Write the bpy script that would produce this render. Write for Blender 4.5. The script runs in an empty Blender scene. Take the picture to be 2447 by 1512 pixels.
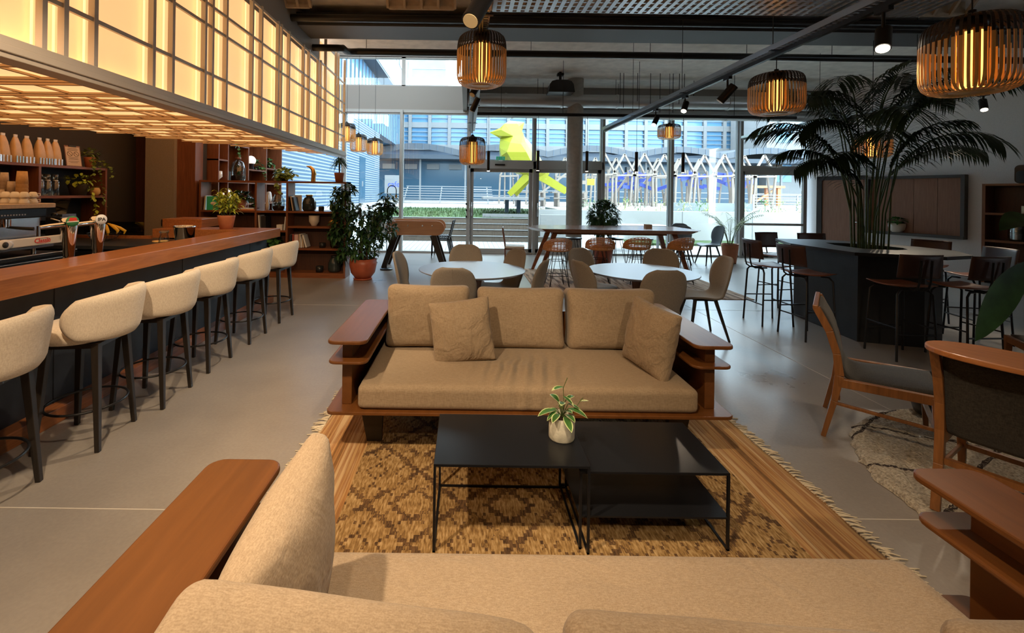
import bpy, math, random
from mathutils import Matrix, Vector, Euler
S = bpy.context.scene
COL = S.collection
R = math.radians
PI = math.pi
sin, cos = math.sin, math.cos
random.seed(7)

# ---------------------------------------------------------------- camera, sky, sun, exposure
EYE = 1.58
cam_d = bpy.data.cameras.new('camera')
cam = bpy.data.objects.new('camera', cam_d)
COL.objects.link(cam)
cam_d.sensor_fit = 'HORIZONTAL'
cam_d.sensor_width = 36.0
cam_d.lens = 36.0 * 1080 / 2447
cam_d.shift_x = (1223.5 - 1115) / 2447
cam_d.shift_y = -(756 - 462) / 2447
cam_d.clip_start = 0.02
cam_d.clip_end = 400
cam.location = (0, 0, EYE)
cam.rotation_euler = (Matrix.Rotation(R(90), 4, 'X') @ Matrix.Rotation(0.0135, 4, 'Z')).to_euler()
S.camera = cam
S.view_settings.view_transform = 'Standard'
S.view_settings.look = 'None'
S.view_settings.gamma = 1
S.view_settings.use_curve_mapping = False
S.view_settings.exposure = 0.10
try:
    S.cycles.use_denoising = True
    S.cycles.max_bounces = 8
    S.cycles.diffuse_bounces = 4
    S.cycles.glossy_bounces = 4
    S.cycles.transparent_max_bounces = 12
    S.cycles.sample_clamp_indirect = 4.0
    S.cycles.caustics_reflective = False
    S.cycles.caustics_refractive = False
except Exception:
    pass

world = bpy.data.worlds.new('sky')
S.world = world
world.use_nodes = True
wn = world.node_tree
bg = wn.nodes['Background']
tc = wn.nodes.new('ShaderNodeTexCoord')
mp = wn.nodes.new('ShaderNodeMapping')
mp.inputs['Scale'].default_value = (2, 2, 5)
nz = wn.nodes.new('ShaderNodeTexNoise')
nz.inputs['Scale'].default_value = 2.2
nz.inputs['Detail'].default_value = 6
cr = wn.nodes.new('ShaderNodeValToRGB')
cr.color_ramp.elements[0].position = 0.35
cr.color_ramp.elements[0].color = (0.56, 0.80, 1.0, 1)
cr.color_ramp.elements[1].position = 0.62
cr.color_ramp.elements[1].color = (0.90, 0.98, 1.0, 1)
wn.links.new(tc.outputs['Generated'], mp.inputs['Vector'])
wn.links.new(mp.outputs['Vector'], nz.inputs['Vector'])
wn.links.new(nz.outputs['Fac'], cr.inputs['Fac'])
wn.links.new(cr.outputs['Color'], bg.inputs['Color'])
bg.inputs['Strength'].default_value = 12.0

def lamp(kind, name, loc, energy, color, size=0.1, target=None, angle=60, blend=0.5, size_y=None):
    d = bpy.data.lights.new(name, kind)
    d.energy = energy
    d.color = color
    if kind == 'SPOT':
        d.spot_size = R(angle); d.spot_blend = blend; d.shadow_soft_size = size
    elif kind == 'AREA':
        d.size = size
        if size_y: d.shape = 'RECTANGLE'; d.size_y = size_y
    elif kind == 'POINT':
        d.shadow_soft_size = size
    o = bpy.data.objects.new(name, d)
    o.location = loc
    if target is not None:
        o.rotation_euler = (Vector(target) - Vector(loc)).to_track_quat('-Z', 'Y').to_euler()
    COL.objects.link(o)
    return o
sun = lamp('SUN', 'sun', (0, 20, 30), 0.8, (1.0, 0.97, 0.9), target=None)
sun.data.angle = R(8)
sun.rotation_euler = Euler((R(38), 0, R(-35)))
WARM = (1.0, 0.75, 0.48)
# unseen warm spotlights off the tracks, without heads, set to light sofas and floor: location, target, power, angle
UNSEEN_SPOTS = [((0.10, 0.9, 3.0), (0.15, 3.0, 0.3), 135, 95),
         ((1.0, -1.0, 3.0), (2.0, 2.5, 0.0), 140, 50),
         ((-0.35, -0.5, 3.0), (-0.3, 0.8, 0.7), 80, 52),  # added to brighten the near pillow and back cushions
         ((-1.2, 0.8, 3.0), (-1.9, 2.4, 0.0), 240, 105),
         ((-1.2, 3.6, 3.0), (-1.7, 4.6, 0.0), 140, 95)]

# ---------------------------------------------------------------- mesh builder
class MB:
    def __init__(s):
        s.v = []; s.f = []; s.mi = []; s.sm = []; s.m = 0; s.smooth = False; s.T = None
    def add(s, vs, fs, smooth=None):
        n = len(s.v)
        if s.T is not None: vs = [tuple(s.T @ Vector(p)) for p in vs]
        s.v += [tuple(p) for p in vs]
        sm = s.smooth if smooth is None else smooth
        for f in fs:
            s.f.append([i + n for i in f]); s.mi.append(s.m); s.sm.append(sm)
        return s
    def bx(s, x0, x1, y0, y1, z0, z1):
        v = [(x, y, z) for z in (z0, z1) for y in (y0, y1) for x in (x0, x1)]
        return s.add(v, [(0, 2, 3, 1), (4, 5, 7, 6), (0, 1, 5, 4), (1, 3, 7, 5), (3, 2, 6, 7), (2, 0, 4, 6)], False)
    def box(s, c, d, rot=None):
        M = Matrix.Translation(c) @ (Euler(rot).to_matrix().to_4x4() if rot else Matrix())
        hx, hy, hz = d[0] / 2, d[1] / 2, d[2] / 2
        v = [tuple(M @ Vector((x, y, z))) for z in (-hz, hz) for y in (-hy, hy) for x in (-hx, hx)]
        return s.add(v, [(0, 2, 3, 1), (4, 5, 7, 6), (0, 1, 5, 4), (1, 3, 7, 5), (3, 2, 6, 7), (2, 0, 4, 6)], False)
    def bar(s, p, q, w, d, up=(0, 0, 1), w2=None, d2=None):
        # a square bar from p to q
        p = Vector(p); q = Vector(q); t = (q - p).normalized(); u = Vector(up)
        if abs(t.dot(u)) > 0.98: u = Vector((0, 1, 0))
        a = t.cross(u).normalized(); b = a.cross(t)
        w2 = w if w2 is None else w2; d2 = d if d2 is None else d2
        v = []
        for c, ww, dd in ((p, w, d), (q, w2, d2)):
            for i, j in ((-1, -1), (1, -1), (1, 1), (-1, 1)):
                v.append(c + a * i * ww / 2 + b * j * dd / 2)
        return s.add(v, [(3, 2, 1, 0), (4, 5, 6, 7), (0, 1, 5, 4), (1, 2, 6, 5), (2, 3, 7, 6), (3, 0, 4, 7)], False)
    def tube(s, pts, r, n=8, closed=False, caps=True):
        pts = [Vector(p) for p in pts]; k = len(pts); v = []; f = []
        rr = r if isinstance(r, (list, tuple)) else [r] * k
        a = None
        for i, p in enumerate(pts):
            if closed: t = (pts[(i + 1) % k] - pts[i - 1])
            else: t = (pts[min(i + 1, k - 1)] - pts[max(i - 1, 0)])
            if t.length < 1e-9: t = Vector((0, 0, 1))
            t.normalize()
            if a is None:
                h = Vector((0, 0, 1)) if abs(t.z) < 0.9 else Vector((1, 0, 0))
                a = t.cross(h).normalized()
            a = (a - t * a.dot(t))
            a = a.normalized() if a.length > 1e-6 else t.orthogonal().normalized()
            b = t.cross(a)
            for j in range(n):
                an = 2 * PI * j / n
                v.append(p + (a * cos(an) + b * sin(an)) * rr[i])
        for i in range(k if closed else k - 1):
            for j in range(n):
                i2 = (i + 1) % k
                f.append((i * n + j, i * n + (j + 1) % n, i2 * n + (j + 1) % n, i2 * n + j))
        s.add(v, f, True)
        if caps and not closed:
            s.add(v[:n], [tuple(range(n))[::-1]], False); s.add(v[-n:], [tuple(range(n))], False)
        return s
    def cyl(s, p, q, r, r2=None, n=16):
        return s.tube([p, q], [r, r if r2 is None else r2], n)
    def lathe(s, prof, n=24, c=(0, 0, 0), smooth=True, sx=1, sy=1):
        v = []; f = []; k = len(prof)
        for r, z in prof:
            for j in range(n):
                a = 2 * PI * j / n
                v.append((c[0] + r * cos(a) * sx, c[1] + r * sin(a) * sy, c[2] + z))
        for i in range(k - 1):
            for j in range(n):
                f.append((i * n + j, i * n + (j + 1) % n, (i + 1) * n + (j + 1) % n, (i + 1) * n + j))
        if prof[0][0] > 1e-5: f.append(tuple(range(n))[::-1])
        if prof[-1][0] > 1e-5: f.append(tuple((k - 1) * n + j for j in range(n)))
        return s.add(v, f, smooth)
    def prism(s, poly, z0, z1):
        n = len(poly)
        v = [(x, y, z0) for x, y in poly] + [(x, y, z1) for x, y in poly]
        f = [tuple(range(n))[::-1], tuple(range(n, 2 * n))] + [(i, (i + 1) % n, n + (i + 1) % n, n + i) for i in range(n)]
        return s.add(v, f, False)
    def grid(s, fn, nu, nv, closed_u=False, smooth=True):
        v = [fn(i / nu, j / nv) for j in range(nv + 1) for i in range(nu + (0 if closed_u else 1))]
        w = nu if closed_u else nu + 1
        f = [(j * w + i, j * w + (i + 1) % w, (j + 1) * w + (i + 1) % w, (j + 1) * w + i) for j in range(nv) for i in range(nu)]
        return s.add(v, f, smooth)
    def shell(s, fn, nu, nv, th, smooth=True):
        # a sheet fn(u, v) given thickness th along its normal
        P = [[Vector(fn(i / nu, j / nv)) for i in range(nu + 1)] for j in range(nv + 1)]
        N = []
        for j in range(nv + 1):
            row = []
            for i in range(nu + 1):
                du = P[j][min(i + 1, nu)] - P[j][max(i - 1, 0)]
                dv = P[min(j + 1, nv)][i] - P[max(j - 1, 0)][i]
                n = du.cross(dv)
                row.append(n.normalized() if n.length > 1e-9 else Vector((0, 0, 1)))
            N.append(row)
        w = nu + 1; k = w * (nv + 1)
        def t(i, j):
            e = min(i, nu - i, j, nv - j)
            return th * (0.35 if e == 0 else (0.8 if e == 1 else 1)) / 2
        v = [P[j][i] + N[j][i] * t(i, j) for j in range(nv + 1) for i in range(w)] + [P[j][i] - N[j][i] * t(i, j) for j in range(nv + 1) for i in range(w)]
        f = [(j * w + i, j * w + i + 1, (j + 1) * w + i + 1, (j + 1) * w + i) for j in range(nv) for i in range(nu)]
        f += [tuple(k + a for a in q[::-1]) for q in f]
        for i in range(nu):
            f.append((i, k + i, k + i + 1, i + 1)); b = nv * w
            f.append((b + i + 1, k + b + i + 1, k + b + i, b + i))
        for j in range(nv):
            f.append(((j + 1) * w, k + (j + 1) * w, k + j * w, j * w)); b = nu
            f.append((j * w + b, k + j * w + b, k + (j + 1) * w + b, (j + 1) * w + b))
        return s.add(v, f, smooth)
    def ball(s, c, r, n=16, m=10, sc=(1, 1, 1)):
        return s.lathe([(max(r * sin(PI * i / m), 0) * 1, -r * cos(PI * i / m) * sc[2]) for i in range(m + 1)], n, c, True, sc[0], sc[1])
    def cushion(s, c, d, rad, puff=0.0, n=10, rot=None, wr=0.0, seed=0, sag=0.0):
        # a rounded, slightly puffed box (the thin direction is the smallest of d)
        hx, hy, hz = d[0] / 2, d[1] / 2, d[2] / 2
        M = Matrix.Translation(c) @ (Euler(rot).to_matrix().to_4x4() if rot else Matrix())
        th = min(range(3), key=lambda i: d[i])
        H = (hx, hy, hz)
        rnd = random.Random(seed); ph = [rnd.uniform(0, 6) for _ in range(6)]
        def warp(p):
            q = [max(-1, min(1, a)) for a in p]
            X = Vector((q[0] * hx, q[1] * hy, q[2] * hz))
            core = Vector([max(-(H[i] - rad), min(H[i] - rad, X[i])) for i in range(3)])
            o = X - core
            if o.length > 1e-9: X = core + o.normalized() * rad
            a, b = [i for i in range(3) if i != th]
            ua, ub = X[a] / H[a], X[b] / H[b]
            k = max(0, 1 - ua ** 2) ** 0.6 * max(0, 1 - ub ** 2) ** 0.6
            X[th] += (1 if X[th] > 0 else -1) * puff * k * min(1, abs(X[th]) / max(H[th] - 1e-6, 1e-6))
            # pillow corners pull out a little, edges draw in
            if puff > 0.02:
                X[a] *= 1 - 0.05 * (1 - ub ** 2); X[b] *= 1 - 0.05 * (1 - ua ** 2)
            if wr:
                e = abs(ua) ** 3
                X[th] += wr * (sin(ub * 7 + ph[0] + 3 * ua) * sin(ua * 4 + ph[1]) * (0.3 + e) + 0.5 * sin(ub * 15 + ua * 5 + ph[2]) * e)
            if sag: X[2] -= sag * (1 - ua ** 2) * (1 if X[2] > 0 else 0.2)
            return tuple(M @ X)
        for ax in range(3):
            for sg in (-1, 1):
                def fn(u, v):
                    # denser near the borders
                    g = lambda t: sin((t - 0.5) * PI * 0.96) / sin(PI * 0.48)
                    a, b = g(u), g(v)
                    p = [0, 0, 0]; p[ax] = sg; p[(ax + 1) % 3] = a * sg; p[(ax + 2) % 3] = b
                    return warp(p)
                s.grid(fn, n, n)
        return s
    def leaf(s, base, d, L, W, bend=0.3, fold=0.15, n=4, up=None):
        base = Vector(base); d = Vector(d).normalized()
        u = Vector(up) if up else Vector((0, 0, 1))
        a = d.cross(u)
        if a.length < 1e-3: a = Vector((1, 0, 0))
        a.normalize(); nrm = a.cross(d).normalized()
        v = []; f = []
        for i in range(n + 1):
            t = i / n
            c = base + d * L * t * (1 - 0.25 * bend * t) - Vector((0, 0, 1)) * bend * L * t * t
            w = W * (sin(PI * min(1, t * 0.96 + 0.04)) ** 0.75) * 0.5
            v += [c - a * w + nrm * w * fold, c, c + a * w + nrm * w * fold]
        for i in range(n):
            k = i * 3
            f += [(k, k + 1, k + 4, k + 3), (k + 1, k + 2, k + 5, k + 4)]
        return s.add(v, f, True)
    def text(s, body, size, M, ext=0.001, bold=0.0, shear=0.0):
        cu = bpy.data.curves.new('t', 'FONT'); cu.body = body; cu.size = size; cu.extrude = ext; cu.align_x = 'CENTER'; cu.align_y = 'CENTER'
        cu.offset = bold; cu.shear = shear
        o = bpy.data.objects.new('t', cu); COL.objects.link(o)
        dg = bpy.context.evaluated_depsgraph_get(); me = bpy.data.meshes.new_from_object(o.evaluated_get(dg))
        s.add([tuple(M @ v.co) for v in me.vertices], [tuple(p.vertices) for p in me.polygons], False)
        bpy.data.objects.remove(o); bpy.data.curves.remove(cu); bpy.data.meshes.remove(me)
        return s
    def build(s, name, mats, parent=None, label=None, bevel=0, weld=False, sub=0, solid=0):
        me = bpy.data.meshes.new(name)
        me.from_pydata(s.v, [], s.f)
        if not isinstance(mats, (list, tuple)): mats = [mats]
        for m in mats: me.materials.append(m)
        me.polygons.foreach_set('material_index', s.mi)
        me.polygons.foreach_set('use_smooth', s.sm)
        if weld:
            import bmesh
            b = bmesh.new(); b.from_mesh(me); bmesh.ops.remove_doubles(b, verts=b.verts, dist=0.0004); b.to_mesh(me); b.free()
        me.update()
        o = bpy.data.objects.new(name, me)
        COL.objects.link(o)
        if parent: o.parent = parent
        if label: o['label'] = label
        if solid:
            m = o.modifiers.new('t', 'SOLIDIFY'); m.thickness = solid; m.offset = 0
        if bevel:
            m = o.modifiers.new('b', 'BEVEL'); m.width = bevel; m.segments = 2; m.limit_method = 'ANGLE'; m.angle_limit = R(40)
        if sub:
            m = o.modifiers.new('s', 'SUBSURF'); m.levels = sub; m.render_levels = sub
        return o

def tag(o, label, cat, group=None):
    o['label'] = label; o['category'] = cat
    if group: o['group'] = group
    return o
def thing(name, label, cat, loc=(0, 0, 0), rz=0, group=None):
    o = bpy.data.objects.new(name, None); COL.objects.link(o)
    o.empty_display_size = 0.1
    o.location = loc; o.rotation_euler = (0, 0, rz)
    return tag(o, label, cat, group)
def one(mb, name, mats, label, cat, loc=(0, 0, 0), rz=0, group=None, **k):
    o = mb.build(name, mats, **k); o.location = loc; o.rotation_euler = (0, 0, rz)
    return tag(o, label, cat, group)
def struct(mb, name, mats, **k):
    o = mb.build(name, mats, **k); o['kind'] = 'structure'
    return o
KIDS = {}
def dup(root, loc, rz=0, label=None, group=None, scale=None):
    if root.name not in KIDS:
        allo = list(COL.objects)
        def kids(o): return [(c, kids(c)) for c in allo if c.parent == o]
        KIDS[root.name] = kids(root)
    r = root.copy(); COL.objects.link(r); r.location = loc; r.rotation_euler = (0, 0, rz)
    if scale: r.scale = (scale,) * 3 if not isinstance(scale, tuple) else scale
    if label: r['label'] = label
    if group: r['group'] = group
    def rec(tree, par):
        for c, sub in tree:
            d = c.copy(); COL.objects.link(d); d.parent = par; rec(sub, d)
    rec(KIDS[root.name], r)
    return r

# ---------------------------------------------------------------- materials
M = {}
def _new(name):
    m = bpy.data.materials.new(name); m.use_nodes = True
    return m, m.node_tree, m.node_tree.nodes['Principled BSDF']
def mat(name, col, rough=0.5, metal=0.0, noise=0.0, nscale=20.0, bump=0.0, bscale=80.0, spec=0.5, emit=None, es=1.0, trans=0.0, coat=0.0, sheen=0.0, stretch=(1, 1, 1), ior=1.45):
    m, t, p = _new(name)
    c = tuple(col) + (1,)
    p.inputs['Base Color'].default_value = c
    p.inputs['Roughness'].default_value = rough
    p.inputs['Metallic'].default_value = metal
    p.inputs['Specular IOR Level'].default_value = spec
    p.inputs['Coat Weight'].default_value = coat
    p.inputs['Coat Roughness'].default_value = 0.15
    p.inputs['Sheen Weight'].default_value = sheen
    p.inputs['IOR'].default_value = ior
    if trans: p.inputs['Transmission Weight'].default_value = trans
    if emit:
        p.inputs['Emission Color'].default_value = tuple(emit) + (1,); p.inputs['Emission Strength'].default_value = es
    if noise or bump:
        tcn = t.nodes.new('ShaderNodeTexCoord'); mpn = t.nodes.new('ShaderNodeMapping'); mpn.inputs['Scale'].default_value = stretch
        t.links.new(tcn.outputs['Object'], mpn.inputs['Vector'])
    if noise:
        n = t.nodes.new('ShaderNodeTexNoise'); n.inputs['Scale'].default_value = nscale; n.inputs['Detail'].default_value = 5
        t.links.new(mpn.outputs['Vector'], n.inputs['Vector'])
        r = t.nodes.new('ShaderNodeValToRGB')
        r.color_ramp.elements[0].position = 0.3; r.color_ramp.elements[1].position = 0.7
        r.color_ramp.elements[0].color = tuple(max(0, x * (1 - noise)) for x in col) + (1,)
        r.color_ramp.elements[1].color = tuple(min(1, x * (1 + noise)) for x in col) + (1,)
        t.links.new(n.outputs['Fac'], r.inputs['Fac']); t.links.new(r.outputs['Color'], p.inputs['Base Color'])
    if bump:
        n2 = t.nodes.new('ShaderNodeTexNoise'); n2.inputs['Scale'].default_value = bscale; n2.inputs['Detail'].default_value = 4
        t.links.new(mpn.outputs['Vector'], n2.inputs['Vector'])
        b = t.nodes.new('ShaderNodeBump'); b.inputs['Strength'].default_value = bump; b.inputs['Distance'].default_value = 0.01
        t.links.new(n2.outputs['Fac'], b.inputs['Height']); t.links.new(b.outputs['Normal'], p.inputs['Normal'])
    M[name] = m
    return m
def wood(name, c1, c2, axis='X', rough=0.35, scale=6.0, coat=0.1, spec=0.5):
    m, t, p = _new(name)
    tcn = t.nodes.new('ShaderNodeTexCoord'); mpn = t.nodes.new('ShaderNodeMapping')
    st = {'X': (0.6, 8, 8), 'Y': (8, 0.6, 8), 'Z': (8, 8, 0.6)}[axis]
    mpn.inputs['Scale'].default_value = st
    t.links.new(tcn.outputs['Object'], mpn.inputs['Vector'])
    n = t.nodes.new('ShaderNodeTexNoise'); n.inputs['Scale'].default_value = scale; n.inputs['Detail'].default_value = 8; n.inputs['Roughness'].default_value = 0.6; n.inputs['Distortion'].default_value = 0.4
    t.links.new(mpn.outputs['Vector'], n.inputs['Vector'])
    r = t.nodes.new('ShaderNodeValToRGB')
    r.color_ramp.elements[0].position = 0.3; r.color_ramp.elements[1].position = 0.72
    r.color_ramp.elements[0].color = tuple(c1) + (1,); r.color_ramp.elements[1].color = tuple(c2) + (1,)
    t.links.new(n.outputs['Fac'], r.inputs['Fac']); t.links.new(r.outputs['Color'], p.inputs['Base Color'])
    b = t.nodes.new('ShaderNodeBump'); b.inputs['Strength'].default_value = 0.12; b.inputs['Distance'].default_value = 0.004
    t.links.new(n.outputs['Fac'], b.inputs['Height']); t.links.new(b.outputs['Normal'], p.inputs['Normal'])
    p.inputs['Roughness'].default_value = rough; p.inputs['Coat Weight'].default_value = coat; p.inputs['Coat Roughness'].default_value = 0.2
    p.inputs['Specular IOR Level'].default_value = spec
    M[name] = m
    return m
def fabric(name, c, c2, sc=260, folds=None, wrinkle=0.0):
    m, t, p = _new(name)
    tcn = t.nodes.new('ShaderNodeTexCoord')
    mix = t.nodes.new('ShaderNodeMix'); mix.data_type = 'RGBA'
    ns = []
    for st in ((0.25, 1, 1), (1, 1, 0.25)):
        mpn = t.nodes.new('ShaderNodeMapping'); mpn.inputs['Scale'].default_value = st
        t.links.new(tcn.outputs['Object'], mpn.inputs['Vector'])
        n = t.nodes.new('ShaderNodeTexNoise'); n.inputs['Scale'].default_value = sc; n.inputs['Detail'].default_value = 2
        t.links.new(mpn.outputs['Vector'], n.inputs['Vector']); ns.append(n)
    ad = t.nodes.new('ShaderNodeMath'); ad.operation = 'ADD'
    t.links.new(ns[0].outputs['Fac'], ad.inputs[0]); t.links.new(ns[1].outputs['Fac'], ad.inputs[1])
    mr = t.nodes.new('ShaderNodeMapRange'); mr.inputs['From Min'].default_value = 0.75; mr.inputs['From Max'].default_value = 1.25
    t.links.new(ad.outputs[0], mr.inputs['Value']); t.links.new(mr.outputs['Result'], mix.inputs['Factor'])
    mix.inputs['A'].default_value = tuple(c) + (1,); mix.inputs['B'].default_value = tuple(c2) + (1,)
    t.links.new(mix.outputs['Result'], p.inputs['Base Color'])
    b = t.nodes.new('ShaderNodeBump'); b.inputs['Strength'].default_value = 0.25; b.inputs['Distance'].default_value = 0.002
    t.links.new(ad.outputs[0], b.inputs['Height']); t.links.new(b.outputs['Normal'], p.inputs['Normal'])
    if wrinkle:
        wv = t.nodes.new('ShaderNodeTexNoise'); wv.inputs['Scale'].default_value = 5.5; wv.inputs['Detail'].default_value = 3; wv.inputs['Distortion'].default_value = 1.6
        t.links.new(tcn.outputs['Object'], wv.inputs['Vector'])
        b2 = t.nodes.new('ShaderNodeBump'); b2.inputs['Strength'].default_value = wrinkle; b2.inputs['Distance'].default_value = 0.03
        t.links.new(wv.outputs['Fac'], b2.inputs['Height']); t.links.new(b2.outputs['Normal'], b.inputs['Normal'])
    if folds:
        mpn = t.nodes.new('ShaderNodeMapping'); mpn.inputs['Location'].default_value = (-folds[0] / folds[2], -folds[1] / folds[3], 0); mpn.inputs['Scale'].default_value = (1 / folds[2], 1 / folds[3], 0.0)
        t.links.new(tcn.outputs['Object'], mpn.inputs['Vector'])
        gr = t.nodes.new('ShaderNodeTexGradient'); gr.gradient_type = 'SPHERICAL'; t.links.new(mpn.outputs['Vector'], gr.inputs['Vector'])
        mp2 = t.nodes.new('ShaderNodeMapping'); mp2.inputs['Rotation'].default_value = (0, 0, R(12)); t.links.new(tcn.outputs['Object'], mp2.inputs['Vector'])
        wa = t.nodes.new('ShaderNodeTexWave'); wa.inputs['Scale'].default_value = 3.4; wa.inputs['Distortion'].default_value = 2.5; wa.inputs['Detail'].default_value = 1.5; wa.inputs['Detail Scale'].default_value = 1.2
        t.links.new(mp2.outputs['Vector'], wa.inputs['Vector'])
        mu = t.nodes.new('ShaderNodeMath'); mu.operation = 'MULTIPLY'; t.links.new(gr.outputs['Fac'], mu.inputs[0]); t.links.new(wa.outputs['Fac'], mu.inputs[1])
        b3 = t.nodes.new('ShaderNodeBump'); b3.inputs['Strength'].default_value = 0.9; b3.inputs['Distance'].default_value = 0.035
        t.links.new(mu.outputs[0], b3.inputs['Height']); t.links.new(b3.outputs['Normal'], b.inputs['Normal'])
    p.inputs['Roughness'].default_value = 0.92; p.inputs['Sheen Weight'].default_value = 0.15; p.inputs['Specular IOR Level'].default_value = 0.2
    M[name] = m
    return m
def glassy(name, tint=(1, 1, 1), refl=0.08, rough=0.0):
    # thin architectural glass: mostly see-through with a Fresnel-like sheen
    m, t, p = _new(name)
    t.nodes.remove(p)
    out = t.nodes['Material Output']
    tr = t.nodes.new('ShaderNodeBsdfTransparent'); tr.inputs['Color'].default_value = tuple(tint) + (1,)
    gl = t.nodes.new('ShaderNodeBsdfGlossy'); gl.inputs['Roughness'].default_value = rough
    lw = t.nodes.new('ShaderNodeLayerWeight'); lw.inputs['Blend'].default_value = 0.35
    mu = t.nodes.new('ShaderNodeMath'); mu.operation = 'MULTIPLY_ADD'; mu.inputs[1].default_value = 0.55; mu.inputs[2].default_value = refl
    t.links.new(lw.outputs['Fresnel'], mu.inputs[0])
    mx = t.nodes.new('ShaderNodeMixShader')
    t.links.new(mu.outputs[0], mx.inputs['Fac']); t.links.new(tr.outputs[0], mx.inputs[1]); t.links.new(gl.outputs[0], mx.inputs[2])
    t.links.new(mx.outputs[0], out.inputs['Surface'])
    M[name] = m
    return m
def emis(name, c, s):
    m, t, p = _new(name)
    p.inputs['Base Color'].default_value = tuple(c) + (1,)
    p.inputs['Emission Color'].default_value = tuple(c) + (1,); p.inputs['Emission Strength'].default_value = s
    M[name] = m
    return m

wood('walnut', (0.16, 0.050, 0.018), (0.30, 0.105, 0.040), 'X', 0.3)
wood('walnut_y', (0.16, 0.050, 0.018), (0.30, 0.105, 0.040), 'Y', 0.3)
wood('walnut_z', (0.15, 0.048, 0.018), (0.26, 0.090, 0.035), 'Z', 0.45)
wood('bar_wood', (0.24, 0.076, 0.022), (0.41, 0.145, 0.045), 'Y', 0.28)
wood('sofa_wood', (0.12, 0.042, 0.010), (0.172, 0.062, 0.015), 'Y', 0.36, 3, 0.0)
wood('oak', (0.17, 0.066, 0.018), (0.28, 0.112, 0.032), 'Z', 0.45)
wood('oak_top', (0.34, 0.125, 0.038), (0.50, 0.200, 0.070), 'X', 0.4, 9)
wood('dark_door', (0.055, 0.018, 0.008), (0.09, 0.032, 0.014), 'Z', 0.5)
wood('panel_wood', (0.26, 0.125, 0.075), (0.36, 0.185, 0.115), 'Z', 0.55, 5, 0.0)
wood('birch', (0.56, 0.30, 0.17), (0.68, 0.38, 0.22), 'X', 0.5, 3, 0.0)
wood('high_table', (0.15, 0.050, 0.022), (0.34, 0.125, 0.060), 'X', 0.18, 4, 0.3)
wood('rattan', (0.55, 0.22, 0.06), (0.75, 0.36, 0.12), 'X', 0.5)
wood('bamboo', (0.74, 0.42, 0.13), (0.90, 0.58, 0.22), 'Z', 0.45)
wood('timber', (0.16, 0.13, 0.105), (0.23, 0.195, 0.165), 'Z', 0.8, 5, 0.0)
wood('step_wood', (0.09, 0.068, 0.053), (0.15, 0.12, 0.09), 'X', 0.8, 6, 0.0)
fabric('cream', (0.63, 0.525, 0.41), (0.76, 0.66, 0.53), 220)
fabric('sofa_cloth', (0.285, 0.208, 0.133), (0.365, 0.274, 0.182), 170, wrinkle=0.35)
fabric('sofa_seat', (0.285, 0.208, 0.133), (0.365, 0.274, 0.182), 170, folds=(-0.02, 0.30, 0.42, 0.34))
fabric('near_cloth', (0.33, 0.245, 0.165), (0.46, 0.355, 0.25), 300, wrinkle=0.4)
fabric('pillow_cloth', (0.285, 0.208, 0.133), (0.365, 0.274, 0.182), 170, wrinkle=0.9)
fabric('taupe', (0.20, 0.172, 0.145), (0.25, 0.218, 0.185), 260)
fabric('charcoal_cloth', (0.022, 0.020, 0.018), (0.045, 0.040, 0.034), 200)
mat('black_metal', (0.012, 0.012, 0.014), 0.38, 0.3)
mat('table_black', (0.010, 0.011, 0.014), 0.28, 0.0, spec=0.35, bump=0.02, bscale=200)
mat('black_wood', (0.022, 0.016, 0.012), 0.45, noise=0.3, nscale=30, stretch=(1, 1, 0.1))
mat('bar_panel', (0.020, 0.024, 0.032), 0.5, noise=0.25, nscale=6)
mat('navy', (0.03, 0.045, 0.065), 0.6)
mat('grey_paint', (0.25, 0.228, 0.205), 0.6)
mat('frame_grey', (0.36, 0.35, 0.33), 0.45)
mat('white', (0.80, 0.81, 0.82), 0.5)
mat('wall_paint', (0.84, 0.84, 0.84), 0.85, noise=0.04, nscale=60)
mat('wall_dark', (0.040, 0.034, 0.028), 0.8)
mat('column_grey', (0.30, 0.255, 0.20), 0.8, noise=0.08, nscale=60)
mat('round_concrete', (0.42, 0.40, 0.36), 0.7, noise=0.1, nscale=14, bump=0.1)
mat('ceiling_paint', (0.86, 0.80, 0.73), 0.95, noise=0.12, nscale=5, bump=0.9, bscale=9)
mat('rib_paint', (0.46, 0.36, 0.26), 0.95, noise=0.15, nscale=8, bump=0.9, bscale=16)
mat('beam_black', (0.012, 0.012, 0.013), 0.6)
mat('beam_grey', (0.085, 0.083, 0.082), 0.6)
mat('pipe_black', (0.010, 0.009, 0.009), 0.35)
mat('duct', (0.48, 0.49, 0.49), 0.35, 0.7)
mat('steel', (0.60, 0.61, 0.62), 0.22, 1.0)
mat('chrome', (0.82, 0.80, 0.77), 0.06, 1.0)
mat('perf_steel', (0.45, 0.47, 0.49), 0.3, 0.9)
mat('terracotta', (0.52, 0.175, 0.075), 0.6, noise=0.12, nscale=10)
mat('terracotta_red', (0.40, 0.095, 0.045), 0.4, noise=0.12, nscale=8)
mat('soil', (0.035, 0.02, 0.012), 0.95, noise=0.5, nscale=60, bump=0.6)
mat('leaf_dark', (0.028, 0.080, 0.022), 0.45, noise=0.4, nscale=9)
mat('leaf_mid', (0.050, 0.150, 0.030), 0.45, noise=0.4, nscale=9)
mat('leaf_lime', (0.42, 0.50, 0.05), 0.5, noise=0.3, nscale=9)
mat('leaf_olive', (0.20, 0.27, 0.05), 0.5, noise=0.4, nscale=9)
mat('leaf_pale', (0.48, 0.55, 0.28), 0.5, noise=0.3, nscale=14)
mat('palm_leaf', (0.015, 0.040, 0.014), 0.5, noise=0.3, nscale=5)
mat('palm_stem', (0.07, 0.11, 0.03), 0.5, noise=0.3, nscale=12)
mat('bark', (0.10, 0.06, 0.035), 0.8, noise=0.4, nscale=30)
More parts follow.
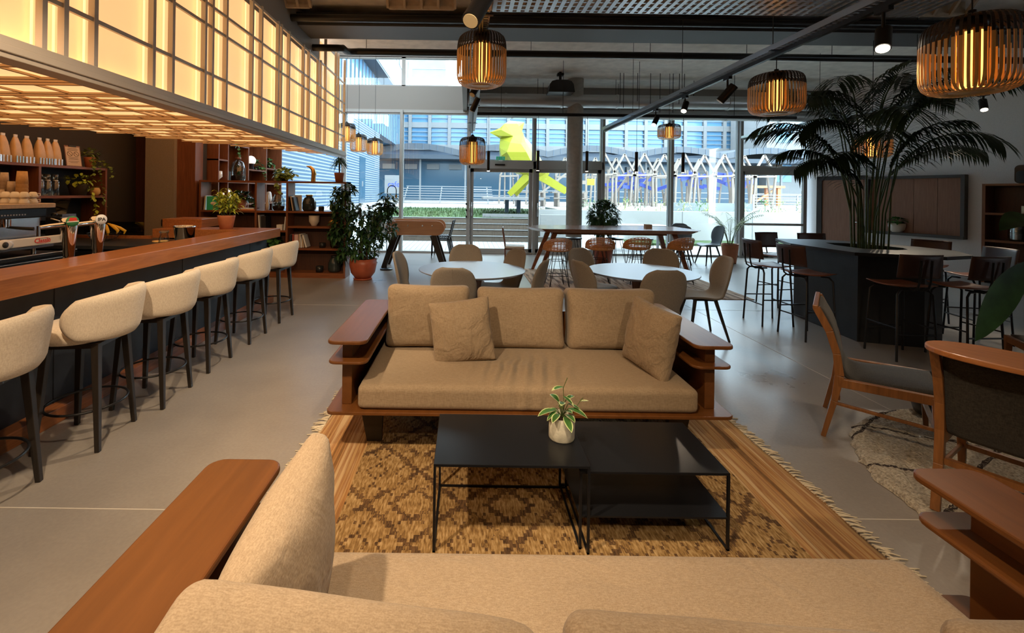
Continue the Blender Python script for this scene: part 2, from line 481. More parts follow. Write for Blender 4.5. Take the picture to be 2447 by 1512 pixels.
mat('ceramic', (0.76, 0.66, 0.55), 0.4)
mat('white_ceramic', (0.80, 0.74, 0.66), 0.25)
mat('stone_pot', (0.46, 0.44, 0.36), 0.8, noise=0.15, nscale=30, bump=0.2)
mat('dark_ceramic', (0.018, 0.018, 0.018), 0.3)
mat('dark_glass', (0.03, 0.04, 0.038), 0.08, spec=0.7)
mat('paper', (0.78, 0.74, 0.68), 0.8)
mat('kraft', (0.60, 0.38, 0.19), 0.8, noise=0.08, nscale=40)
mat('cup_kraft', (0.62, 0.36, 0.15), 0.75, noise=0.08, nscale=40)
mat('cup_beige', (0.55, 0.42, 0.30), 0.8, noise=0.1, nscale=60)
mat('gold', (0.72, 0.42, 0.12), 0.3, 0.9)
mat('brass', (0.60, 0.33, 0.10), 0.3, 0.9)
mat('banana', (0.80, 0.46, 0.03), 0.5, noise=0.12, nscale=14)
mat('green_book', (0.03, 0.50, 0.25), 0.5)
mat('book_white', (0.80, 0.80, 0.78), 0.6)
mat('book_black', (0.02, 0.02, 0.025), 0.5)
mat('book_red', (0.38, 0.07, 0.05), 0.6)
mat('book_tan', (0.62, 0.48, 0.34), 0.7)
mat('book_blue', (0.10, 0.16, 0.26), 0.6)
mat('book_orange', (0.80, 0.30, 0.12), 0.6)
mat('book_pink', (0.70, 0.45, 0.40), 0.6)
mat('seat_leather', (0.26, 0.095, 0.055), 0.35)
mat('dark_seat', (0.060, 0.026, 0.020), 0.42)
mat('octo_black', (0.016, 0.017, 0.019), 0.45, noise=0.2, nscale=8)
mat('octo_top', (0.022, 0.023, 0.026), 0.34)
mat('round_top', (0.16, 0.155, 0.168), 0.28, spec=0.6)
mat('grey_shell', (0.17, 0.20, 0.23), 0.5)
mat('black_plastic', (0.012, 0.012, 0.013), 0.3)
mat('speaker_cloth', (0.06, 0.065, 0.07), 0.9, bump=0.2, bscale=300)
mat('candle', (0.78, 0.66, 0.42), 0.5)
mat('lichen', (0.09, 0.075, 0.03), 0.9, noise=0.5, nscale=40)
mat('yellow', (0.255, 0.255, 0.014), 0.5)
mat('blue_board', (0.025, 0.045, 0.24), 0.6)
mat('green_sign', (0.02, 0.30, 0.16), 0.5, emit=(0.05, 0.5, 0.3), es=0.25)
mat('red_mark', (0.70, 0.05, 0.03), 0.5)
mat('green_mark', (0.05, 0.25, 0.10), 0.5)
mat('blue_mark', (0.05, 0.09, 0.5), 0.5)
mat('ink', (0.03, 0.025, 0.02), 0.6)
mat('wicker_dark', (0.05, 0.035, 0.02), 0.8, bump=0.6, bscale=120)
glassy('window_glass', (0.93, 0.97, 0.98), 0.015)
glassy('jar_glass', (0.86, 0.90, 0.88), 0.07)
glassy('smoke_glass', (0.42, 0.40, 0.36), 0.06)
emis('bulb', (1.0, 0.62, 0.22), 26)
emis('bulb_glow', (1.0, 0.50, 0.11), 2.6)
emis('spot_face', (1.0, 0.86, 0.66), 14)
emis('globe', (1.0, 0.90, 0.78), 0.9)
# ---------------------------------------------------------------- special surfaces
def floor_material():
    m, t, p = _new('polished_concrete')
    tcn = t.nodes.new('ShaderNodeTexCoord')
    n1 = t.nodes.new('ShaderNodeTexNoise'); n1.inputs['Scale'].default_value = 0.9; n1.inputs['Detail'].default_value = 9; n1.inputs['Roughness'].default_value = 0.62
    n2 = t.nodes.new('ShaderNodeTexNoise'); n2.inputs['Scale'].default_value = 55; n2.inputs['Detail'].default_value = 3
    for n in (n1, n2): t.links.new(tcn.outputs['Object'], n.inputs['Vector'])
    r = t.nodes.new('ShaderNodeValToRGB')
    r.color_ramp.elements[0].position = 0.32; r.color_ramp.elements[1].position = 0.70
    r.color_ramp.elements[0].color = (0.27, 0.240, 0.215, 1); r.color_ramp.elements[1].color = (0.38, 0.342, 0.305, 1)
    t.links.new(n1.outputs['Fac'], r.inputs['Fac'])
    mx = t.nodes.new('ShaderNodeMix'); mx.data_type = 'RGBA'; mx.blend_type = 'MULTIPLY'; mx.inputs['Factor'].default_value = 0.25
    t.links.new(r.outputs['Color'], mx.inputs['A']); t.links.new(n2.outputs['Fac'], mx.inputs['B'])
    t.links.new(mx.outputs['Result'], p.inputs['Base Color'])
    rr = t.nodes.new('ShaderNodeMapRange'); rr.inputs['To Min'].default_value = 0.20; rr.inputs['To Max'].default_value = 0.42
    t.links.new(n1.outputs['Fac'], rr.inputs['Value']); t.links.new(rr.outputs['Result'], p.inputs['Roughness'])
    b = t.nodes.new('ShaderNodeBump'); b.inputs['Strength'].default_value = 0.06; b.inputs['Distance'].default_value = 0.01
    t.links.new(n1.outputs['Fac'], b.inputs['Height']); t.links.new(b.outputs['Normal'], p.inputs['Normal'])
    p.inputs['Specular IOR Level'].default_value = 0.6
    M['floor'] = m
floor_material()
def stripes(name, c1, c2, freq, axis, rough=0.6, duty=0.5, soft=0.08):
    # hard stripes along one object axis (corrugated sheets, decking)
    m, t, p = _new(name)
    tcn = t.nodes.new('ShaderNodeTexCoord'); sp = t.nodes.new('ShaderNodeSeparateXYZ'); t.links.new(tcn.outputs['Object'], sp.inputs[0])
    mu = t.nodes.new('ShaderNodeMath'); mu.operation = 'MULTIPLY'; mu.inputs[1].default_value = freq; t.links.new(sp.outputs['XYZ'.index(axis)], mu.inputs[0])
    fr = t.nodes.new('ShaderNodeMath'); fr.operation = 'FRACT'; t.links.new(mu.outputs[0], fr.inputs[0])
    mr = t.nodes.new('ShaderNodeMapRange'); mr.inputs['From Min'].default_value = duty - soft; mr.inputs['From Max'].default_value = duty + soft
    t.links.new(fr.outputs[0], mr.inputs['Value'])
    mx = t.nodes.new('ShaderNodeMix'); mx.data_type = 'RGBA'; mx.inputs['A'].default_value = tuple(c1) + (1,); mx.inputs['B'].default_value = tuple(c2) + (1,)
    t.links.new(mr.outputs['Result'], mx.inputs['Factor']); t.links.new(mx.outputs['Result'], p.inputs['Base Color'])
    b = t.nodes.new('ShaderNodeBump'); b.inputs['Strength'].default_value = 0.5; b.inputs['Distance'].default_value = 0.02
    t.links.new(mr.outputs['Result'], b.inputs['Height']); t.links.new(b.outputs['Normal'], p.inputs['Normal'])
    p.inputs['Roughness'].default_value = rough
    M[name] = m
emis('lit_panel', (0.96, 0.575, 0.25), 0.86)
emis('under_lit', (1.0, 0.59, 0.25), 0.98)
emis('edge_glow', (1.0, 0.68, 0.28), 1.4)
mat('lattice', (0.62, 0.54, 0.46), 0.55)
mat('lattice_wood', (0.66, 0.46, 0.27), 0.55)

# ---------------------------------------------------------------- the room
b = MB().bx(-7, 14.5, -3.2, 11.95, -0.12, 0)
struct(b, 'floor', M['floor'])
b = MB()
for y in (2.23, 6.3, 9.9): b.bx(-7, 14, y - 0.003, y + 0.003, -0.001, 0.0012)
for x in (3.2, 7.5): b.bx(x - 0.003, x + 0.003, -3, 11.9, -0.001, 0.0012)
mat('joint', (0.55, 0.50, 0.44), 0.6)
struct(b, 'trim_1', M['joint'])
# ceiling: a rough sprayed slab with a raised bay in front of the clerestory and hollow ribs before the beam
ZC = 4.4
b = MB()
b.bx(-2.9, 14.5, -3.2, 9.05, ZC, ZC + 0.15)
b.bx(-0.05, 14.5, 9.05, 12.1, ZC, ZC + 0.15)
b.bx(-7, -2.9, -3.2, 8.3, 3.8, 3.95)
b.bx(-7, 0.1, 9.0, 12.1, 5.35, 5.5)
b.bx(-7, -2.9, 8.3, 9.05, ZC, ZC + 0.15)
struct(b, 'ceiling', M['ceiling_paint'])
b = MB()
for x0 in (-4.4, -2.95, -1.15, 0.30, 2.05, 3.85, 6.1, 8.0, 9.9):
    w = 0.95 if x0 > -2.9 else 0.7
    for y0 in (6.42, 5.0, 3.6):
        b.bx(x0, x0 + w, y0, y0 + 0.05, ZC - 0.20, ZC)
        b.bx(x0 + 0.02, x0 + w - 0.02, y0 - 0.02, y0 + 0.02, ZC - 0.22, ZC - 0.17)
        for k in range(5):
            xx = x0 + w * k / 4
            b.bar((xx, y0 - 0.16, ZC), (xx, y0, ZC - 0.20), 0.035, 0.05)
struct(b, 'trim_2', M['rib_paint'])
b = MB().bx(-2.62, 11.5, 6.86, 7.46, 4.10, 4.13)
b.m = 1
b.bx(-2.62, 11.5, 6.80, 6.90, 4.13, 4.28).bx(-2.62, 11.5, 7.15, 7.22, 4.13, ZC)
struct(b, 'trim_3', [M['beam_grey'], M['beam_black']])
b = MB().bx(-7, 14.5, -3.3, -3.15, 0, ZC)
struct(b, 'wall_back', M['wall_dark'])
b = MB().bx(-6.3, -6.15, -3.2, 8.5, 0, 4)
struct(b, 'wall_left', M['wall_dark'])
b = MB().bx(-6.15, -4.95, 8.45, 8.6, 0, 5.4).bx(-5.25, -5.10, 8.5, 12, 0, 5.4)
struct(b, 'wall_bar', M['wall_dark'])
b = MB().bx(-2.78, -2.6, -3.2, 7.9, 3.74, ZC)
struct(b, 'wall_bulkhead', M['grey_paint'])
# the right wall is splayed: it runs from the window back and outwards
ux, uy = -0.3585, 0.9335
def rw(s, off=0):   # a point on the right wall, s metres back from the window corner; off = into the room
    return (9.12 - ux * s - uy * off, 11.95 - uy * s + ux * off)
b = MB()
p0, p1, p2, p3 = rw(-0.2), rw(16.3), rw(16.3, -0.15), rw(-0.2, -0.15)
b.prism([p0, p1, p2, p3], 0, ZC)
struct(b, 'wall_right', M['wall_paint'])
# window wall
YW = 11.9
b = MB()
b.bx(-5.1, -0.08, YW - 0.02, YW + 0.2, 3.76, 4.38)
b.bx(-0.12, 9.4, YW, YW + 0.2, 3.74, ZC)
b.bx(-0.12, -0.02, 9.05, YW, 3.74, 5.4)
b.bx(-5.1, -0.08, YW, YW + 0.2, 5.14, 5.4)
struct(b, 'wall_window', M['grey_paint'])
def pane(x0, x1, z0, z1, y=YW + 0.05): return MB().bx(x0, x1, y, y + 0.012, z0, z1)
def window(n, x0, x1, z0, z1, bars=()):
    f = MB()
    w = 0.05
    f.bx(x0, x0 + w, YW, YW + 0.12, z0, z1).bx(x1 - w, x1, YW, YW + 0.12, z0, z1).bx(x0, x1, YW, YW + 0.12, z0, z0 + w).bx(x0, x1, YW, YW + 0.12, z1 - w, z1)
    o = struct(f, 'window_%d' % n, M['frame_grey'])
    pane(x0 + w, x1 - w, z0 + w, z1 - w).build('pane', M['window_glass'], o)
    return o
XM = [-5.08, -3.25, -1.73, 0.05, 1.77, 3.57, 5.37, 7.18, 9.07]
window(1, XM[0], XM[1], 0, 3.70); window(2, XM[1], XM[2], 0, 3.70); window(3, XM[2], XM[3], 0, 3.70)
window(4, XM[3], XM[4], 2.42, 3.70); window(5, XM[4], XM[5], 2.42, 3.70)
window(6, XM[5], XM[6], 0, 3.70); window(7, XM[6], XM[7], 0, 3.70); window(8, XM[7], XM[8], 2.36, 3.70)
window(9, -5.08, -1.70, 4.36, 5.16); window(10, -1.70, -0.12, 4.36, 5.16)
b = MB()
for x in XM[:-1]: b.bx(x - 0.035, x + 0.035, YW - 0.1, YW, 0, 3.74)
b.bx(-5, 9.1, YW - 0.04, YW, 3.68, 3.76)
b.bx(XM[3], XM[5], YW - 0.10, YW + 0.1, 2.24, 2.44)
b.bx(XM[7], XM[8], YW - 0.06, YW + 0.1, 2.26, 2.37)
b.bx(-5, 9.1, YW - 0.05, YW, 0, 0.05)
struct(b, 'trim_4', M['frame_grey'])
def glass_door(n, x0, x1, z1, push):
    f = MB(); w = 0.09
    f.bx(x0, x0 + w, YW - 0.02, YW + 0.06, 0.02, z1).bx(x1 - w, x1, YW - 0.02, YW + 0.06, 0.02, z1)
    f.bx(x0, x1, YW - 0.02, YW + 0.06, 0.02, 0.14).bx(x0, x1, YW - 0.02, YW + 0.06, z1 - w, z1)
    if push: f.bx(x0, x1, YW - 0.01, YW + 0.05, 0.84, 0.90)
    o = struct(f, 'door_%d' % n, M['frame_grey'])
    pane(x0 + w, x1 - w, 0.14, z1 - w).build('pane', M['window_glass'], o)
    hb = MB()
    hb.tube([(x0 + 0.045, YW - 0.02, 1.0), (x0 + 0.045, YW - 0.08, 1.0), (x0 + 0.045, YW - 0.08, 1.35 if not push else 1.12), (x0 + 0.045, YW - 0.02, 1.35 if not push else 1.12)], 0.012, 8)
    hb.build('door_handle', M['steel'], o)
glass_door(1, XM[3] + 0.04, XM[4] - 0.04, 2.24, False)
glass_door(2, XM[4] + 0.04, XM[5] - 0.04, 2.24, False)
glass_door(3, XM[7] + 0.04, XM[8] - 0.12, 2.26, True)
b = MB(); b.smooth = True
b.lathe([(0.19, 0), (0.19, ZC)], 40, (2.63, 11.05, 0))
struct(b, 'column', M['round_concrete'])
# the grey square column and the dark doors behind the bar
b = MB().bx(-5.78, -5.26, 8.12, 8.45, 0, 3.8)
struct(b, 'pillar', M['column_grey'])
b = MB().bx(-6.15, -5.75, 8.40, 8.45, 0, 2.15).bx(-6.15, -5.75, 8.36, 8.40, 0.02, 0.03)
o = struct(b, 'door_4', M['dark_door'])
MB().bx(-5.95, -5.90, 8.37, 8.40, 0.02, 2.1).build('door_edge', M['dark_door'], o)
b = MB().bx(-6.15, -5.7, 8.39, 8.45, 2.15, 3.8)
struct(b, 'trim_5', M['dark_door'])
b = MB().bx(-5.26, -4.93, 8.20, 8.44, 0, 2.6)
one(b, 'wall_panel', M['walnut_z'], 'plain red-brown wooden panel between the grey pillar and the bookcases', 'panel')
# door and framed recess on the right wall
def rbox(mb, s0, s1, o0, o1, z0, z1):
    return mb.prism([rw(s0, o0), rw(s1, o0), rw(s1, o1), rw(s0, o1)], z0, z1)
b = rbox(MB(), 0.28, 1.18, 0.0, 0.03, 0, 2.04)
o = struct(b, 'door_5', M['panel_wood'])
f = MB(); rbox(f, 0.16, 0.28, 0, 0.06, 0, 2.14); rbox(f, 0.16, 1.25, 0, 0.06, 2.04, 2.14)
f.build('door_frame', M['black_wood'], o)
h = MB(); rbox(h, 1.02, 1.14, 0.05, 0.08, 1.0, 1.02); rbox(h, 1.10, 1.13, 0.0, 0.08, 1.0, 1.02); h.build('door_handle', M['steel'], o)
t = thing('display_recess', 'wide dark-framed recess lined with brown wooden boards on the splayed wall behind the palm', 'recess', (0, 0, 0))
z0, z1 = 0.84, 2.04
f = MB(); rbox(f, 1.27, 2.97, 0, 0.14, z1, z1 + 0.06); rbox(f, 1.27, 1.33, 0, 0.14, z0, z1); rbox(f, 2.91, 2.97, 0, 0.14, z0, z1); rbox(f, 1.27, 2.97, 0, 0.17, z0 - 0.06, z0)
f.build('frame', M['beam_grey'], t)
for k in range(4):
    b = MB(); a = 1.33 + k * 0.395; rbox(b, a + 0.003, a + 0.392, 0.01, 0.03, z0, z1); b.build('wood_board', M['panel_wood'], t)
# vent on the ceiling edge, skirting
b = MB(); rbox(b, 0, 14, 0, 0.015, 0, 0.09)
struct(b, 'baseboard_right', M['white'])
b = MB().bx(6.5, 6.95, 7.5, 7.9, 4.3, 4.4)
one(b, 'air_vent', M['beam_black'], 'dark rectangular air vent on the ceiling above the palm', 'vent')

# ---------------------------------------------------------------- pipes, ducts, tracks
b = MB(); b.tube([(-1.95, 7.96, 4.05), (11.4, 7.96, 4.05)], 0.06, 14)
b.tube([(-1.95, 7.96, 4.05), (-2.06, 7.94, 4.04), (-2.12, 7.86, 4.02), (-2.12, 7.62, 4.0), (-2.18, 7.56, 3.98), (-2.6, 7.55, 3.98)], 0.058, 14)
t = thing('ceiling_pipe', 'black pipe with an elbow running across under the ceiling behind the beam', 'pipe')
b.build('pipe', M['pipe_black'], t)
for x in (-1.8, 1.1, 3.2, 4.9, 6.4, 8.5): MB().tube([(x, 7.96, 4.05), (x, 7.96, ZC)], 0.005, 6).build('hanger', M['black_metal'], t)
b = MB().tube([(-2.6, 6.62, 4.12), (11, 6.62, 4.12)], 0.055, 12)
one(b, 'ceiling_pipe', M['pipe_black'], 'straight black pipe running along the front of the ceiling beam', 'pipe')
def duct(y, z, r, x0, x1, label):
    t = thing('air_duct', label, 'duct')
    MB().tube([(x0, y, z), (x1, y, z)], r, 28).build('duct_pipe', M['duct'], t)
    x = x0 + 0.9
    while x < x1:
        MB().tube([(x, y, z), (x + 0.05, y, z)], r + 0.012, 28).build('collar', M['duct'], t)
        x += 1.35
    for k, x in enumerate([x0 + 1.7 + i * 1.9 for i in range(int((x1 - x0 - 1.7) / 1.9) + 1)]):
        MB().tube([(x, y, z), (x, y, ZC)], 0.006, 6).build('hanger', M['black_metal'], t)
duct(11.0, 3.86, 0.16, 0.0, 9.6, 'upper silver round air duct above the tall windows')
duct(11.42, 3.62, 0.12, 0.2, 9.4, 'lower thinner silver air duct above the tall windows')
b = MB()
for x, z in ((3.5, 3.7), (3.58, 3.6), (3.9, 3.75), (4.2, 3.7), (4.42, 3.5), (4.72, 3.5), (4.86, 3.7), (4.98, 3.65)):
    b.tube([(x, 10.4, ZC), (x, 10.4, z)], 0.007, 6)
struct(b, 'trim_6', M['black_metal'])
t = thing('lighting_rail', 'thin black rail hung on wires across the window front above the long high table', 'rail')
MB().tube([(0.1, 9.5, 3.26), (6.9, 9.5, 3.26)], 0.035, 10).build('rail', M['black_metal'], t)
for x in (0.7, 2.0, 3.6, 5.6): MB().tube([(x, 9.5, 3.26), (x, 9.5, ZC)], 0.005, 6).build('hanger', M['black_metal'], t)
TRK = 3.05
def track(x, y0, y1, label, z=TRK, w=0.14):
    t = thing('light_track', label, 'track')
    b = MB()
    for s in (-1, 1):
        b.bx(x + s * w / 2 - 0.004, x + s * w / 2 + 0.004, y0, y1, z, z + 0.055)
    y = y0
    while y < y1:
        b.bx(x - w / 2, x + w / 2, y, y + 0.03, z, z + 0.004); y += 0.055
    b.build('cable_tray', M['perf_steel'], t)
    MB().bx(x - 0.02, x + 0.02, y0, y1, z - 0.045, z - 0.005).build('rail', M['black_metal'], t)
    y = y0 + 0.6
    while y < y1:
        MB().tube([(x - w / 2, y, z + 0.03), (x - w / 2, y, ZC)], 0.004, 6).build('hanger', M['black_metal'], t)
        MB().bx(x - w / 2 - 0.03, x + w / 2 + 0.03, y - 0.02, y + 0.02, z - 0.012, z - 0.004).build('bracket', M['black_metal'], t)
        y += 1.9
    return t
track(0.10, 1.2, 10.7, 'central steel cable tray with black light rail running straight to the window')
track(3.10, 2.0, 10.2, 'long steel cable tray with black light rail hanging between the sofa and the palm')
track(6.90, 2.5, 11.3, 'cable tray and light rail nearest the splayed wall behind the palm', w=0.10)
b = MB()
for y in (3.52, 3.92): b.bx(0.2, 3.9, y, y + 0.006, 3.16, 3.22)
x = 0.2
while x < 3.9:
    b.bx(x, x + 0.035, 3.52, 3.92, 3.16, 3.166); x += 0.07
for k in range(5): b.bx(0.2, 3.9, 3.56 + k * 0.08, 3.58 + k * 0.08, 3.167, 3.172)
one(b, 'cable_tray', M['perf_steel'], 'wide perforated steel cable tray crossing at the top of the view', 'cable tray')

# track spotlights: black cylinders on a short stem
def spot_head(loc, aim, label, L=0.17, r=0.042, lit=True, ztop=TRK - 0.045):
    t = thing('track_spotlight', label, 'spotlight', loc)
    d = Vector(aim).normalized()
    MB().tube([(0, 0, ztop - loc[2]), (0, 0, 0)], 0.012, 8).bx(-0.02, 0.02, -0.06, 0.06, ztop - loc[2] - 0.03, ztop - loc[2]).build('stem', M['black_metal'], t)
    b = MB(); b.tube([-d * L * 0.45, d * L * 0.5], r, 20); b.build('housing', M['black_metal'], t)
    b = MB(); b.tube([d * (L * 0.5 + 0.001), d * (L * 0.5 + 0.006)], r * 0.82, 20)
    b.build('lens', M['spot_face'] if lit else M['candle'], t)
    return t
spot_head((0.06, 2.55, 2.64), (-0.35, -0.55, -0.8), 'large black spotlight at the very top hanging before the biggest middle lantern', 0.30, 0.052, False)
spot_head((0.08, 5.15, 2.76), (-0.4, -0.4, -0.8), 'small black spotlight just under the middle lantern, tipped down', 0.15, 0.04, False)
spot_head((0.10, 5.95, 2.76), (-0.4, 0.3, -0.85), 'black spotlight on the central track, second below the middle lantern', 0.2, 0.04, False)
spot_head((3.10, 5.40, 2.82), (-0.55, 0.3, -0.75), 'dark unlit spotlight on the long track behind the round-bottomed lantern', 0.24, 0.05, False)
spot_head((3.10, 6.45, 2.86), (-0.4, -0.4, -0.8), 'lit spotlight on the long track left of the palm, before the windows')
spot_head((3.10, 7.45, 2.82), (-0.45, -0.3, -0.8), 'lit spotlight furthest along the long track, beside the small flat lantern')
spot_head((3.10, 3.38, 2.78), (-0.35, -0.35, -0.85), 'bright lit spotlight on the near end of the long track', 0.2, 0.05)
spot_head((6.90, 7.25, 2.84), (-0.5, -0.4, -0.75), 'lit spotlight in front of the splayed wall, nearer the palm')
spot_head((6.90, 6.05, 2.86), (-0.3, -0.4, -0.85), 'lit spotlight in front of the splayed wall, under the large lantern')
for k, (loc, tgt, e, an) in enumerate(UNSEEN_SPOTS):
    lamp('SPOT', 'spot_lamp', loc, e, WARM, 0.04, tgt, an, 0.35)  # no heads are built for these unseen spots
lamp('SPOT', 'spot_lamp', (3.05, 3.30, 2.66), 34, (1, 0.80, 0.58), 0.03, (2.6, 2.3, 0), 75, 0.3)
lamp('SPOT', 'spot_lamp', (3.02, 6.38, 2.74), 60, (1, 0.80, 0.58), 0.03, (2.2, 5.4, 0.7), 70, 0.4)
lamp('SPOT', 'spot_lamp', (6.80, 7.18, 2.72), 70, (1, 0.82, 0.6), 0.03, (5.6, 5.9, 0.7), 60, 0.4)
lamp('SPOT', 'spot_lamp', (6.84, 5.98, 2.72), 70, (1, 0.82, 0.6), 0.03, (5.6, 4.6, 0.7), 60, 0.4)

# slim tube pendants over the long table
t0 = thing('tube_pendant', 'slim black tube pendant over the long table, first from the entrance door edge', 'pendant lamp', (0.45, 9.5, 2.06), 0, 'black tube pendants')
MB().tube([(0, 0, 0.0), (0, 0, 0.42)], 0.032, 16).build('tube_shade', M['black_metal'], t0)
MB().tube([(0, 0, 0.42), (0, 0, 1.168)], 0.004, 6).build('cord', M['black_metal'], t0)
MB().tube([(0, 0, -0.006), (0, 0, 0.001)], 0.028, 16).build('lens', M['spot_face'], t0)
for x, l in ((1.49, 'second slim black tube pendant, in front of the yellow bird legs'), (2.52, 'slim black tube pendant hanging in front of the round column'), (3.56, 'slim black tube pendant just past the round column, before the timber frames'), (4.54, 'slim black tube pendant furthest from the entrance door, by the tall mullion')):
    dup(t0, (x, 9.5, 2.08), 0, l)

# black housing hanging from the ceiling
t = thing('ceiling_speaker', 'rounded black box on a short mount under the pale ceiling', 'speaker', (2.12, 10.4, 4.02))
b = MB(); b.smooth = True
b.add([], [])
prof = [(-0.30, -0.12), (-0.27, 0.06), (-0.22, 0.13), (-0.12, 0.16), (0.12, 0.16), (0.22, 0.13), (0.27, 0.06), (0.30, -0.12)]
v = [(x, -0.2, z) for x, z in prof] + [(x * 0.96, 0.2, z) for x, z in prof]; n = len(prof)
b.add(v, [tuple(range(n))[::-1], tuple(range(n, 2 * n))] + [(i, (i + 1) % n, n + (i + 1) % n, n + i) for i in range(n)], False)
b.build('housing', M['black_plastic'], t, bevel=0.01)
MB().tube([(0, 0, 0.15), (0, 0, ZC - 4.02)], 0.03, 12).box((0, 0, 0.32), (0.14, 0.14, 0.05)).build('mount', M['black_metal'], t)

# ---------------------------------------------------------------- lit lattice canopy over the bar
t = thing('lit_canopy', 'large glowing lattice canopy of lit panels hanging over the whole bar', 'canopy')
XC = -2.45
YV = [0.6, 1.1, 1.55, 2.05, 2.3, 2.6, 2.74, 2.96, 3.51, 3.74, 4.2, 4.32, 4.57, 5.12, 5.35, 5.82, 5.92, 6.18, 6.73, 6.96, 7.39, 7.52, 7.78, 8.4, 8.56, 9.0]
ZR = [2.38, 2.68, 3.13, 3.33, 3.73]
b = MB()
b.bx(XC - 0.14, XC - 0.12, 0.5, 9.0, 2.36, 3.75)
b.build('side_panel', M['lit_panel'], t)
b = MB().bx(XC - 0.6, XC - 0.14, 8.98, 8.99, 2.36, 3.75)
b.build('side_panel', M['lit_panel'], t)
b = MB().bx(XC - 0.1, XC - 0.085, 0.5, 9.0, 2.385, 2.405)  # glowing strips added to imitate the panels' brighter edges
for y in YV: b.bx(XC - 0.1, XC - 0.09, y + 0.025, y + 0.034, 2.39, 3.72)
b.build('glow_strip', M['edge_glow'], t)
b = MB()
for y in YV: b.bx(XC - 0.03, XC + 0.012, y - 0.016, y + 0.016, 2.36, 3.76 if y < 7.7 else 4.2)
b.build('upright', M['lattice'], t)
o = b = MB()
for z in ZR[1:]: b.bx(XC - 0.02, XC + 0.004, 0.5, 9.02, z - 0.014, z + 0.014)
b.build('cross_rail', M['lattice'], t)
b = MB().bx(XC - 0.12, XC + 0.02, 0.5, 9.05, 2.26, 2.29).bx(XC - 0.10, XC + 0.035, 0.5, 9.05, 2.29, 2.33).bx(XC - 0.11, XC + 0.025, 0.5, 9.05, 2.33, 2.375)
b.build('edge_beam', M['lattice'], t, bevel=0.004)
MB().bx(XC - 0.15, XC - 0.13, 7.9, 9.0, 3.75, 4.2).build('side_panel', M['lit_panel'], t)
def xend(y): return max(-6.0, -2.50 - (9.0 - y) * 0.69)
# underside: long slats across, short slats along, lit sheet above; its far edge is stepped
steps = [(0.5, 5.0, -6.0)] + [(5.0 + k * 0.44, 5.44 + k * 0.44, xend(5.22 + k * 0.44)) for k in range(9)]
b = MB()
for a, c, x in steps: b.bx(x, XC - 0.1, a, c, 2.316, 2.33)
b.build('under_panel', M['under_lit'], t)
rnd = random.Random(3)
y = 0.55; ys = []
while y < 8.95:
    ys.append(y); xe = xend(y) if y > 5 else -6.0
    MB().bx(xe - rnd.random() * 0.15, XC - 0.1, y - 0.012, y + 0.012, 2.290, 2.306).build('long_slat', M['lattice_wood'], t)
    y += rnd.choice([0.08, 0.12, 0.16, 0.24, 0.30])
cells = []
for a, c in zip(ys, ys[1:]):
    if c - a < 0.11: continue
    x = -2.7 - rnd.random() * 0.4; xe = xend(c) if c > 5 else -6
    while x > xe + 0.1:
        cells.append((x, a, c)); x -= rnd.choice([0.10, 0.22, 0.35, 0.5])
cells.sort(key=lambda q: (q[0] ** 2 + q[1] ** 2) / (q[2] - q[1]) ** 0.5)
rest = MB()
for k, (x, a, c) in enumerate(cells):
    b = MB() if k < 100 else rest
    b.bx(x - 0.011, x + 0.011, a, c, 2.296, 2.310)
    if k < 100: b.build('cross_slat', M['lattice_wood'], t)
if rest.v:
    o = rest.build('cross_slats', M['lattice_wood'], t); o['kind'] = 'stuff'
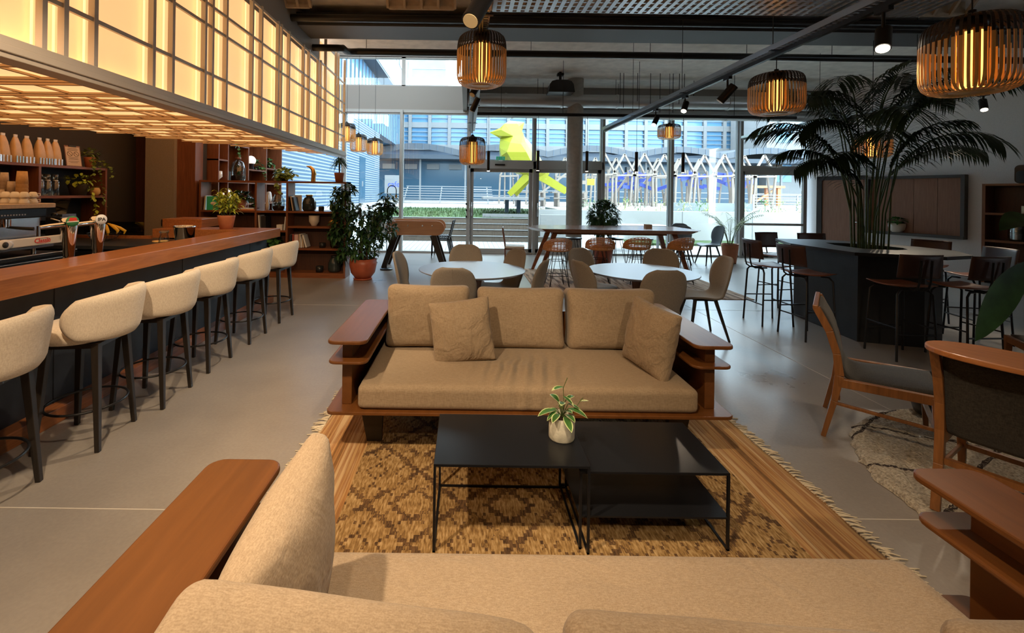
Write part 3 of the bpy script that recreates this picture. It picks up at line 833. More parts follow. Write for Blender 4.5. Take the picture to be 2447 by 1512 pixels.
# ---------------------------------------------------------------- rugs
def rug_material():
    m, t, p = _new('rug_pattern')
    N = t.nodes; L = t.links
    tcn = N.new('ShaderNodeTexCoord'); sp = N.new('ShaderNodeSeparateXYZ'); L.new(tcn.outputs['Object'], sp.inputs[0])
    def mth(op, a, b=None, c=None):
        n = N.new('ShaderNodeMath'); n.operation = op
        for i, x in enumerate((a, b, c)):
            if x is None: continue
            if isinstance(x, (int, float)): n.inputs[i].default_value = x
            else: L.new(x, n.inputs[i])
        return n.outputs[0]
    X, Y = sp.outputs[0], sp.outputs[1]
    xs = mth('SNAP', X, 0.014); ys = mth('SNAP', Y, 0.022)
    def lattice(sx, sy, off, wd):
        a = mth('ABSOLUTE', mth('SUBTRACT', mth('FRACT', mth('MULTIPLY', xs, sx)), 0.5))
        b_ = mth('ABSOLUTE', mth('SUBTRACT', mth('FRACT', mth('MULTIPLY', ys, sy)), 0.5))
        d = mth('ABSOLUTE', mth('SUBTRACT', mth('ADD', a, b_), off))
        return mth('LESS_THAN', d, wd)
    l1 = lattice(2.1, 1.9, 0.5, 0.036); l2 = lattice(2.1, 1.9, 0.24, 0.034); l3 = lattice(6.3, 5.7, 0.62, 0.045)
    pat = mth('MAXIMUM', mth('MAXIMUM', l1, l2), l3)
    def noise(sc, st, det=3):
        mp_ = N.new('ShaderNodeMapping'); mp_.inputs['Scale'].default_value = st; L.new(tcn.outputs['Object'], mp_.inputs['Vector'])
        n = N.new('ShaderNodeTexNoise'); n.inputs['Scale'].default_value = sc; n.inputs['Detail'].default_value = det; L.new(mp_.outputs['Vector'], n.inputs['Vector'])
        return n.outputs['Fac']
    brk = noise(9, (1, 1, 1)); thr = noise(110, (1, 0.22, 1)); str_ = noise(24, (1.0, 0.02, 1), 4)
    mk = mth('MULTIPLY', pat, mth('GREATER_THAN', mth('ADD', mth('MULTIPLY', brk, 0.6), mth('MULTIPLY', thr, 0.7)), 0.60))
    def mix(f, a, b_):
        n = N.new('ShaderNodeMix'); n.data_type = 'RGBA'
        if isinstance(f, (int, float)): n.inputs['Factor'].default_value = f
        else: L.new(f, n.inputs['Factor'])
        for k, x in (('A', a), ('B', b_)):
            if isinstance(x, tuple): n.inputs[k].default_value = x + (1,)
            else: L.new(x, n.inputs[k])
        return n.outputs['Result']
    def ramp(f, stops):
        n = N.new('ShaderNodeValToRGB'); L.new(f, n.inputs['Fac']); e = n.color_ramp.elements
        while len(e) < len(stops): e.new(0.5)
        for k, (pos, c) in enumerate(stops): e[k].position = pos; e[k].color = c + (1,)
        return n.outputs['Color']
    field = ramp(thr, [(0.30, (0.17, 0.092, 0.034)), (0.5, (0.35, 0.215, 0.085)), (0.72, (0.55, 0.38, 0.19))])
    field = mix(mk, field, ramp(thr, [(0.35, (0.04, 0.024, 0.016)), (0.7, (0.20, 0.11, 0.05))]))
    band = ramp(str_, [(0.36, (0.12, 0.055, 0.025)), (0.43, (0.38, 0.17, 0.06)), (0.49, (0.52, 0.33, 0.15)), (0.54, (0.30, 0.125, 0.05)), (0.63, (0.62, 0.44, 0.25))])
    band = mix(mth('MULTIPLY', thr, 0.35), band, (0.60, 0.36, 0.14))
    edge = mth('GREATER_THAN', mth('ABSOLUTE', X), 1.06)
    L.new(mix(edge, field, band), p.inputs['Base Color'])
    bp = N.new('ShaderNodeBump'); bp.inputs['Strength'].default_value = 0.7; bp.inputs['Distance'].default_value = 0.006
    L.new(mth('ADD', thr, str_), bp.inputs['Height']); L.new(bp.outputs['Normal'], p.inputs['Normal'])
    p.inputs['Roughness'].default_value = 0.95; p.inputs['Specular IOR Level'].default_value = 0.15
    M['rug'] = m
rug_material()
mat('fringe', (0.72, 0.62, 0.46), 0.9)
rnd = random.Random(11)
t = thing('patterned_rug', 'ochre flatweave rug with dark geometric pattern and fringed striped sides under the sofas', 'rug', (0.465, 2.0, 0))
b = MB()
def rf(u, v):
    x = -1.40 + 2.80 * u; y = -1.35 + 2.95 * v
    x += 0.012 * sin(v * 23) * (1 if abs(u - 0.5) > 0.49 else 0)
    return (x, y, 0.010 + 0.003 * sin(x * 9 + y * 4) * sin(y * 7))
b.shell(rf, 60, 50, 0.012)
b.build('woven_field', M['rug'], t)
b = MB()
for sgn in (-1, 1):
    y = -1.34
    while y < 1.58:
        x0 = sgn * 1.395; l = rnd.uniform(0.04, 0.095); a = rnd.uniform(-0.03, 0.03)
        b.tube([(x0, y, 0.012), (x0 + sgn * l * 0.5, y + a * 0.6, 0.010), (x0 + sgn * l, y + a, 0.003)], [0.0045, 0.004, 0.0025], 5)
        y += rnd.uniform(0.009, 0.02)
o = b.build('fringe', M['fringe'], t); o['kind'] = 'stuff'

def shag_material():
    m, t, p = _new('shag')
    N = t.nodes; L = t.links
    tcn = N.new('ShaderNodeTexCoord')
    n1 = N.new('ShaderNodeTexNoise'); n1.inputs['Scale'].default_value = 70; n1.inputs['Detail'].default_value = 5; L.new(tcn.outputs['Object'], n1.inputs['Vector'])
    n0 = N.new('ShaderNodeTexNoise'); n0.inputs['Scale'].default_value = 3; L.new(tcn.outputs['Object'], n0.inputs['Vector'])
    mxv = N.new('ShaderNodeMix'); mxv.data_type = 'VECTOR'; mxv.inputs['Factor'].default_value = 0.12
    L.new(tcn.outputs['Object'], mxv.inputs['A']); L.new(n0.outputs['Color'], mxv.inputs['B'])
    masks = []
    for ang in (0.45, -0.55):
        mp_ = N.new('ShaderNodeMapping'); mp_.inputs['Rotation'].default_value = (0, 0, ang); L.new(mxv.outputs['Result'], mp_.inputs['Vector'])
        sp = N.new('ShaderNodeSeparateXYZ'); L.new(mp_.outputs['Vector'], sp.inputs[0])
        a = N.new('ShaderNodeMath'); a.operation = 'MULTIPLY'; a.inputs[1].default_value = 2.1; L.new(sp.outputs[1], a.inputs[0])
        f = N.new('ShaderNodeMath'); f.operation = 'FRACT'; L.new(a.outputs[0], f.inputs[0])
        g = N.new('ShaderNodeMath'); g.operation = 'LESS_THAN'; g.inputs[1].default_value = 0.045; L.new(f.outputs[0], g.inputs[0])
        masks.append(g.outputs[0])
    mm = N.new('ShaderNodeMath'); mm.operation = 'MAXIMUM'; L.new(masks[0], mm.inputs[0]); L.new(masks[1], mm.inputs[1])
    gt = N.new('ShaderNodeMath'); gt.operation = 'GREATER_THAN'; gt.inputs[1].default_value = 0.42; L.new(n1.outputs['Fac'], gt.inputs[0])
    mu = N.new('ShaderNodeMath'); mu.operation = 'MULTIPLY'; L.new(mm.outputs[0], mu.inputs[0]); L.new(gt.outputs[0], mu.inputs[1])
    r = N.new('ShaderNodeValToRGB'); r.color_ramp.elements[0].position = 0.3; r.color_ramp.elements[1].position = 0.65
    r.color_ramp.elements[0].color = (0.30, 0.25, 0.19, 1); r.color_ramp.elements[1].color = (0.62, 0.55, 0.44, 1); L.new(n1.outputs['Fac'], r.inputs['Fac'])
    mx = N.new('ShaderNodeMix'); mx.data_type = 'RGBA'; mx.inputs['B'].default_value = (0.06, 0.045, 0.04, 1)
    L.new(mu.outputs[0], mx.inputs['Factor']); L.new(r.outputs['Color'], mx.inputs['A']); L.new(mx.outputs['Result'], p.inputs['Base Color'])
    bp = N.new('ShaderNodeBump'); bp.inputs['Strength'].default_value = 1.0; bp.inputs['Distance'].default_value = 0.02
    L.new(n1.outputs['Fac'], bp.inputs['Height']); L.new(bp.outputs['Normal'], p.inputs['Normal'])
    p.inputs['Roughness'].default_value = 1.0; p.inputs['Specular IOR Level'].default_value = 0.1
    M['shag'] = m
shag_material()
b = MB(); b.smooth = True; rnd = random.Random(2)
v = [(0, 0, 0.034)]; f = []; na, nr = 180, 70
for i in range(1, nr + 1):
    for j in range(na):
        rr = 1.13 * i / nr
        if i == nr: rr += rnd.uniform(-0.015, 0.02)
        z = 0.03 + rnd.uniform(-0.007, 0.007)
        if i >= nr - 1: z = 0.022 if i == nr - 1 else 0.002
        a = 2 * PI * j / na + rnd.uniform(-0.3, 0.3) / na
        v.append((rr * cos(a), rr * sin(a), z))
for j in range(na): f.append((0, 1 + j, 1 + (j + 1) % na))
for i in range(nr - 1):
    for j in range(na):
        f.append((1 + i * na + j, 1 + (i + 1) * na + j, 1 + (i + 1) * na + (j + 1) % na, 1 + i * na + (j + 1) % na))
b.add(v, f)
one(b, 'round_rug', M['shag'], 'round shaggy cream rug with thin dark lines under the wooden chairs', 'rug', (3.42, 2.25, 0.001))

def kilim():
    m, t, p = _new('kilim'); N = t.nodes; L = t.links
    tcn = N.new('ShaderNodeTexCoord'); mp_ = N.new('ShaderNodeMapping'); mp_.inputs['Scale'].default_value = (5, 0.7, 1); L.new(tcn.outputs['Object'], mp_.inputs['Vector'])
    n = N.new('ShaderNodeTexNoise'); n.inputs['Scale'].default_value = 3; n.inputs['Detail'].default_value = 5; L.new(mp_.outputs['Vector'], n.inputs['Vector'])
    r = N.new('ShaderNodeValToRGB'); e = r.color_ramp.elements; e.new(0.5); L.new(n.outputs['Fac'], r.inputs['Fac'])
    for k, (q, c) in enumerate(((0.38, (0.16, 0.10, 0.07, 1)), (0.5, (0.52, 0.34, 0.21, 1)), (0.62, (0.66, 0.50, 0.36, 1)))): e[k].position = q; e[k].color = c
    L.new(r.outputs['Color'], p.inputs['Base Color']); p.inputs['Roughness'].default_value = 0.9
    M['kilim'] = m
kilim()
b = MB().bx(0, 3.3, 0, 2.6, 0, 0.01)
one(b, 'flat_rug', M['kilim'], 'brown and tan flat rug with streaks under the wicker stools', 'rug', (1.15, 6.95, 0.0005))

# ---------------------------------------------------------------- sofas
def rounded(x0, x1, y0, y1, r, n=5, which=(1, 1, 1, 1)):
    out = []
    for k, (cx, cy, a0) in enumerate(((x1 - r, y1 - r, 0), (x0 + r, y1 - r, 90), (x0 + r, y0 + r, 180), (x1 - r, y0 + r, 270))):
        if not which[k]:
            out.append(((x1, y1), (x0, y1), (x0, y0), (x1, y0))[k]); continue
        for i in range(n + 1):
            a = R(a0 + 90 * i / n); out.append((cx + r * cos(a), cy + r * sin(a)))
    return out
def sofa(label, loc, rz, cloth, backs, W=1.20, seat_x=(-1.02, 1.0), face=1):
    t = thing('sofa', label, 'sofa', loc, rz)
    MB().prism(rounded(-W, W, 0, 1.05, 0.045), 0.258, 0.278).build('base_board', M['sofa_wood'], t, bevel=0.004)
    for s in (-1, 1):
        x0, x1 = sorted((s * W, s * (W - 0.235)))
        MB().prism(rounded(x0, x1, 0, 1.05, 0.05), 0.668, 0.69).build('arm_shelf', M['sofa_wood'], t, bevel=0.006)
        MB().prism(rounded(x0, x1, 0.02, 1.03, 0.05), 0.545, 0.563).build('lower_shelf', M['sofa_wood'], t, bevel=0.006)
        x0, x1 = sorted((s * (W - 0.07), s * (W - 0.13)))
        MB().bx(x0, x1, 0.10, 0.98, 0.278, 0.668).build('side_panel', M['sofa_wood'], t, bevel=0.004)
        for y in (0.22, 0.80):
            MB().bar((s * (W - 0.23), y, 0.258), (s * (W - 0.25), y, 0.0), 0.15, 0.05, (0, 1, 0), 0.09, 0.04).build('leg', M['black_wood'], t)
    MB().bx(-(W - 0.13), W - 0.13, 0.94, 0.985, 0.28, 0.64).build('back_panel', M['sofa_wood'], t, bevel=0.004)
    c = (seat_x[0] + seat_x[1]) / 2
    sb = MB(); sb.cushion((c, 0.470, 0.350), (seat_x[1] - seat_x[0], 0.90, 0.142), 0.035, 0.012, 26, wr=0.0)
    sb.build('seat_cushion', M['sofa_seat'] if cloth is M['sofa_cloth'] else cloth, t, weld=True)
    for (x, w, h, z, ry, y, rx) in backs:
        MB().cushion((x, y, z), (w, 0.20, h), 0.055, 0.035, 16, rot=(rx, ry, 0), wr=0.005, seed=int(x * 100) + 9).build('back_cushion', cloth, t, weld=True)
    return t
sofa('beige three-seat sofa with wooden shelf arms facing us across the coffee tables', (0.39, 2.64, 0.016), 0, M['sofa_cloth'],
     [(-0.665, 0.63, 0.46, 0.640, R(0.5), 0.78, R(-8)), (0.025, 0.66, 0.45, 0.635, 0, 0.78, R(-8)), (0.70, 0.67, 0.45, 0.635, R(0), 0.78, R(-8))])
# the nearer sofa is turned to face the other one, so we look over its back
sofa('beige sofa in the foreground seen over its slumped back cushions', (0.43, 1.475, 0.016), PI, M['near_cloth'],
     [(0.635, 0.68, 0.46, 0.592, R(-7), 0.70, R(-8)), (-0.07, 0.68, 0.45, 0.565, R(-4), 0.70, R(-8)), (-0.76, 0.66, 0.45, 0.570, R(-1), 0.70, R(-8))], W=1.245, seat_x=(-0.98, 1.02))
def pillow(name, label, loc, rot, d, m, seed):
    b = MB(); b.cushion((0, 0, 0), d, 0.018, 0.085, 22, wr=0.005, seed=seed)
    o = b.build(name, m, weld=True); o.location = loc; o.rotation_euler = rot
    return tag(o, label, 'pillow')
pillow('throw_pillow', 'square beige throw pillow leaning near the middle of the facing sofa', (-0.02, 3.13, 0.628), (R(-14), R(-8), 0), (0.43, 0.04, 0.43), M['pillow_cloth'], 4)
pillow('throw_pillow', 'crumpled beige throw pillow turned sideways at the far arm of the facing sofa', (1.22, 2.97, 0.650), (R(-9), R(5), R(-74)), (0.42, 0.045, 0.44), M['pillow_cloth'], 8)
pillow('throw_pillow', 'pale throw pillow standing on edge in the near sofa beside its wooden arm', (-0.435, 1.08, 0.635), (R(4), R(-3), R(90)), (0.52, 0.05, 0.46), M['near_cloth'], 5)

# ---------------------------------------------------------------- coffee tables
def coffee(label, x0, x1, y0, y1, z, shelf=None):
    t = thing('coffee_table', label, 'coffee table', (x0, y0, 0)); w, d = x1 - x0, y1 - y0; q = 0.011
    MB().bx(0, w, 0, d, z - 0.012, z).build('tabletop', M['table_black'], t, bevel=0.002)
    for X in (q / 2, w - q / 2):
        for Y in (q / 2, d - q / 2):
            MB().bx(X - q / 2, X + q / 2, Y - q / 2, Y + q / 2, 0.0125, z - 0.012).build('leg', M['table_black'], t)
    b = MB()
    for X in (0, w - q): b.bx(X, X + q, 0, d, 0.0125, 0.0125 + q)
    b.bx(0, w, d - q, d, 0.0125, 0.0125 + q)
    b.build('base_frame', M['table_black'], t)
    if shelf: MB().bx(0.001, w - 0.001, 0.001, d - 0.001, shelf - 0.008, shelf).build('shelf', M['table_black'], t)
    return t
coffee('taller black metal coffee table with an open frame, holding the small potted plant', -0.128, 0.556, 1.967, 2.418, 0.40)
coffee('lower black metal coffee table with a shelf beneath, tucked under the taller one', 0.517, 1.182, 1.996, 2.44, 0.36, 0.164)

# ---------------------------------------------------------------- bar stools
def bar_stool():
    t = thing('bar_stool', 'x', 'bar stool')
    b = MB(); b.lathe([(0.17, 0.638), (0.205, 0.645), (0.218, 0.68), (0.212, 0.72), (0.18, 0.742), (0.08, 0.75), (0, 0.75)], 36, (0, -0.035, 0)); b.build('seat', M['cream'], t)
    b = MB()
    def fn(u, v):
        a = (u - 0.5) * 2; q = (v - 0.5) * 2
        # a rounded outline wrapped round a barrel
        k = 0.36
        pa, pq = a * (1 - k * q * q) ** 0.5, q * (1 - k * a * a) ** 0.5
        pa *= 1 / (1 - k * 0.0) ; ang = pa * R(92)
        r = 0.25 + 0.020 * pq
        return (r * sin(ang) * 1.03, 0.02 + r * cos(ang) * 0.95, 0.812 - 0.02 * pa * pa + 0.152 * pq)
    b.shell(fn, 28, 12, 0.055)
    b.build('backrest', M['cream'], t, weld=True)
    for sx in (-1, 1):
        for sy in (-1, 1):
            MB().bar((sx * 0.145, sy * 0.135, 0.64), (sx * 0.185, sy * 0.175, 0), 0.042, 0.042, (0, 1, 0), 0.026, 0.026).build('leg', M['black_wood'], t, bevel=0.003)
    MB().bx(-0.165, 0.165, -0.16, 0.155, 0.615, 0.640).build('seat_frame', M['black_wood'], t)
    b = MB(); b.tube([(0.208 * cos(a) * 1.0, 0.208 * sin(a), 0.235) for a in [2 * PI * k / 40 for k in range(40)]], 0.0075, 8, closed=True)
    b.build('foot_ring', M['black_metal'], t)
    return t
s0 = bar_stool()
SL = ['cream upholstered bar stool nearest us, cut by the picture edge', 'second nearest cream bar stool along the counter, backrest shown whole', 'third cream bar stool along the counter from our end',
      'fourth cream bar stool along the counter, its seat hidden behind the backrest', 'fifth cream bar stool, next to last before the bookcase', 'cream bar stool furthest away, at the end of the counter by the bookcase']
for k, (x, y, a) in enumerate([(-2.42, 2.22, -80), (-2.39, 2.87, -82), (-2.35, 3.42, -86), (-2.38, 4.08, -90), (-2.38, 4.82, -90), (-2.38, 5.58, -92)]):
    if k == 0: s0.location = (x, y, 0); s0.rotation_euler = (0, 0, R(a)); s0['label'] = SL[0]; s0['group'] = 'cream stools along the bar'
    else: dup(s0, (x, y, 0), R(a), SL[k])

# ---------------------------------------------------------------- bar counter
t = thing('bar_counter', 'long bar counter with red-brown wooden top and dark panelled front', 'bar counter', (0, 0, 0))
b = MB().prism([(-2.65, -1.5), (-2.65, 6.45), (-4.2, 6.45), (-4.2, 6.05), (-3.03, 6.05), (-3.03, -1.5)], 0.93, 1.05)
b.build('countertop', M['bar_wood'], t, bevel=0.004)
b = MB().bx(-2.98, -2.82, -1.5, 6.40, 0.10, 0.93).bx(-4.2, -2.98, 6.28, 6.40, 0, 0.93)
b.build('front_panel', M['bar_panel'], t)
b = MB()
for y in (0.3, 1.7, 3.1, 4.5, 5.9): b.bx(-2.821, -2.817, y, y + 0.006, 0.1, 0.93)
b.build('panel_joint', M['black_metal'], t)
MB().bx(-2.98, -2.72, -1.5, 6.42, 0.0, 0.10).build('plinth', M['bar_wood'], t, bevel=0.004)
MB().bx(-4.25, -3.70, 6.32, 6.80, 1.05, 1.17).build('raised_end', M['bar_wood'], t, bevel=0.004)
# work counters behind it
b = MB().bx(-3.6, -3.05, -1.5, 5.6, 0.86, 0.90)
t = thing('work_counter', 'dark work counter behind the bar top carrying the taps', 'counter')
b.build('worktop', M['octo_top'], t); MB().bx(-3.55, -3.1, -1.5, 5.6, 0, 0.86).build('cabinet', M['black_plastic'], t)
t = thing('machine_counter', 'dark island counter under the espresso machine', 'counter')
MB().bx(-5.3, -4.25, 2.6, 4.9, 0.86, 0.90).build('worktop', M['octo_top'], t); MB().bx(-5.25, -4.32, 2.6, 4.88, 0, 0.86).build('cabinet', M['black_plastic'], t)
for (y0, y1) in ((3.2, 4.02), (4.06, 4.84)):
    o = MB().bx(-4.32, -4.29, y0, y1, 0.12, 0.86).build('door', M['dark_glass'], t)
    MB().bx(-4.28, -4.22, y0 + 0.02, y1 - 0.02, 0.825, 0.865).build('handle', M['steel'], o, bevel=0.006)
MB().bx(-4.25, -4.21, 2.6, 4.9, 0.885, 0.925).build('steel_edge', M['steel'], t, bevel=0.006)
t = thing('back_counter', 'black back counter at the far end of the bar holding the fruit bowl', 'counter')
MB().bx(-5.48, -3.66, 5.2, 6.02, 0.88, 0.92).build('worktop', M['octo_top'], t); MB().bx(-5.48, -3.70, 5.25, 6.0, 0, 0.88).build('cabinet', M['black_plastic'], t)
MB().bx(-5.48, -4.2, 6.02, 6.05, 0.88, 0.96).build('backsplash', M['bar_wood'], t)

# ---------------------------------------------------------------- round tables and shell chairs
def round_table(label, x, y):
    t = thing('round_table', label, 'table', (x, y, 0), 0)
    b = MB(); b.lathe([(0.545, 0.722), (0.585, 0.740), (0.585, 0.745), (0.58, 0.748)], 64, smooth=False); b.build('tabletop', M['round_top'], t)
    b = MB(); b.lathe([(0.10, 0.03), (0.075, 0.35), (0.12, 0.70), (0.20, 0.722)], 6, smooth=False); b.build('pedestal', M['walnut_z'], t)
    MB().lathe([(0.27, 0), (0.27, 0.02), (0.10, 0.035)], 40).build('base', M['black_metal'], t)
    return t
round_table('grey-topped round table behind the sofa, the one in line with the glass entrance doors', 0.07, 5.0)
round_table('grey-topped round table behind the sofa, the one nearer the dark counter with the palm', 1.95, 5.0)
def catmull(P, t):
    n = len(P) - 1; s = min(t * n, n - 1e-6); i = int(s); f = s - i
    g = lambda k: P[max(0, min(n, k))]
    a, b_, c, d = g(i - 1), g(i), g(i + 1), g(i + 2)
    return [0.5 * (2 * b_[k] + (c[k] - a[k]) * f + (2 * a[k] - 5 * b_[k] + 4 * c[k] - d[k]) * f * f + (3 * b_[k] - a[k] - 3 * c[k] + d[k]) * f ** 3) for k in range(len(b_))]
# profile: y, z, half width, wrap
SH = [(-0.24, 0.425, 0.13, 0), (-0.20, 0.445, 0.20, 0), (-0.08, 0.452, 0.235, 0), (0.06, 0.440, 0.225, 0.01), (0.15, 0.452, 0.185, 0.02), (0.20, 0.52, 0.170, 0.035), (0.225, 0.62, 0.205, 0.05), (0.25, 0.75, 0.215, 0.05), (0.275, 0.86, 0.175, 0.035), (0.285, 0.905, 0.09, 0.02)]
def shell_chair(m, legm, name='shell_chair'):
    t = thing(name, 'x', 'chair')
    b = MB()
    def fn(u, v):
        y, z, w, k = catmull(SH, v); a = (u - 0.5) * 2
        up = max(0, min(1, (v - 0.45) * 4))
        return (w * a, y - k * a * a * 1.2, z + (1 - up) * 0.03 * abs(a) ** 2.5)
    b.shell(fn, 14, 34, 0.028)
    b.build('seat_shell', m, t, weld=True)
    b = MB(); b.tube([(0, catmull(SH, v)[0] + 0.0135, catmull(SH, v)[1]) for v in [0.6 + 0.4 * k / 12 for k in range(12)]], 0.0022, 5)
    b.build('back_seam', m, t)
    for sx in (-1, 1):
        for sy in (-1, 1):
            MB().bar((sx * 0.12, sy * 0.11 - 0.03, 0.435), (sx * 0.21, sy * 0.21 - 0.02, 0), 0.03, 0.03, (0, 1, 0), 0.018, 0.018).build('leg', legm, t)
    MB().box((0, -0.03, 0.425), (0.22, 0.22, 0.012)).build('leg_plate', M['black_metal'], t)
    return t
def face(d): return math.atan2(d[0], -d[1])
def place(proto, first, back, d, label, off=0.27, group=None):
    v = Vector((d[0], d[1])).normalized(); x, y = back[0] + v.x * off, back[1] + v.y * off
    if first:
        proto.location = (x, y, 0); proto.rotation_euler = (0, 0, face(v)); proto['label'] = label
        if group: proto['group'] = group
        return proto
    return dup(proto, (x, y, 0), face(v), label)
sc = shell_chair(M['taupe'], M['black_wood'])
C = [((-0.80, 5.15), (1, -0.12), 'taupe shell chair seen in profile at the outer end of the first round table'),
     ((0.0, 5.98), (0, -1), 'taupe shell chair on the window side of the first round table, facing us'),
     ((-0.12, 4.10), (0.12, 1), 'taupe shell chair with its seamed back to us at the first round table'),
     ((0.66, 5.55), (-0.9, -0.5), 'taupe shell chair angled in at the first round table, seat and back both showing'),
     ((0.84, 4.70), (-0.85, 0.35), 'taupe shell chair seen almost edge-on between the two round tables, part of the first table'),
     ((1.15, 4.66), (0.95, 0.3), 'taupe shell chair just above the sofa back facing into the second round table'),
     ((1.42, 5.75), (0.5, -0.85), 'taupe shell chair set back behind the sideways one at the second round table'),
     ((2.50, 5.80), (-0.35, -0.9), 'taupe shell chair on the window side of the second round table, facing us'),
     ((1.84, 4.12), (0.0, 1), 'taupe shell chair with its seamed back to us at the second round table'),
     ((2.97, 5.12), (-1, 0.05), 'taupe shell chair in profile next to the dark bar-height counter, legs in full view')]
for k, (bk, d, l) in enumerate(C): place(sc, k == 0, bk, d, l, group='taupe shell chairs around the round tables')
gc = shell_chair(M['grey_shell'], M['black_wood'], 'grey_chair')
for k, (bk, d, l) in enumerate([((5.95, 10.55), (-1, -0.1), 'slate grey chair turned sideways beside the potted palm near the windows'),
                                ((4.95, 10.3), (0.15, 1), 'slate grey chair with its back to us at the end of the long high table'),
                                ((5.35, 11.35), (-0.2, -1), 'slate grey chair close to the glass, behind the two other grey ones')]):
    place(gc, k == 0, bk, d, l, group='grey chairs near the windows')

# ---------------------------------------------------------------- long high table, wicker stools
t = thing('high_table', 'long dark wooden high table with splayed legs and a boat-shaped top', 'table')
P = [(1.20, 9.1), (1.42, 8.45), (4.30, 8.38), (4.48, 8.62), (4.40, 9.6), (1.60, 9.65)]
b = MB(); n = len(P); cx, cy = 2.9, 9.05
q = [(cx + (x - cx) * 0.93, cy + (y - cy) * 0.86) for x, y in P]
v = [(x, y, 0.935) for x, y in P] + [(x, y, 0.925) for x, y in P] + [(x, y, 0.865) for x, y in q]
b.add(v, [tuple(range(n)), tuple(range(2 * n, 3 * n))[::-1]] + [(k * n + (i + 1) % n, k * n + i, (k + 1) * n + i, (k + 1) * n + (i + 1) % n) for k in (0, 1) for i in range(n)], False)
b.build('tabletop', M['high_table'], t)
for a, c in (((1.72, 8.72), (1.40, 8.62)), ((1.72, 9.38), (1.40, 9.48)), ((4.0, 8.72), (4.28, 8.62)), ((4.0, 9.38), (4.28, 9.48))):
    MB().bar((a[0], a[1], 0.87), (c[0], c[1], 0.0115), 0.10, 0.06, (0, 1, 0), 0.055, 0.05).build('leg', M['high_table'], t)
MB().bx(1.7, 4.0, 9.0, 9.08, 0.79, 0.86).build('rail', M['high_table'], t)
b = MB().bx(-0.06, 0.06, -0.06, 0.06, 0, 0.08)
one(b, 'napkin_box', M['book_tan'], 'small pale wooden box standing on the long high table', 'box', (3.62, 9.0, 0.935))
def wicker():
    t = thing('wicker_stool', 'x', 'stool')
    def sf(a, v):   # a: angle, v: 0 seat rim .. 1 top of back
        back = max(0, cos(a))
        r = 0.20 + 0.03 * v
        return (r * sin(a) * 1.08, r * cos(a), 0.62 + (0.21 * (back ** 0.5) * v) + 0.012)
    b = MB(); b.smooth = True
    b.grid(lambda u, v: (0.205 * v * sin(u * 2 * PI) * 1.05, 0.2 * v * cos(u * 2 * PI), 0.600 + 0.025 * v * v), 28, 5, True)
    b.build('seat', M['rattan'], t, solid=0.012)
    b = MB()
    for k in range(12):
        v = k / 11
        b.tube([sf(R(-100 + 200 * i / 24), v) for i in range(25)], 0.0065 if k % 3 else 0.009, 6)
    for k in range(15):
        a = R(-98 + 196 * k / 14)
        b.tube([sf(a, v / 5) for v in range(6)], 0.007, 6)
    b.build('wicker_back', M['rattan'], t)
    for sx in (-1, 1):
        for sy in (-1, 1):
            b = MB(); b.tube([(sx * 0.10, sy * 0.10, 0.60), (sx * 0.17, sy * 0.17, 0.0)], 0.006, 6)
            b.tube([(sx * 0.03, sy * 0.10, 0.60), (sx * 0.16, sy * 0.165, 0.03)], 0.005, 6)
            b.build('leg', M['black_metal'], t)
    b = MB(); b.tube([(0.148, 0.148, 0.2), (-0.148, 0.148, 0.2), (-0.148, -0.148, 0.2), (0.148, -0.148, 0.2)], 0.006, 6, closed=True)
    b.build('foot_rest', M['black_metal'], t); b = MB()
    b.tube([(0.115, 0.115, 0.45), (-0.115, 0.115, 0.45), (-0.115, -0.115, 0.45), (0.115, -0.115, 0.45)], 0.005, 6, closed=True)
    b.build('upper_ring', M['black_metal'], t)
    return t
ws = wicker()
for k, (x, y, l) in enumerate([(1.56, 7.72, 'honey rattan stool nearest the splayed leg of the long high table'), (2.36, 7.95, 'wicker stool second along the front of the long table'),
                               (3.06, 8.1, 'paler wicker stool third along the front of the long table'), (3.85, 8.15, 'wicker stool mostly hidden behind a taupe chair at the far end of the long table')]):
    if k == 0: ws.location = (x, y, 0.011); ws.rotation_euler = (0, 0, R(185)); ws['label'] = l; ws['group'] = 'wicker stools at the long table'
    else: dup(ws, (x, y, 0.011), R(180 + 12 * (k - 2)), l)
t0 = thing('wire_stool', 'x', 'stool')
MB().lathe([(0.0, 0.60), (0.19, 0.60), (0.20, 0.62), (0.18, 0.635), (0, 0.64)], 28).build('seat_pad', M['black_plastic'], t0)
for sx in (-1, 1):
    for sy in (-1, 1):
        b = MB(); b.tube([(sx * 0.12, sy * 0.12, 0.60), (sx * 0.19, sy * 0.19, 0.0)], 0.006, 6); b.tube([(sx * 0.05, sy * 0.12, 0.60), (sx * 0.18, sy * 0.185, 0.03)], 0.005, 6); b.build('leg', M['black_metal'], t0)
for k, (x, y, l) in enumerate([(2.38, 10.05, 'black padded wire-legged stool behind the long table, nearest the column'), (3.30, 10.05, 'black padded wire-legged stool in the middle of the far side of the long table'), (3.98, 10.1, 'black padded stool behind the long table, closest to the grey chairs')]):
    if k == 0: t0.location = (x, y, 0); t0['label'] = l; t0['group'] = 'black stools behind the long table'
    else: dup(t0, (x, y, 0), 0.3 * k, l)
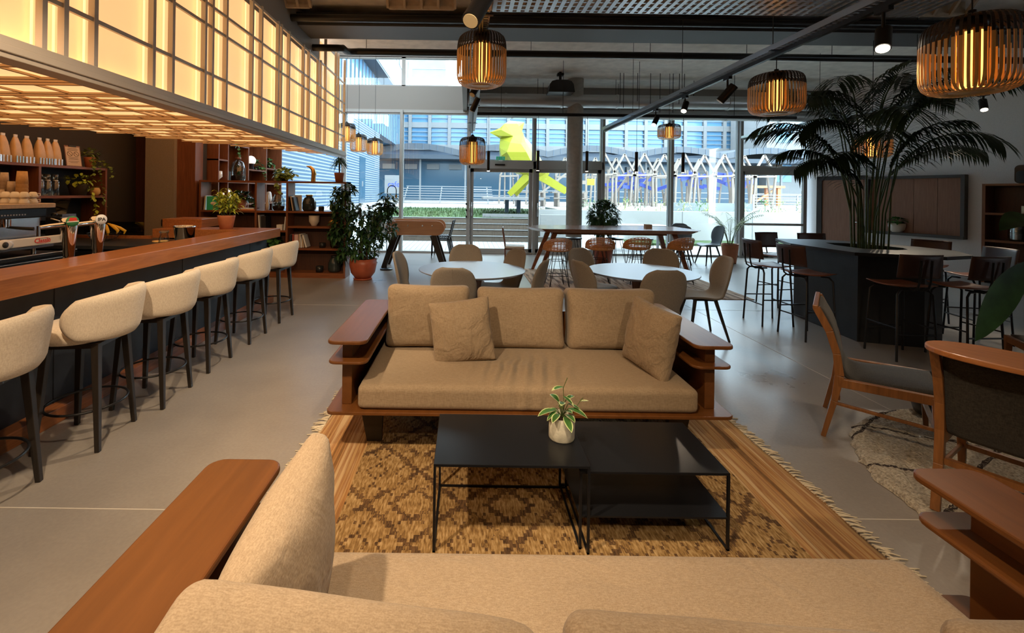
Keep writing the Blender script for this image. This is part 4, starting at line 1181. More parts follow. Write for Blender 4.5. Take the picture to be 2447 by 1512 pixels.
# wooden chair at the table end
t = thing('wooden_chair', 'slim wooden chair with pale seat at the door end of the long high table', 'chair', (1.05, 9.75, 0), face((1, -0.1)))
MB().cushion((0, 0, 0.45), (0.42, 0.42, 0.05), 0.02, 0.0, 6).build('seat', M['paper'], t, weld=True)
for sx in (-1, 1):
    MB().tube([(sx * 0.19, -0.19, 0), (sx * 0.19, -0.19, 0.43)], 0.014, 8).build('leg', M['walnut_z'], t)
    MB().tube([(sx * 0.19, 0.20, 0), (sx * 0.19, 0.20, 0.45), (sx * 0.19, 0.26, 0.86)], 0.014, 8).build('leg', M['walnut_z'], t)
b = MB(); b.box((0, 0.255, 0.80), (0.38, 0.018, 0.13)); b.build('backrest', M['walnut_z'], t)
MB().bx(-0.19, 0.19, -0.2, 0.2, 0.40, 0.425).build('seat_frame', M['walnut_z'], t)

# ---------------------------------------------------------------- table football
t = thing('football_table', 'pale wooden table football game with black slanted legs by the big leafy plant', 'game table', (-1.05, 9.35, 0))
def stad(x0, x1, z0, z1, n=8):
    r = (z1 - z0) / 2; out = []
    for i in range(n + 1): a = R(-90 + 180 * i / n); out.append((x1 - r + r * 1.0 * cos(a), (z0 + z1) / 2 + r * sin(a)))
    for i in range(n + 1): a = R(90 + 180 * i / n); out.append((x0 + r + r * cos(a), (z0 + z1) / 2 + r * sin(a)))
    return out
b = MB(); b.T = Matrix.Rotation(R(90), 4, 'X')
st = stad(-0.62, 0.60, 0.70, 1.0)
b.prism(st, -0.03, 0.0); b.prism(st, -0.70, -0.67)
b.T = None
b.bx(-0.5, 0.48, 0.03, 0.67, 0.70, 0.74)
b.build('cabinet', M['birch'], t)
b = MB()
for x in (-0.45, -0.15, 0.15, 0.35):
    b.tube([(x, -0.07, 0.90), (x, 0.76, 0.90)], 0.008, 8)
b.build('player_rod', M['steel'], t)
for x in (-0.45, -0.15, 0.15, 0.35): MB().ball((x, -0.045, 0.9), 0.02, 12, 8).build('rod_cap', M['chrome'], t)
for sx, x in ((-1, -0.42), (1, 0.36)):
    for y in (0.08, 0.60):
        MB().bar((x, y, 0.70), (x + sx * 0.24, y - 0.02, 0.0), 0.13, 0.05, (0, 1, 0), 0.10, 0.05).build('leg', M['black_wood'], t)
# a stack of black slatted chairs by the glass
def garden_chair(label, loc, rz):
    t = thing('slatted_chair', label, 'chair', loc, rz)
    b = MB()
    for sx in (-1, 1):
        b.tube([(sx * 0.22, -0.2, 0), (sx * 0.21, -0.2, 0.43), (sx * 0.2, 0.2, 0.43), (sx * 0.2, 0.30, 0.82)], 0.011, 8)
        b.tube([(sx * 0.21, 0.28, 0), (sx * 0.2, 0.18, 0.42)], 0.011, 8)
    b.build('frame', M['black_metal'], t)
    b = MB()
    for k in range(7): b.box((0, -0.18 + k * 0.06, 0.435), (0.40, 0.035, 0.012))
    b.build('seat', M['black_metal'], t)
    b = MB()
    for k in range(6): b.box((0, 0.215 + k * 0.014, 0.50 + k * 0.058), (0.40, 0.012, 0.035))
    b.build('backrest', M['black_metal'], t)
for k, l in enumerate(['bottom black slatted chair of the stack beside the football table', 'middle black slatted chair of the stack beside the football table', 'topmost black slatted chair of the stack beside the football table']):
    garden_chair(l, (-0.62 + 0.012 * k, 11.25, 0.05 * k), face((-1, 0.1)))

# ---------------------------------------------------------------- dark counter with the palm
t = thing('planter_counter', 'dark angular bar-height counter built around the tall palm', 'counter', (0, 0, 0))
OUT = [(4.13, 5.75), (4.20, 4.88), (4.90, 4.60), (5.32, 4.74), (5.60, 5.15), (5.55, 5.55), (5.38, 6.02), (4.95, 6.36), (4.38, 6.40)]
ctr = Vector((4.93, 5.55))
INN = [tuple(ctr + (Vector(p) - ctr) * 0.42) for p in OUT]
b = MB(); n = len(OUT)
v = [(x, y, 1.0) for x, y in OUT] + [(x, y, 1.0) for x, y in INN] + [(x, y, 0.965) for x, y in OUT] + [(x, y, 0.965) for x, y in INN]
f = []
for i in range(n):
    j = (i + 1) % n
    f += [(i, j, n + j, n + i), (2 * n + j, 2 * n + i, 3 * n + i, 3 * n + j), (j, i, 2 * n + i, 2 * n + j), (n + i, n + j, 3 * n + j, 3 * n + i)]
b.add(v, f, False); b.build('countertop', M['octo_top'], t)
BS = [(4.43, 6.10), (4.34, 5.0), (4.9, 4.82), (5.22, 4.94), (5.38, 5.3), (5.2, 5.95), (4.9, 6.15)]
b = MB()
for i in range(len(BS)):
    p, q = BS[i], BS[(i + 1) % len(BS)]; p2, q2 = [tuple(ctr + (Vector(a) - ctr) * 0.9) for a in (p, q)]
    b.prism([p, q, q2, p2], 0, 0.965)
b.build('base_panel', M['octo_black'], t)
b = MB().prism([tuple(ctr + (Vector(p) - ctr) * 0.88) for p in BS], 0.80, 0.86)
b.build('planter_soil', M['soil'], t)
def dark_stool():
    t = thing('counter_stool', 'x', 'stool')
    b = MB()
    b.shell(lambda u, v: ((u - 0.5) * 0.40 * (0.92 + 0.08 * sin(PI * v)), -0.19 + 0.38 * v, 0.715 + 0.02 * ((v - 0.5) * 2) ** 2 + 0.012 * ((u - 0.5) * 2) ** 2 - 0.04 * max(0, 0.15 - v)), 10, 10, 0.022)
    b.build('seat', M['seat_leather'], t, weld=True)
    b = MB()
    b.shell(lambda u, v: ((u - 0.5) * 0.40, 0.225 - 0.035 * ((u - 0.5) * 2) ** 2 + 0.03 * v, 0.82 + 0.23 * v), 10, 8, 0.018)
    b.build('backrest', M['dark_seat'], t, weld=True)
    for sx in (-1, 1):
        for sy in (-1, 1):
            b = MB(); b.tube([(sx * 0.05, sy * 0.13, 0.690), (sx * 0.13, sy * 0.15, 0.690), (sx * 0.165, sy * 0.16, 0.65), (sx * 0.19, sy * 0.19, 0.0)], 0.0105, 8)
            b.build('leg', M['black_metal'], t)
        b = MB(); b.tube([(sx * 0.05, 0.05, 0.695), (sx * 0.05, 0.20, 0.698), (sx * 0.05, 0.245, 0.73), (sx * 0.05, 0.262, 0.80), (sx * 0.05, 0.275, 1.0)], 0.009, 8)
        b.build('back_support', M['black_metal'], t)
    for z, yy in ((0.26, 1), (0.32, 0)):
        b = MB(); w = 0.181
        for e in (-w, w):
            MB().tube([(-w, e, z), (w, e, z)] if yy else [(e, -w, z), (e, w, z)], 0.008, 6).build('stretcher', M['black_metal'], t)
    return t
ds = dark_stool()
D = [((3.83, 5.72), (1, 0.0), 'dark counter stool on the open side of the palm counter, nearer the windows'),
     ((3.90, 5.16), (1, 0.12), 'dark counter stool closest to the round tables, its leather seat in profile'),
     ((4.40, 4.57), (0.06, 1), 'dark counter stool with lit tan seat on our side, its backrest before the dark base'),
     ((4.97, 4.50), (-0.05, 1), 'dark counter stool on our side next to the tall bookcase, glowing tan seat'),
     ((4.62, 6.68), (0.2, -1), 'dark counter stool behind the counter whose backrest shows beside its pointed end'),
     ((5.20, 6.62), (-0.1, -1), 'dark counter stool behind the counter in front of the brown door'),
     ((5.92, 5.86), (-0.9, -0.4), 'dark counter stool behind the counter under the framed wooden recess'),
     ((5.80, 5.12), (-1, 0.15), 'dark counter stool half hidden by another, in front of the bookcase')]
for k, (p, d, l) in enumerate(D): place(ds, k == 0, p, d, l, off=0.0, group='dark stools around the palm counter')

# ---------------------------------------------------------------- wooden easy chairs
def easy_chair(label, x, y, d, cap, zb=0.034):
    t = thing('easy_chair', label, 'chair', (x, y, 0.0), face(d))
    b = MB()
    prof = [(-0.25, 0.415, 0.24, 0), (-0.10, 0.405, 0.25, 0), (0.08, 0.39, 0.25, 0), (0.17, 0.40, 0.25, 0.0), (0.215, 0.47, 0.25, 0.01), (0.235, 0.58, 0.25, 0.02), (0.27, 0.72, 0.25, 0.03), (0.33, 0.84, 0.24, 0.03)]
    b.shell(lambda u, v: (lambda q, a: (q[2] * a, q[0] - q[3] * a * a * 0, q[1]))(catmull(prof, v), (u - 0.5) * 2), 12, 30, 0.035)
    b.build('upholstery', M['charcoal_cloth'], t, weld=True)
    for sx in (-1, 1):
        X = sx * 0.265
        b = MB(); pts = [(X, 0.30, zb), (X, 0.245, 0.25), (X, 0.22, 0.42), (X, 0.235, 0.56), (X, 0.275, 0.70), (X, 0.345, 0.845)]
        w = [0.026, 0.034, 0.05, 0.042, 0.042, 0.042]
        for i in range(len(pts) - 1): b.bar(pts[i], pts[i + 1], 0.036, w[i], (1, 0, 0) if False else (0, 1, 0), 0.036, w[i + 1])
        b.build('back_leg', M['oak'], t, bevel=0.003)
        b = MB(); b.bar((X, -0.22, 0.40), (X, -0.24, 0.036), 0.045, 0.036, (0, 1, 0), 0.026, 0.026); b.build('front_leg', M['oak'], t, bevel=0.003)
        b = MB(); b.bar((X, -0.25, 0.385), (X, 0.23, 0.375), 0.036, 0.055); b.bar((X, -0.23, 0.21), (X, 0.25, 0.235), 0.016, 0.02); b.build('side_rail', M['oak'], t, bevel=0.003)
    MB().bx(-0.26, 0.26, 0.215, 0.245, 0.255, 0.285).build('stretcher', M['oak'], t); MB().bx(-0.26, 0.26, -0.235, -0.215, 0.20, 0.225).build('stretcher', M['oak'], t)
    if cap:
        b = MB()
        o = [(0.31 * cos(a), 0.29 + 0.165 * sin(a)) for a in [2 * PI * k / 36 for k in range(36)]]
        o = [(math.copysign(abs(x / 0.31) ** 0.7 * 0.31, x), y) for x, y in o]
        b.prism(o, 0.835, 0.862); b.build('top_rail', M['oak_top'], t, bevel=0.006)
    else:
        MB().bx(-0.285, 0.285, 0.335, 0.365, 0.835, 0.862).build('top_rail', M['oak'], t, bevel=0.005)
    return t
easy_chair('wooden easy chair with charcoal seat, seen from the side beside the round rug', 2.80, 3.03, (0.77, -0.63), False, 0.0)
easy_chair('wooden easy chair seen from behind with a broad orange-brown top rail', 2.75, 2.19, (0.84, 0.54), True)
easy_chair('wooden easy chair with dark back standing behind the big drooping leaves', 4.85, 3.60, (0.45, 0.9), False, 0.0)
b = MB(); b.lathe([(0.10, 0.03), (0.17, 0.05), (0.20, 0.15), (0.19, 0.27), (0.15, 0.31), (0, 0.32)], 32)
one(b, 'pouffe', M['black_plastic'], 'small black round pouffe glimpsed between the two wooden easy chairs', 'pouffe', (3.42, 3.2, 0.0))
# ---------------------------------------------------------------- lantern pendants
def lantern(Rr, H, n=46):
    t = thing('lantern_pendant', 'x', 'pendant lamp')
    def prof(u):   # u 0 bottom .. 1 top, radius & height
        P = [(0.42, 0.0), (0.62, -0.02), (0.86, 0.03), (0.97, 0.12), (1.0, 0.25), (1.0, 0.55), (0.99, 0.75), (0.95, 0.88), (0.84, 0.96), (0.62, 1.0), (0.30, 1.0)]
        r, z = catmull(P, u); return r * Rr, z * H
    wd = 2 * PI * Rr / n * 0.46
    lo, hi = MB(), MB()
    for k in range(n):
        a = 2 * PI * k / n; c_, s_ = cos(a), sin(a)
        for mb, u0, u1, m in ((lo, 0.0, 0.56, 9), (hi, 0.56, 1.0, 7)):
            v = []; f = []
            for i in range(m + 1):
                r, z = prof(u0 + (u1 - u0) * i / m)
                for q, e in ((-1, 0), (1, 0), (1, 0.004), (-1, 0.004)):
                    v.append(((r - e) * c_ - q * wd / 2 * s_, (r - e) * s_ + q * wd / 2 * c_, z))
            for i in range(m):
                for j in range(4): f.append((i * 4 + j, i * 4 + (j + 1) % 4, i * 4 + 4 + (j + 1) % 4, i * 4 + 4 + j))
            mb.add(v, f, False)
    lo.build('bamboo_slats', M['bamboo'], t); hi.build('black_slats', M['black_wood'], t)
    b = MB(); b.lathe([(0.0, 0), (0.42 * Rr, 0), (0.42 * Rr, 0.008), (0, 0.012)], 28); b.build('bottom_ring', M['bamboo'], t)
    b = MB()
    n2 = 22
    for k in range(n2):
        a = 2 * PI * k / n2; r = 0.34 * Rr; w = 2 * PI * r / n2 * 0.45
        b.box((r * cos(a), r * sin(a), H * 0.44), (0.003, w, H * 0.80), (0, 0, a))
    b.build('inner_slats', M['bamboo'], t)
    b = MB(); b.lathe([(0.24 * Rr, 0.06 * H), (0.24 * Rr, 0.82 * H)], 20); b.build('diffuser', M['bulb_glow'], t)
    b = MB(); b.ball((0, 0, 0.66 * H), 0.026, 14, 8); b.build('bulb', M['bulb'], t)
    MB().lathe([(0.32 * Rr, 0.84 * H), (0.32 * Rr, H), (0.05, H + 0.01), (0.02, H + 0.04), (0.02, H + 0.05)], 20).build('cap', M['black_metal'], t)
    return t
lt = lantern(0.225, 0.46); lw = lantern(0.25, 0.40)
def hang(proto, loc, zc, label, sc=1.0, H=0.4, first=False, e=12, hz=1.0):
    if first: o = proto; o.location = loc; o['label'] = label; o.scale = (sc, sc, sc * hz)
    else: o = dup(proto, loc, 0.3 * loc[0], label, scale=(sc, sc, sc * hz))
    b = MB(); b.tube([(0, 0, H), (0, 0, (zc + 0.012 - loc[2]) / sc / hz)], 0.0045, 6)
    b.build('cord', M['black_metal'], o)
    lamp('POINT', 'lantern_lamp', (loc[0], loc[1], loc[2] + 0.25 * sc), e, (1, 0.66, 0.33), 0.05)
    return o
KIDS.clear()
# copies first, so that each cord belongs to its own lantern
hang(lt, (0.09, 7.75, 2.08), TRK - 0.05, 'tall bamboo lantern lower down on the central track, before the entrance doors', H=0.46)
hang(lt, (-2.62, 10.9, 2.55), 5.3, 'tall bamboo lantern in front of the windows just past the canopy corner', 0.9, H=0.46)
hang(lt, (-2.75, 10.3, 2.72), 5.3, 'bamboo lantern half hidden behind the canopy corner', 0.9, H=0.46)
hang(lt, (-2.33, 11.4, 2.52), 5.3, 'bamboo lantern peeking out behind the one past the canopy corner', 0.9, H=0.46)
hang(lt, (0.12, 4.10, 2.56), TRK - 0.05, 'large bamboo lantern hanging near the top in the middle of the room', H=0.46, first=True)
hang(lw, (3.15, 4.62, 2.44), TRK - 0.02, 'wide bamboo lantern hanging left of the palm top', 1.0)
hang(lw, (4.64, 10.4, 2.90), ZC, 'small flat bamboo lantern before the windows, between two tall mullions', 1.0, hz=0.82)
hang(lw, (6.45, 7.2, 2.24), ZC, 'bamboo lantern glowing behind the palm fronds', 1.0)
hang(lw, (3.25, 2.92, 2.28), ZC, 'largest bamboo lantern, nearest us in the upper corner beside the palm', 1.0, first=True, hz=1.17)

# ---------------------------------------------------------------- plants
def rv(rnd, s=1): return Vector((rnd.uniform(-1, 1), rnd.uniform(-1, 1), rnd.uniform(-1, 1))) * s
def foliage(b, c, rx, rz, n, L, W, seed, bend=0.4, out=0.8):
    rnd = random.Random(seed)
    for _ in range(n):
        d = rv(rnd)
        while d.length > 1 or d.length < 0.2: d = rv(rnd)
        dn = d.normalized(); k = d.length ** 0.5
        p = Vector(c) + Vector((dn.x * rx * k, dn.y * rx * k, dn.z * rz * k))
        dr = (dn * out + rv(rnd, 0.5) + Vector((0, 0, 0.15)))
        b.leaf(p - dn * 0.02, dr, L * rnd.uniform(0.7, 1.15), W * rnd.uniform(0.8, 1.1), bend * rnd.uniform(0.5, 1.4), n=3)
    return b
def vine(b, sb, pts, n, L, seed, W=None):
    rnd = random.Random(seed); sb.tube(pts, 0.0022, 5)
    m = len(pts) - 1
    for k in range(n):
        s = k / n * m; i = int(s); f = s - i; p = Vector(pts[i]).lerp(Vector(pts[i + 1]), f)
        b.leaf(p, rv(rnd) + Vector((0.2, -0.2, -0.1)), L * rnd.uniform(0.7, 1.2), (W or L * 0.8) * rnd.uniform(0.8, 1.1), 0.2, n=3)
def pot_prof(r, h, kind='pot'):
    if kind == 'pot': return [(r * 0.72, 0), (r * 0.98, h * 0.86), (r, h), (r * 0.9, h), (r * 0.86, h * 0.88)]
    if kind == 'bowl': return [(r * 0.55, 0), (r * 0.88, h * 0.3), (r, h * 0.7), (r * 0.97, h), (r * 0.88, h), (r * 0.9, h * 0.85)]
    return [(r * 0.97, 0), (r, h * 0.05), (r, h), (r * 0.9, h), (r * 0.9, h * 0.88)]
def pot(t, r, h, m, kind='pot', name='pot', saucer=False):
    z0 = 0
    if saucer:
        MB().lathe([(r * 0.66, 0), (r * 0.72, 0.03), (r * 0.66, 0.03), (0, 0.02)], 32).build('saucer', m, t); z0 = 0.02
    MB().lathe(pot_prof(r, h, kind), 36, (0, 0, z0)).build(name, m, t)
    MB().lathe([(r * 0.87, h * 0.86 + z0), (0, h * 0.9 + z0)], 24).build('soil', M['soil'], t)
def frond(b, sb, base, az, el, L, droop, nl, ll, lw, seed, stem_r=0.006, start=0.25, ldroop=0.5):
    rnd = random.Random(seed); pts = []
    p = Vector(base); e = el; N = 14
    for i in range(N + 1):
        pts.append(p.copy()); d = Vector((cos(az) * cos(e), sin(az) * cos(e), sin(e)))
        p = p + d * L / N; e -= droop / N * (0.4 + 1.2 * i / N)
    sb.tube(pts, [stem_r * (1 - 0.75 * i / N) for i in range(N + 1)], 6)
    for k in range(nl):
        s = (start + (1 - start) * k / (nl - 1)) * N; i = min(int(s), N - 1); f = s - i
        q = pts[i].lerp(pts[i + 1], f); tan = (pts[i + 1] - pts[i]).normalized()
        side = tan.cross(Vector((0, 0, 1))); side = side.normalized() if side.length > 0.05 else Vector((1, 0, 0))
        u = k / (nl - 1); l = ll * (sin(PI * (0.12 + 0.80 * u)) ** 0.6) * rnd.uniform(0.85, 1.1)
        for sg in (-1, 1):
            d = side * sg * 1.0 + tan * (0.55 + 0.7 * u) + Vector((0, 0, 0.15 + rnd.uniform(-0.12, 0.12)))
            b.leaf(q, d, l, lw, ldroop, 0.1, 4)

# the big palm in the dark counter
t = thing('potted_palm', 'tall dark kentia palm growing out of the middle of the dark counter', 'plant', (4.93, 5.55, 0.86))
rnd = random.Random(5)
FR = [(-2.7, 1.15, 1.5, 1.9, 1.20), (2.9, 1.2, 1.35, 2.0, 1.05), (-2.2, 1.25, 1.3, 1.9, 0.80), (3.5, 1.3, 1.2, 1.9, 1.35), (-1.6, 1.3, 1.25, 1.6, 1.1),
      (-0.6, 1.2, 1.35, 1.9, 1.45), (0.1, 1.1, 1.35, 2.0, 1.55), (0.9, 1.2, 1.2, 1.8, 1.3), (-1.0, 1.35, 1.0, 1.7, 1.0), (2.0, 1.35, 1.2, 1.5, 1.5),
      (-2.9, 0.95, 1.25, 1.9, 0.75), (-0.2, 0.85, 1.25, 1.5, 0.95), (0.4, 1.4, 1.0, 1.2, 1.6), (-1.8, 1.4, 1.0, 1.4, 1.5), (3.1, 0.95, 1.1, 1.6, 0.9), (2.6, 0.9, 1.0, 1.5, 1.25),
      (-2.5, 1.3, 1.3, 2.4, 1.5), (3.0, 1.3, 1.3, 2.5, 1.45), (-2.0, 1.1, 1.2, 2.3, 1.25), (-0.9, 1.25, 1.2, 2.3, 1.6), (0.3, 1.3, 1.3, 2.2, 1.7), (2.4, 1.3, 1.2, 2.3, 1.5), (-2.9, 1.2, 1.3, 2.5, 1.15), (-1.4, 1.35, 1.2, 2.2, 1.5), (-0.5, 1.0, 1.1, 2.0, 1.1), (-2.6, 0.9, 0.9, 1.7, 0.95)]
for k, (az, el, L, dr, z0) in enumerate(FR):
    a = az + rnd.uniform(-0.4, 0.4); r0 = rnd.uniform(0.04, 0.19)
    st = MB(); x0, y0 = r0 * cos(a), r0 * sin(a)
    lean = 0.13
    top = (x0 + lean * cos(az), y0 + lean * sin(az), z0)
    st.tube([(x0, y0, -0.02), (x0 + 0.02 * cos(az), y0 + 0.02 * sin(az), z0 * 0.5), top], [0.0105, 0.009, 0.007], 7)
    lf = MB(); frond(lf, st, top, az, el, L * 0.92, dr, 36, 0.46, 0.026, k, 0.009, 0.12, 0.6)
    o = lf.build('frond', M['palm_leaf'], t); st.build('stem', M['palm_stem'], o)

# schefflera in the big red pot
t = thing('potted_schefflera', 'bushy dark umbrella plant in a large glossy terracotta pot by the bookcase', 'plant', (-1.86, 8.2, 0))
pot(t, 0.245, 0.36, M['terracotta_red'], 'bowl', saucer=True)
b, sb = MB(), MB(); rnd = random.Random(12); tops = []
for k in range(9):
    a = rnd.uniform(0, 2 * PI); x, y = 0.06 * cos(a), 0.06 * sin(a)
    e = (x + rnd.uniform(-0.42, 0.34), y + rnd.uniform(-0.25, 0.25), rnd.uniform(0.9, 1.35))
    pts = [(x, y, 0.32), (x * 1.5, y * 1.5, 0.6), tuple(Vector((x, y, 0.6)).lerp(Vector(e), 0.6)), e]
    sb.tube(pts, [0.016, 0.012, 0.008, 0.005], 7); tops.append(e)
def palmate(p, n, L, dn):
    for i in range(n):
        a = 2 * PI * i / n + rnd.uniform(-0.2, 0.2)
        u = dn.orthogonal().normalized(); w = dn.cross(u)
        b.leaf(p, u * cos(a) + w * sin(a) + dn * 0.25, L, L * 0.38, 0.22, n=4)
cl = [(-0.50, 0, 1.38, .14), (-0.42, 0, 1.55, .16), (-0.28, 0, 1.60, .13), (-0.36, 0, 1.25, .2), (0.40, 0, 1.42, .17), (0.50, 0, 1.28, .12), (0.28, 0, 1.2, .2), (0, 0, 1.0, .34), (-0.3, 0, 0.8, .3), (0.2, 0, 0.75, .3), (0, 0, 1.15, .3), (-0.48, 0, 0.95, .22), (0.38, 0, 0.95, .24), (0, 0, 0.55, .3), (-0.35, 0, 0.5, .2)]
for (x, y, z, r) in cl:
    for _ in range(int(25 * (r / 0.25) ** 1.5) + 5):
        d = rv(rnd)
        while d.length > 1: d = rv(rnd)
        p = Vector((x, y, z)) + d * r; dn = (d.normalized() + Vector((0, -0.1, 0.5))).normalized()
        palmate(p, 7, 0.115, dn); sb.tube([p, p - dn * 0.06 - Vector((x, y, 0)) * 0.12], 0.002, 4, caps=False)
b.build('foliage', M['leaf_dark'], t); sb.build('stems', M['bark'], t)

# plants by the windows
t = thing('potted_palm', 'light green feathery palm in a terracotta pot beside the terrace door', 'plant', (6.32, 10.82, 0))
pot(t, 0.19, 0.46, M['terracotta'], saucer=False)
b, sb = MB(), MB()
for k in range(13):
    az = k * 2.4; frond(b, sb, (0.04 * cos(az), 0.04 * sin(az), 0.42), az, 1.36 + 0.10 * sin(k * 3), 0.95 + 0.16 * cos(k * 5), 1.25, 18, 0.24, 0.018, k, 0.006, 0.35, 0.5)
b.build('foliage', M['leaf_olive'], t); sb.build('stems', M['palm_stem'], t)
t = thing('potted_bush', 'round dark bushy plant behind the long table next to the round column', 'plant', (3.14, 10.35, 0))
pot(t, 0.24, 0.44, M['terracotta_red'])
b = MB(); foliage(b, (0, 0, 1.1), 0.31, 0.35, 900, 0.18, 0.06, 5, 0.5); b.build('foliage', M['leaf_dark'], t)
MB().tube([(0, 0, 0.4), (0.02, 0, 1.1)], 0.02, 8).build('stems', M['bark'], t)
# large-leaved plant, mostly outside the picture
t = thing('potted_leafy_plant', 'plant with two big drooping oval leaves reaching in above the wooden chair', 'plant', (4.15, 3.25, 0))
pot(t, 0.2, 0.4, M['stone_pot'], 'cyl')
sb = MB(); sb.tube([(0, 0, 0.35), (-0.02, 0, 0.9), (0.0, 0, 1.5)], 0.014, 8); sb.build('stems', M['palm_stem'], t)
b = MB()
for (bs, d, L, W, bd) in [((-0.36, -0.2, 1.16), (-0.75, 0, -0.85), 0.56, 0.20, 0.25), ((-0.28, -0.22, 1.05), (-0.15, 0.0, -1), 0.42, 0.19, 0.1), ((-0.1, 0, 1.3), (0.5, 0.3, -0.3), 0.5, 0.2, 0.4), ((0, 0, 1.4), (0.2, 0.6, 0.3), 0.5, 0.2, 0.5), ((0, 0, 1.45), (0.1, -0.5, 0.5), 0.45, 0.2, 0.6), ((0.0, 0, 1.1), (0.6, -0.3, 0.2), 0.5, 0.2, 0.6)]:
    b.leaf(bs, d, L, W, bd, 0.12, 10, up=(0.2, -1, 0.4)); b.tube([(0, 0, 1.1), bs], 0.005, 5)
b.build('foliage', M['leaf_dark'], t)
# the little one on the coffee table
t = thing('potted_hoya', 'small variegated plant in a rough concrete pot on the taller coffee table', 'plant', (0.478, 2.20, 0.40))
pot(t, 0.062, 0.108, M['stone_pot'], 'cyl')
b, sb, e_ = MB(), MB(), MB()
ED = [(-1, -0.2, 0.15, 0.10, 0.02), (0.9, -0.4, 0.1, 0.10, 0.03), (0.2, -1, 0.0, 0.09, 0.0), (-0.6, -0.8, 0.2, 0.08, 0.01), (0.7, 0.4, 0.5, 0.07, 0.06), (-0.4, 0.6, 0.5, 0.08, 0.05), (1, -0.1, -0.2, 0.08, 0.05), (-0.8, 0.3, -0.2, 0.08, 0.02), (-0.2, -0.5, 0.8, 0.06, 0.03), (0.35, -0.7, 0.6, 0.07, 0.02), (-1, -0.5, -0.3, 0.06, 0.02), (0.1, 0.8, 0.3, 0.08, 0.02), (0.5, -1, 0.3, 0.07, 0.01)]
for (x, y, z, L, h) in ED:
    p = Vector((x * 0.03, y * 0.03, 0.115 + h)); sb.tube([(0, 0, 0.10), p], 0.002, 5)
    e_.leaf(p - Vector((0, 0, 0.0015)), (x, y, z), L * 1.04, L * 0.46, 0.35, 0.2, 6)
    b.leaf(p, (x, y, z), L, L * 0.32, 0.35, 0.2, 6)
sb.tube([(0, 0, 0.1), (0.01, 0, 0.17), (0.005, 0, 0.24), (0.025, 0, 0.29)], 0.0018, 5)
for (z, d) in ((0.20, (0.9, -0.4, -0.4)), (0.245, (-1, -0.2, 0.1)), (0.17, (-0.4, -1, 0.5))):
    e_.leaf((0.005, 0, z - 0.001), d, 0.066, 0.034, 0.3, 0.2, 5); b.leaf((0.005, 0, z), d, 0.06, 0.024, 0.3, 0.2, 5)
sb.tube([(0.03, 0, 0.13), (0.07, 0, 0.15), (0.09, 0, 0.18)], 0.0015, 5)
for d in ((0.3, -0.5, 1), (1, 0, 0.3)): e_.leaf((0.09, 0, 0.175), d, 0.045, 0.018, 0.2, 0.2, 4)
e_.build('pale_foliage', M['leaf_pale'], t); b.build('foliage', M['leaf_mid'], t); sb.build('stems', M['palm_stem'], t)
# the yellow-green plant on the bar
t = thing('potted_palm', 'lime green young palm in a terracotta pot on the end of the bar', 'plant', (-3.30, 6.22, 1.05))
pot(t, 0.112, 0.185, M['terracotta'])
b, sb = MB(), MB(); rnd = random.Random(77)
for k in range(9):
    az = k * 2.4; r = 0.035 * (1 + (k % 3) * 0.5); h = 0.22 + 0.035 * (k % 4)
    top = (r * 2.2 * cos(az), r * 2.2 * sin(az), 0.17 + h); sb.tube([(r * cos(az), r * sin(az), 0.15), top], 0.004, 5)
    for j in range(15):
        f = 0.25 + 0.75 * j / 14; a2 = az + j * 2.4; q = Vector((r * cos(az), r * sin(az), 0.15)).lerp(Vector(top), f)
        b.leaf(q, (cos(a2), sin(a2), 0.5 + 1.1 * f), 0.19 + 0.03 * (j % 3), 0.034, 0.6, n=4)
b.build('foliage', M['leaf_lime'], t); sb.build('stems', M['palm_stem'], t)

# ---------------------------------------------------------------- books, jars and other shelf pieces
def book(x, y, z, w, h, d, m, label, rz=0.0, lean=0.0, group=None):
    # standing, spine toward us; w thickness, h height, d depth
    b = MB(); b.T = Matrix.Rotation(lean, 4, 'Y')
    b.bx(0, 0.003, 0, d, 0, h).bx(w - 0.003, w, 0, d, 0, h).bx(0, w, 0, 0.003, 0, h)
    b.m = 1; b.bx(0.003, w - 0.003, 0.004, d - 0.004, 0.003, h - 0.003)
    if lean < 0: x = x; z = z + w * math.sin(-lean) * 0 
    return one(b, 'book', [M[m], M['paper']], label, 'book', (x, y, z), rz, group)
def jar(name, label, loc, r, h, glass, fill=True, plant=False, cap='walnut_z', neck=0.5, seed=1):
    t = thing(name, label, 'jar', loc)
    MB().lathe([(r * 0.80, 0), (r, h * 0.12), (r * 0.97, h * 0.55), (r * 0.72, h * 0.80), (r * neck, h * 0.86), (r * neck, h * 0.93)], 30).build('glass', M[glass], t)
    MB().lathe([(0, h * 0.90), (r * neck * 1.12, h * 0.90), (r * neck * 1.12, h), (0, h)], 24).build('lid', M[cap], t)
    if fill:
        MB().lathe([(r * 0.74, 0.004), (r * 0.9, h * 0.12), (r * 0.9, h * 0.24), (0, h * 0.28)], 24).build('soil', M['soil'], t)
    if plant:
        b = MB(); foliage(b, (0, 0, h * 0.5), r * 0.5, h * 0.18, 40, r * 0.55, r * 0.25, seed); b.tube([(0, 0, h * .25), (0.01, 0, h * .5)], 0.006, 6); b.build('foliage', M['leaf_dark'], t)
    return t
def pothos(label, loc, r, m, trails, seed, pm='dark_ceramic', ph=0.12, n=60, L=0.10):
    t = thing('trailing_plant', label, 'plant', loc)
    pot(t, r, ph, M[pm])
    b, sb = MB(), MB(); foliage(b, (0, 0, ph + 0.06), r * 1.5, 0.09, n, L, L * 0.75, seed)
    for pts in trails: vine(b, sb, [(0, 0, ph)] + pts, int(8 * len(pts)), L * 0.85, seed + len(pts))
    b.build('foliage', M[m], t)
    if trails: sb.build('stems', M['palm_stem'], t)
    return t
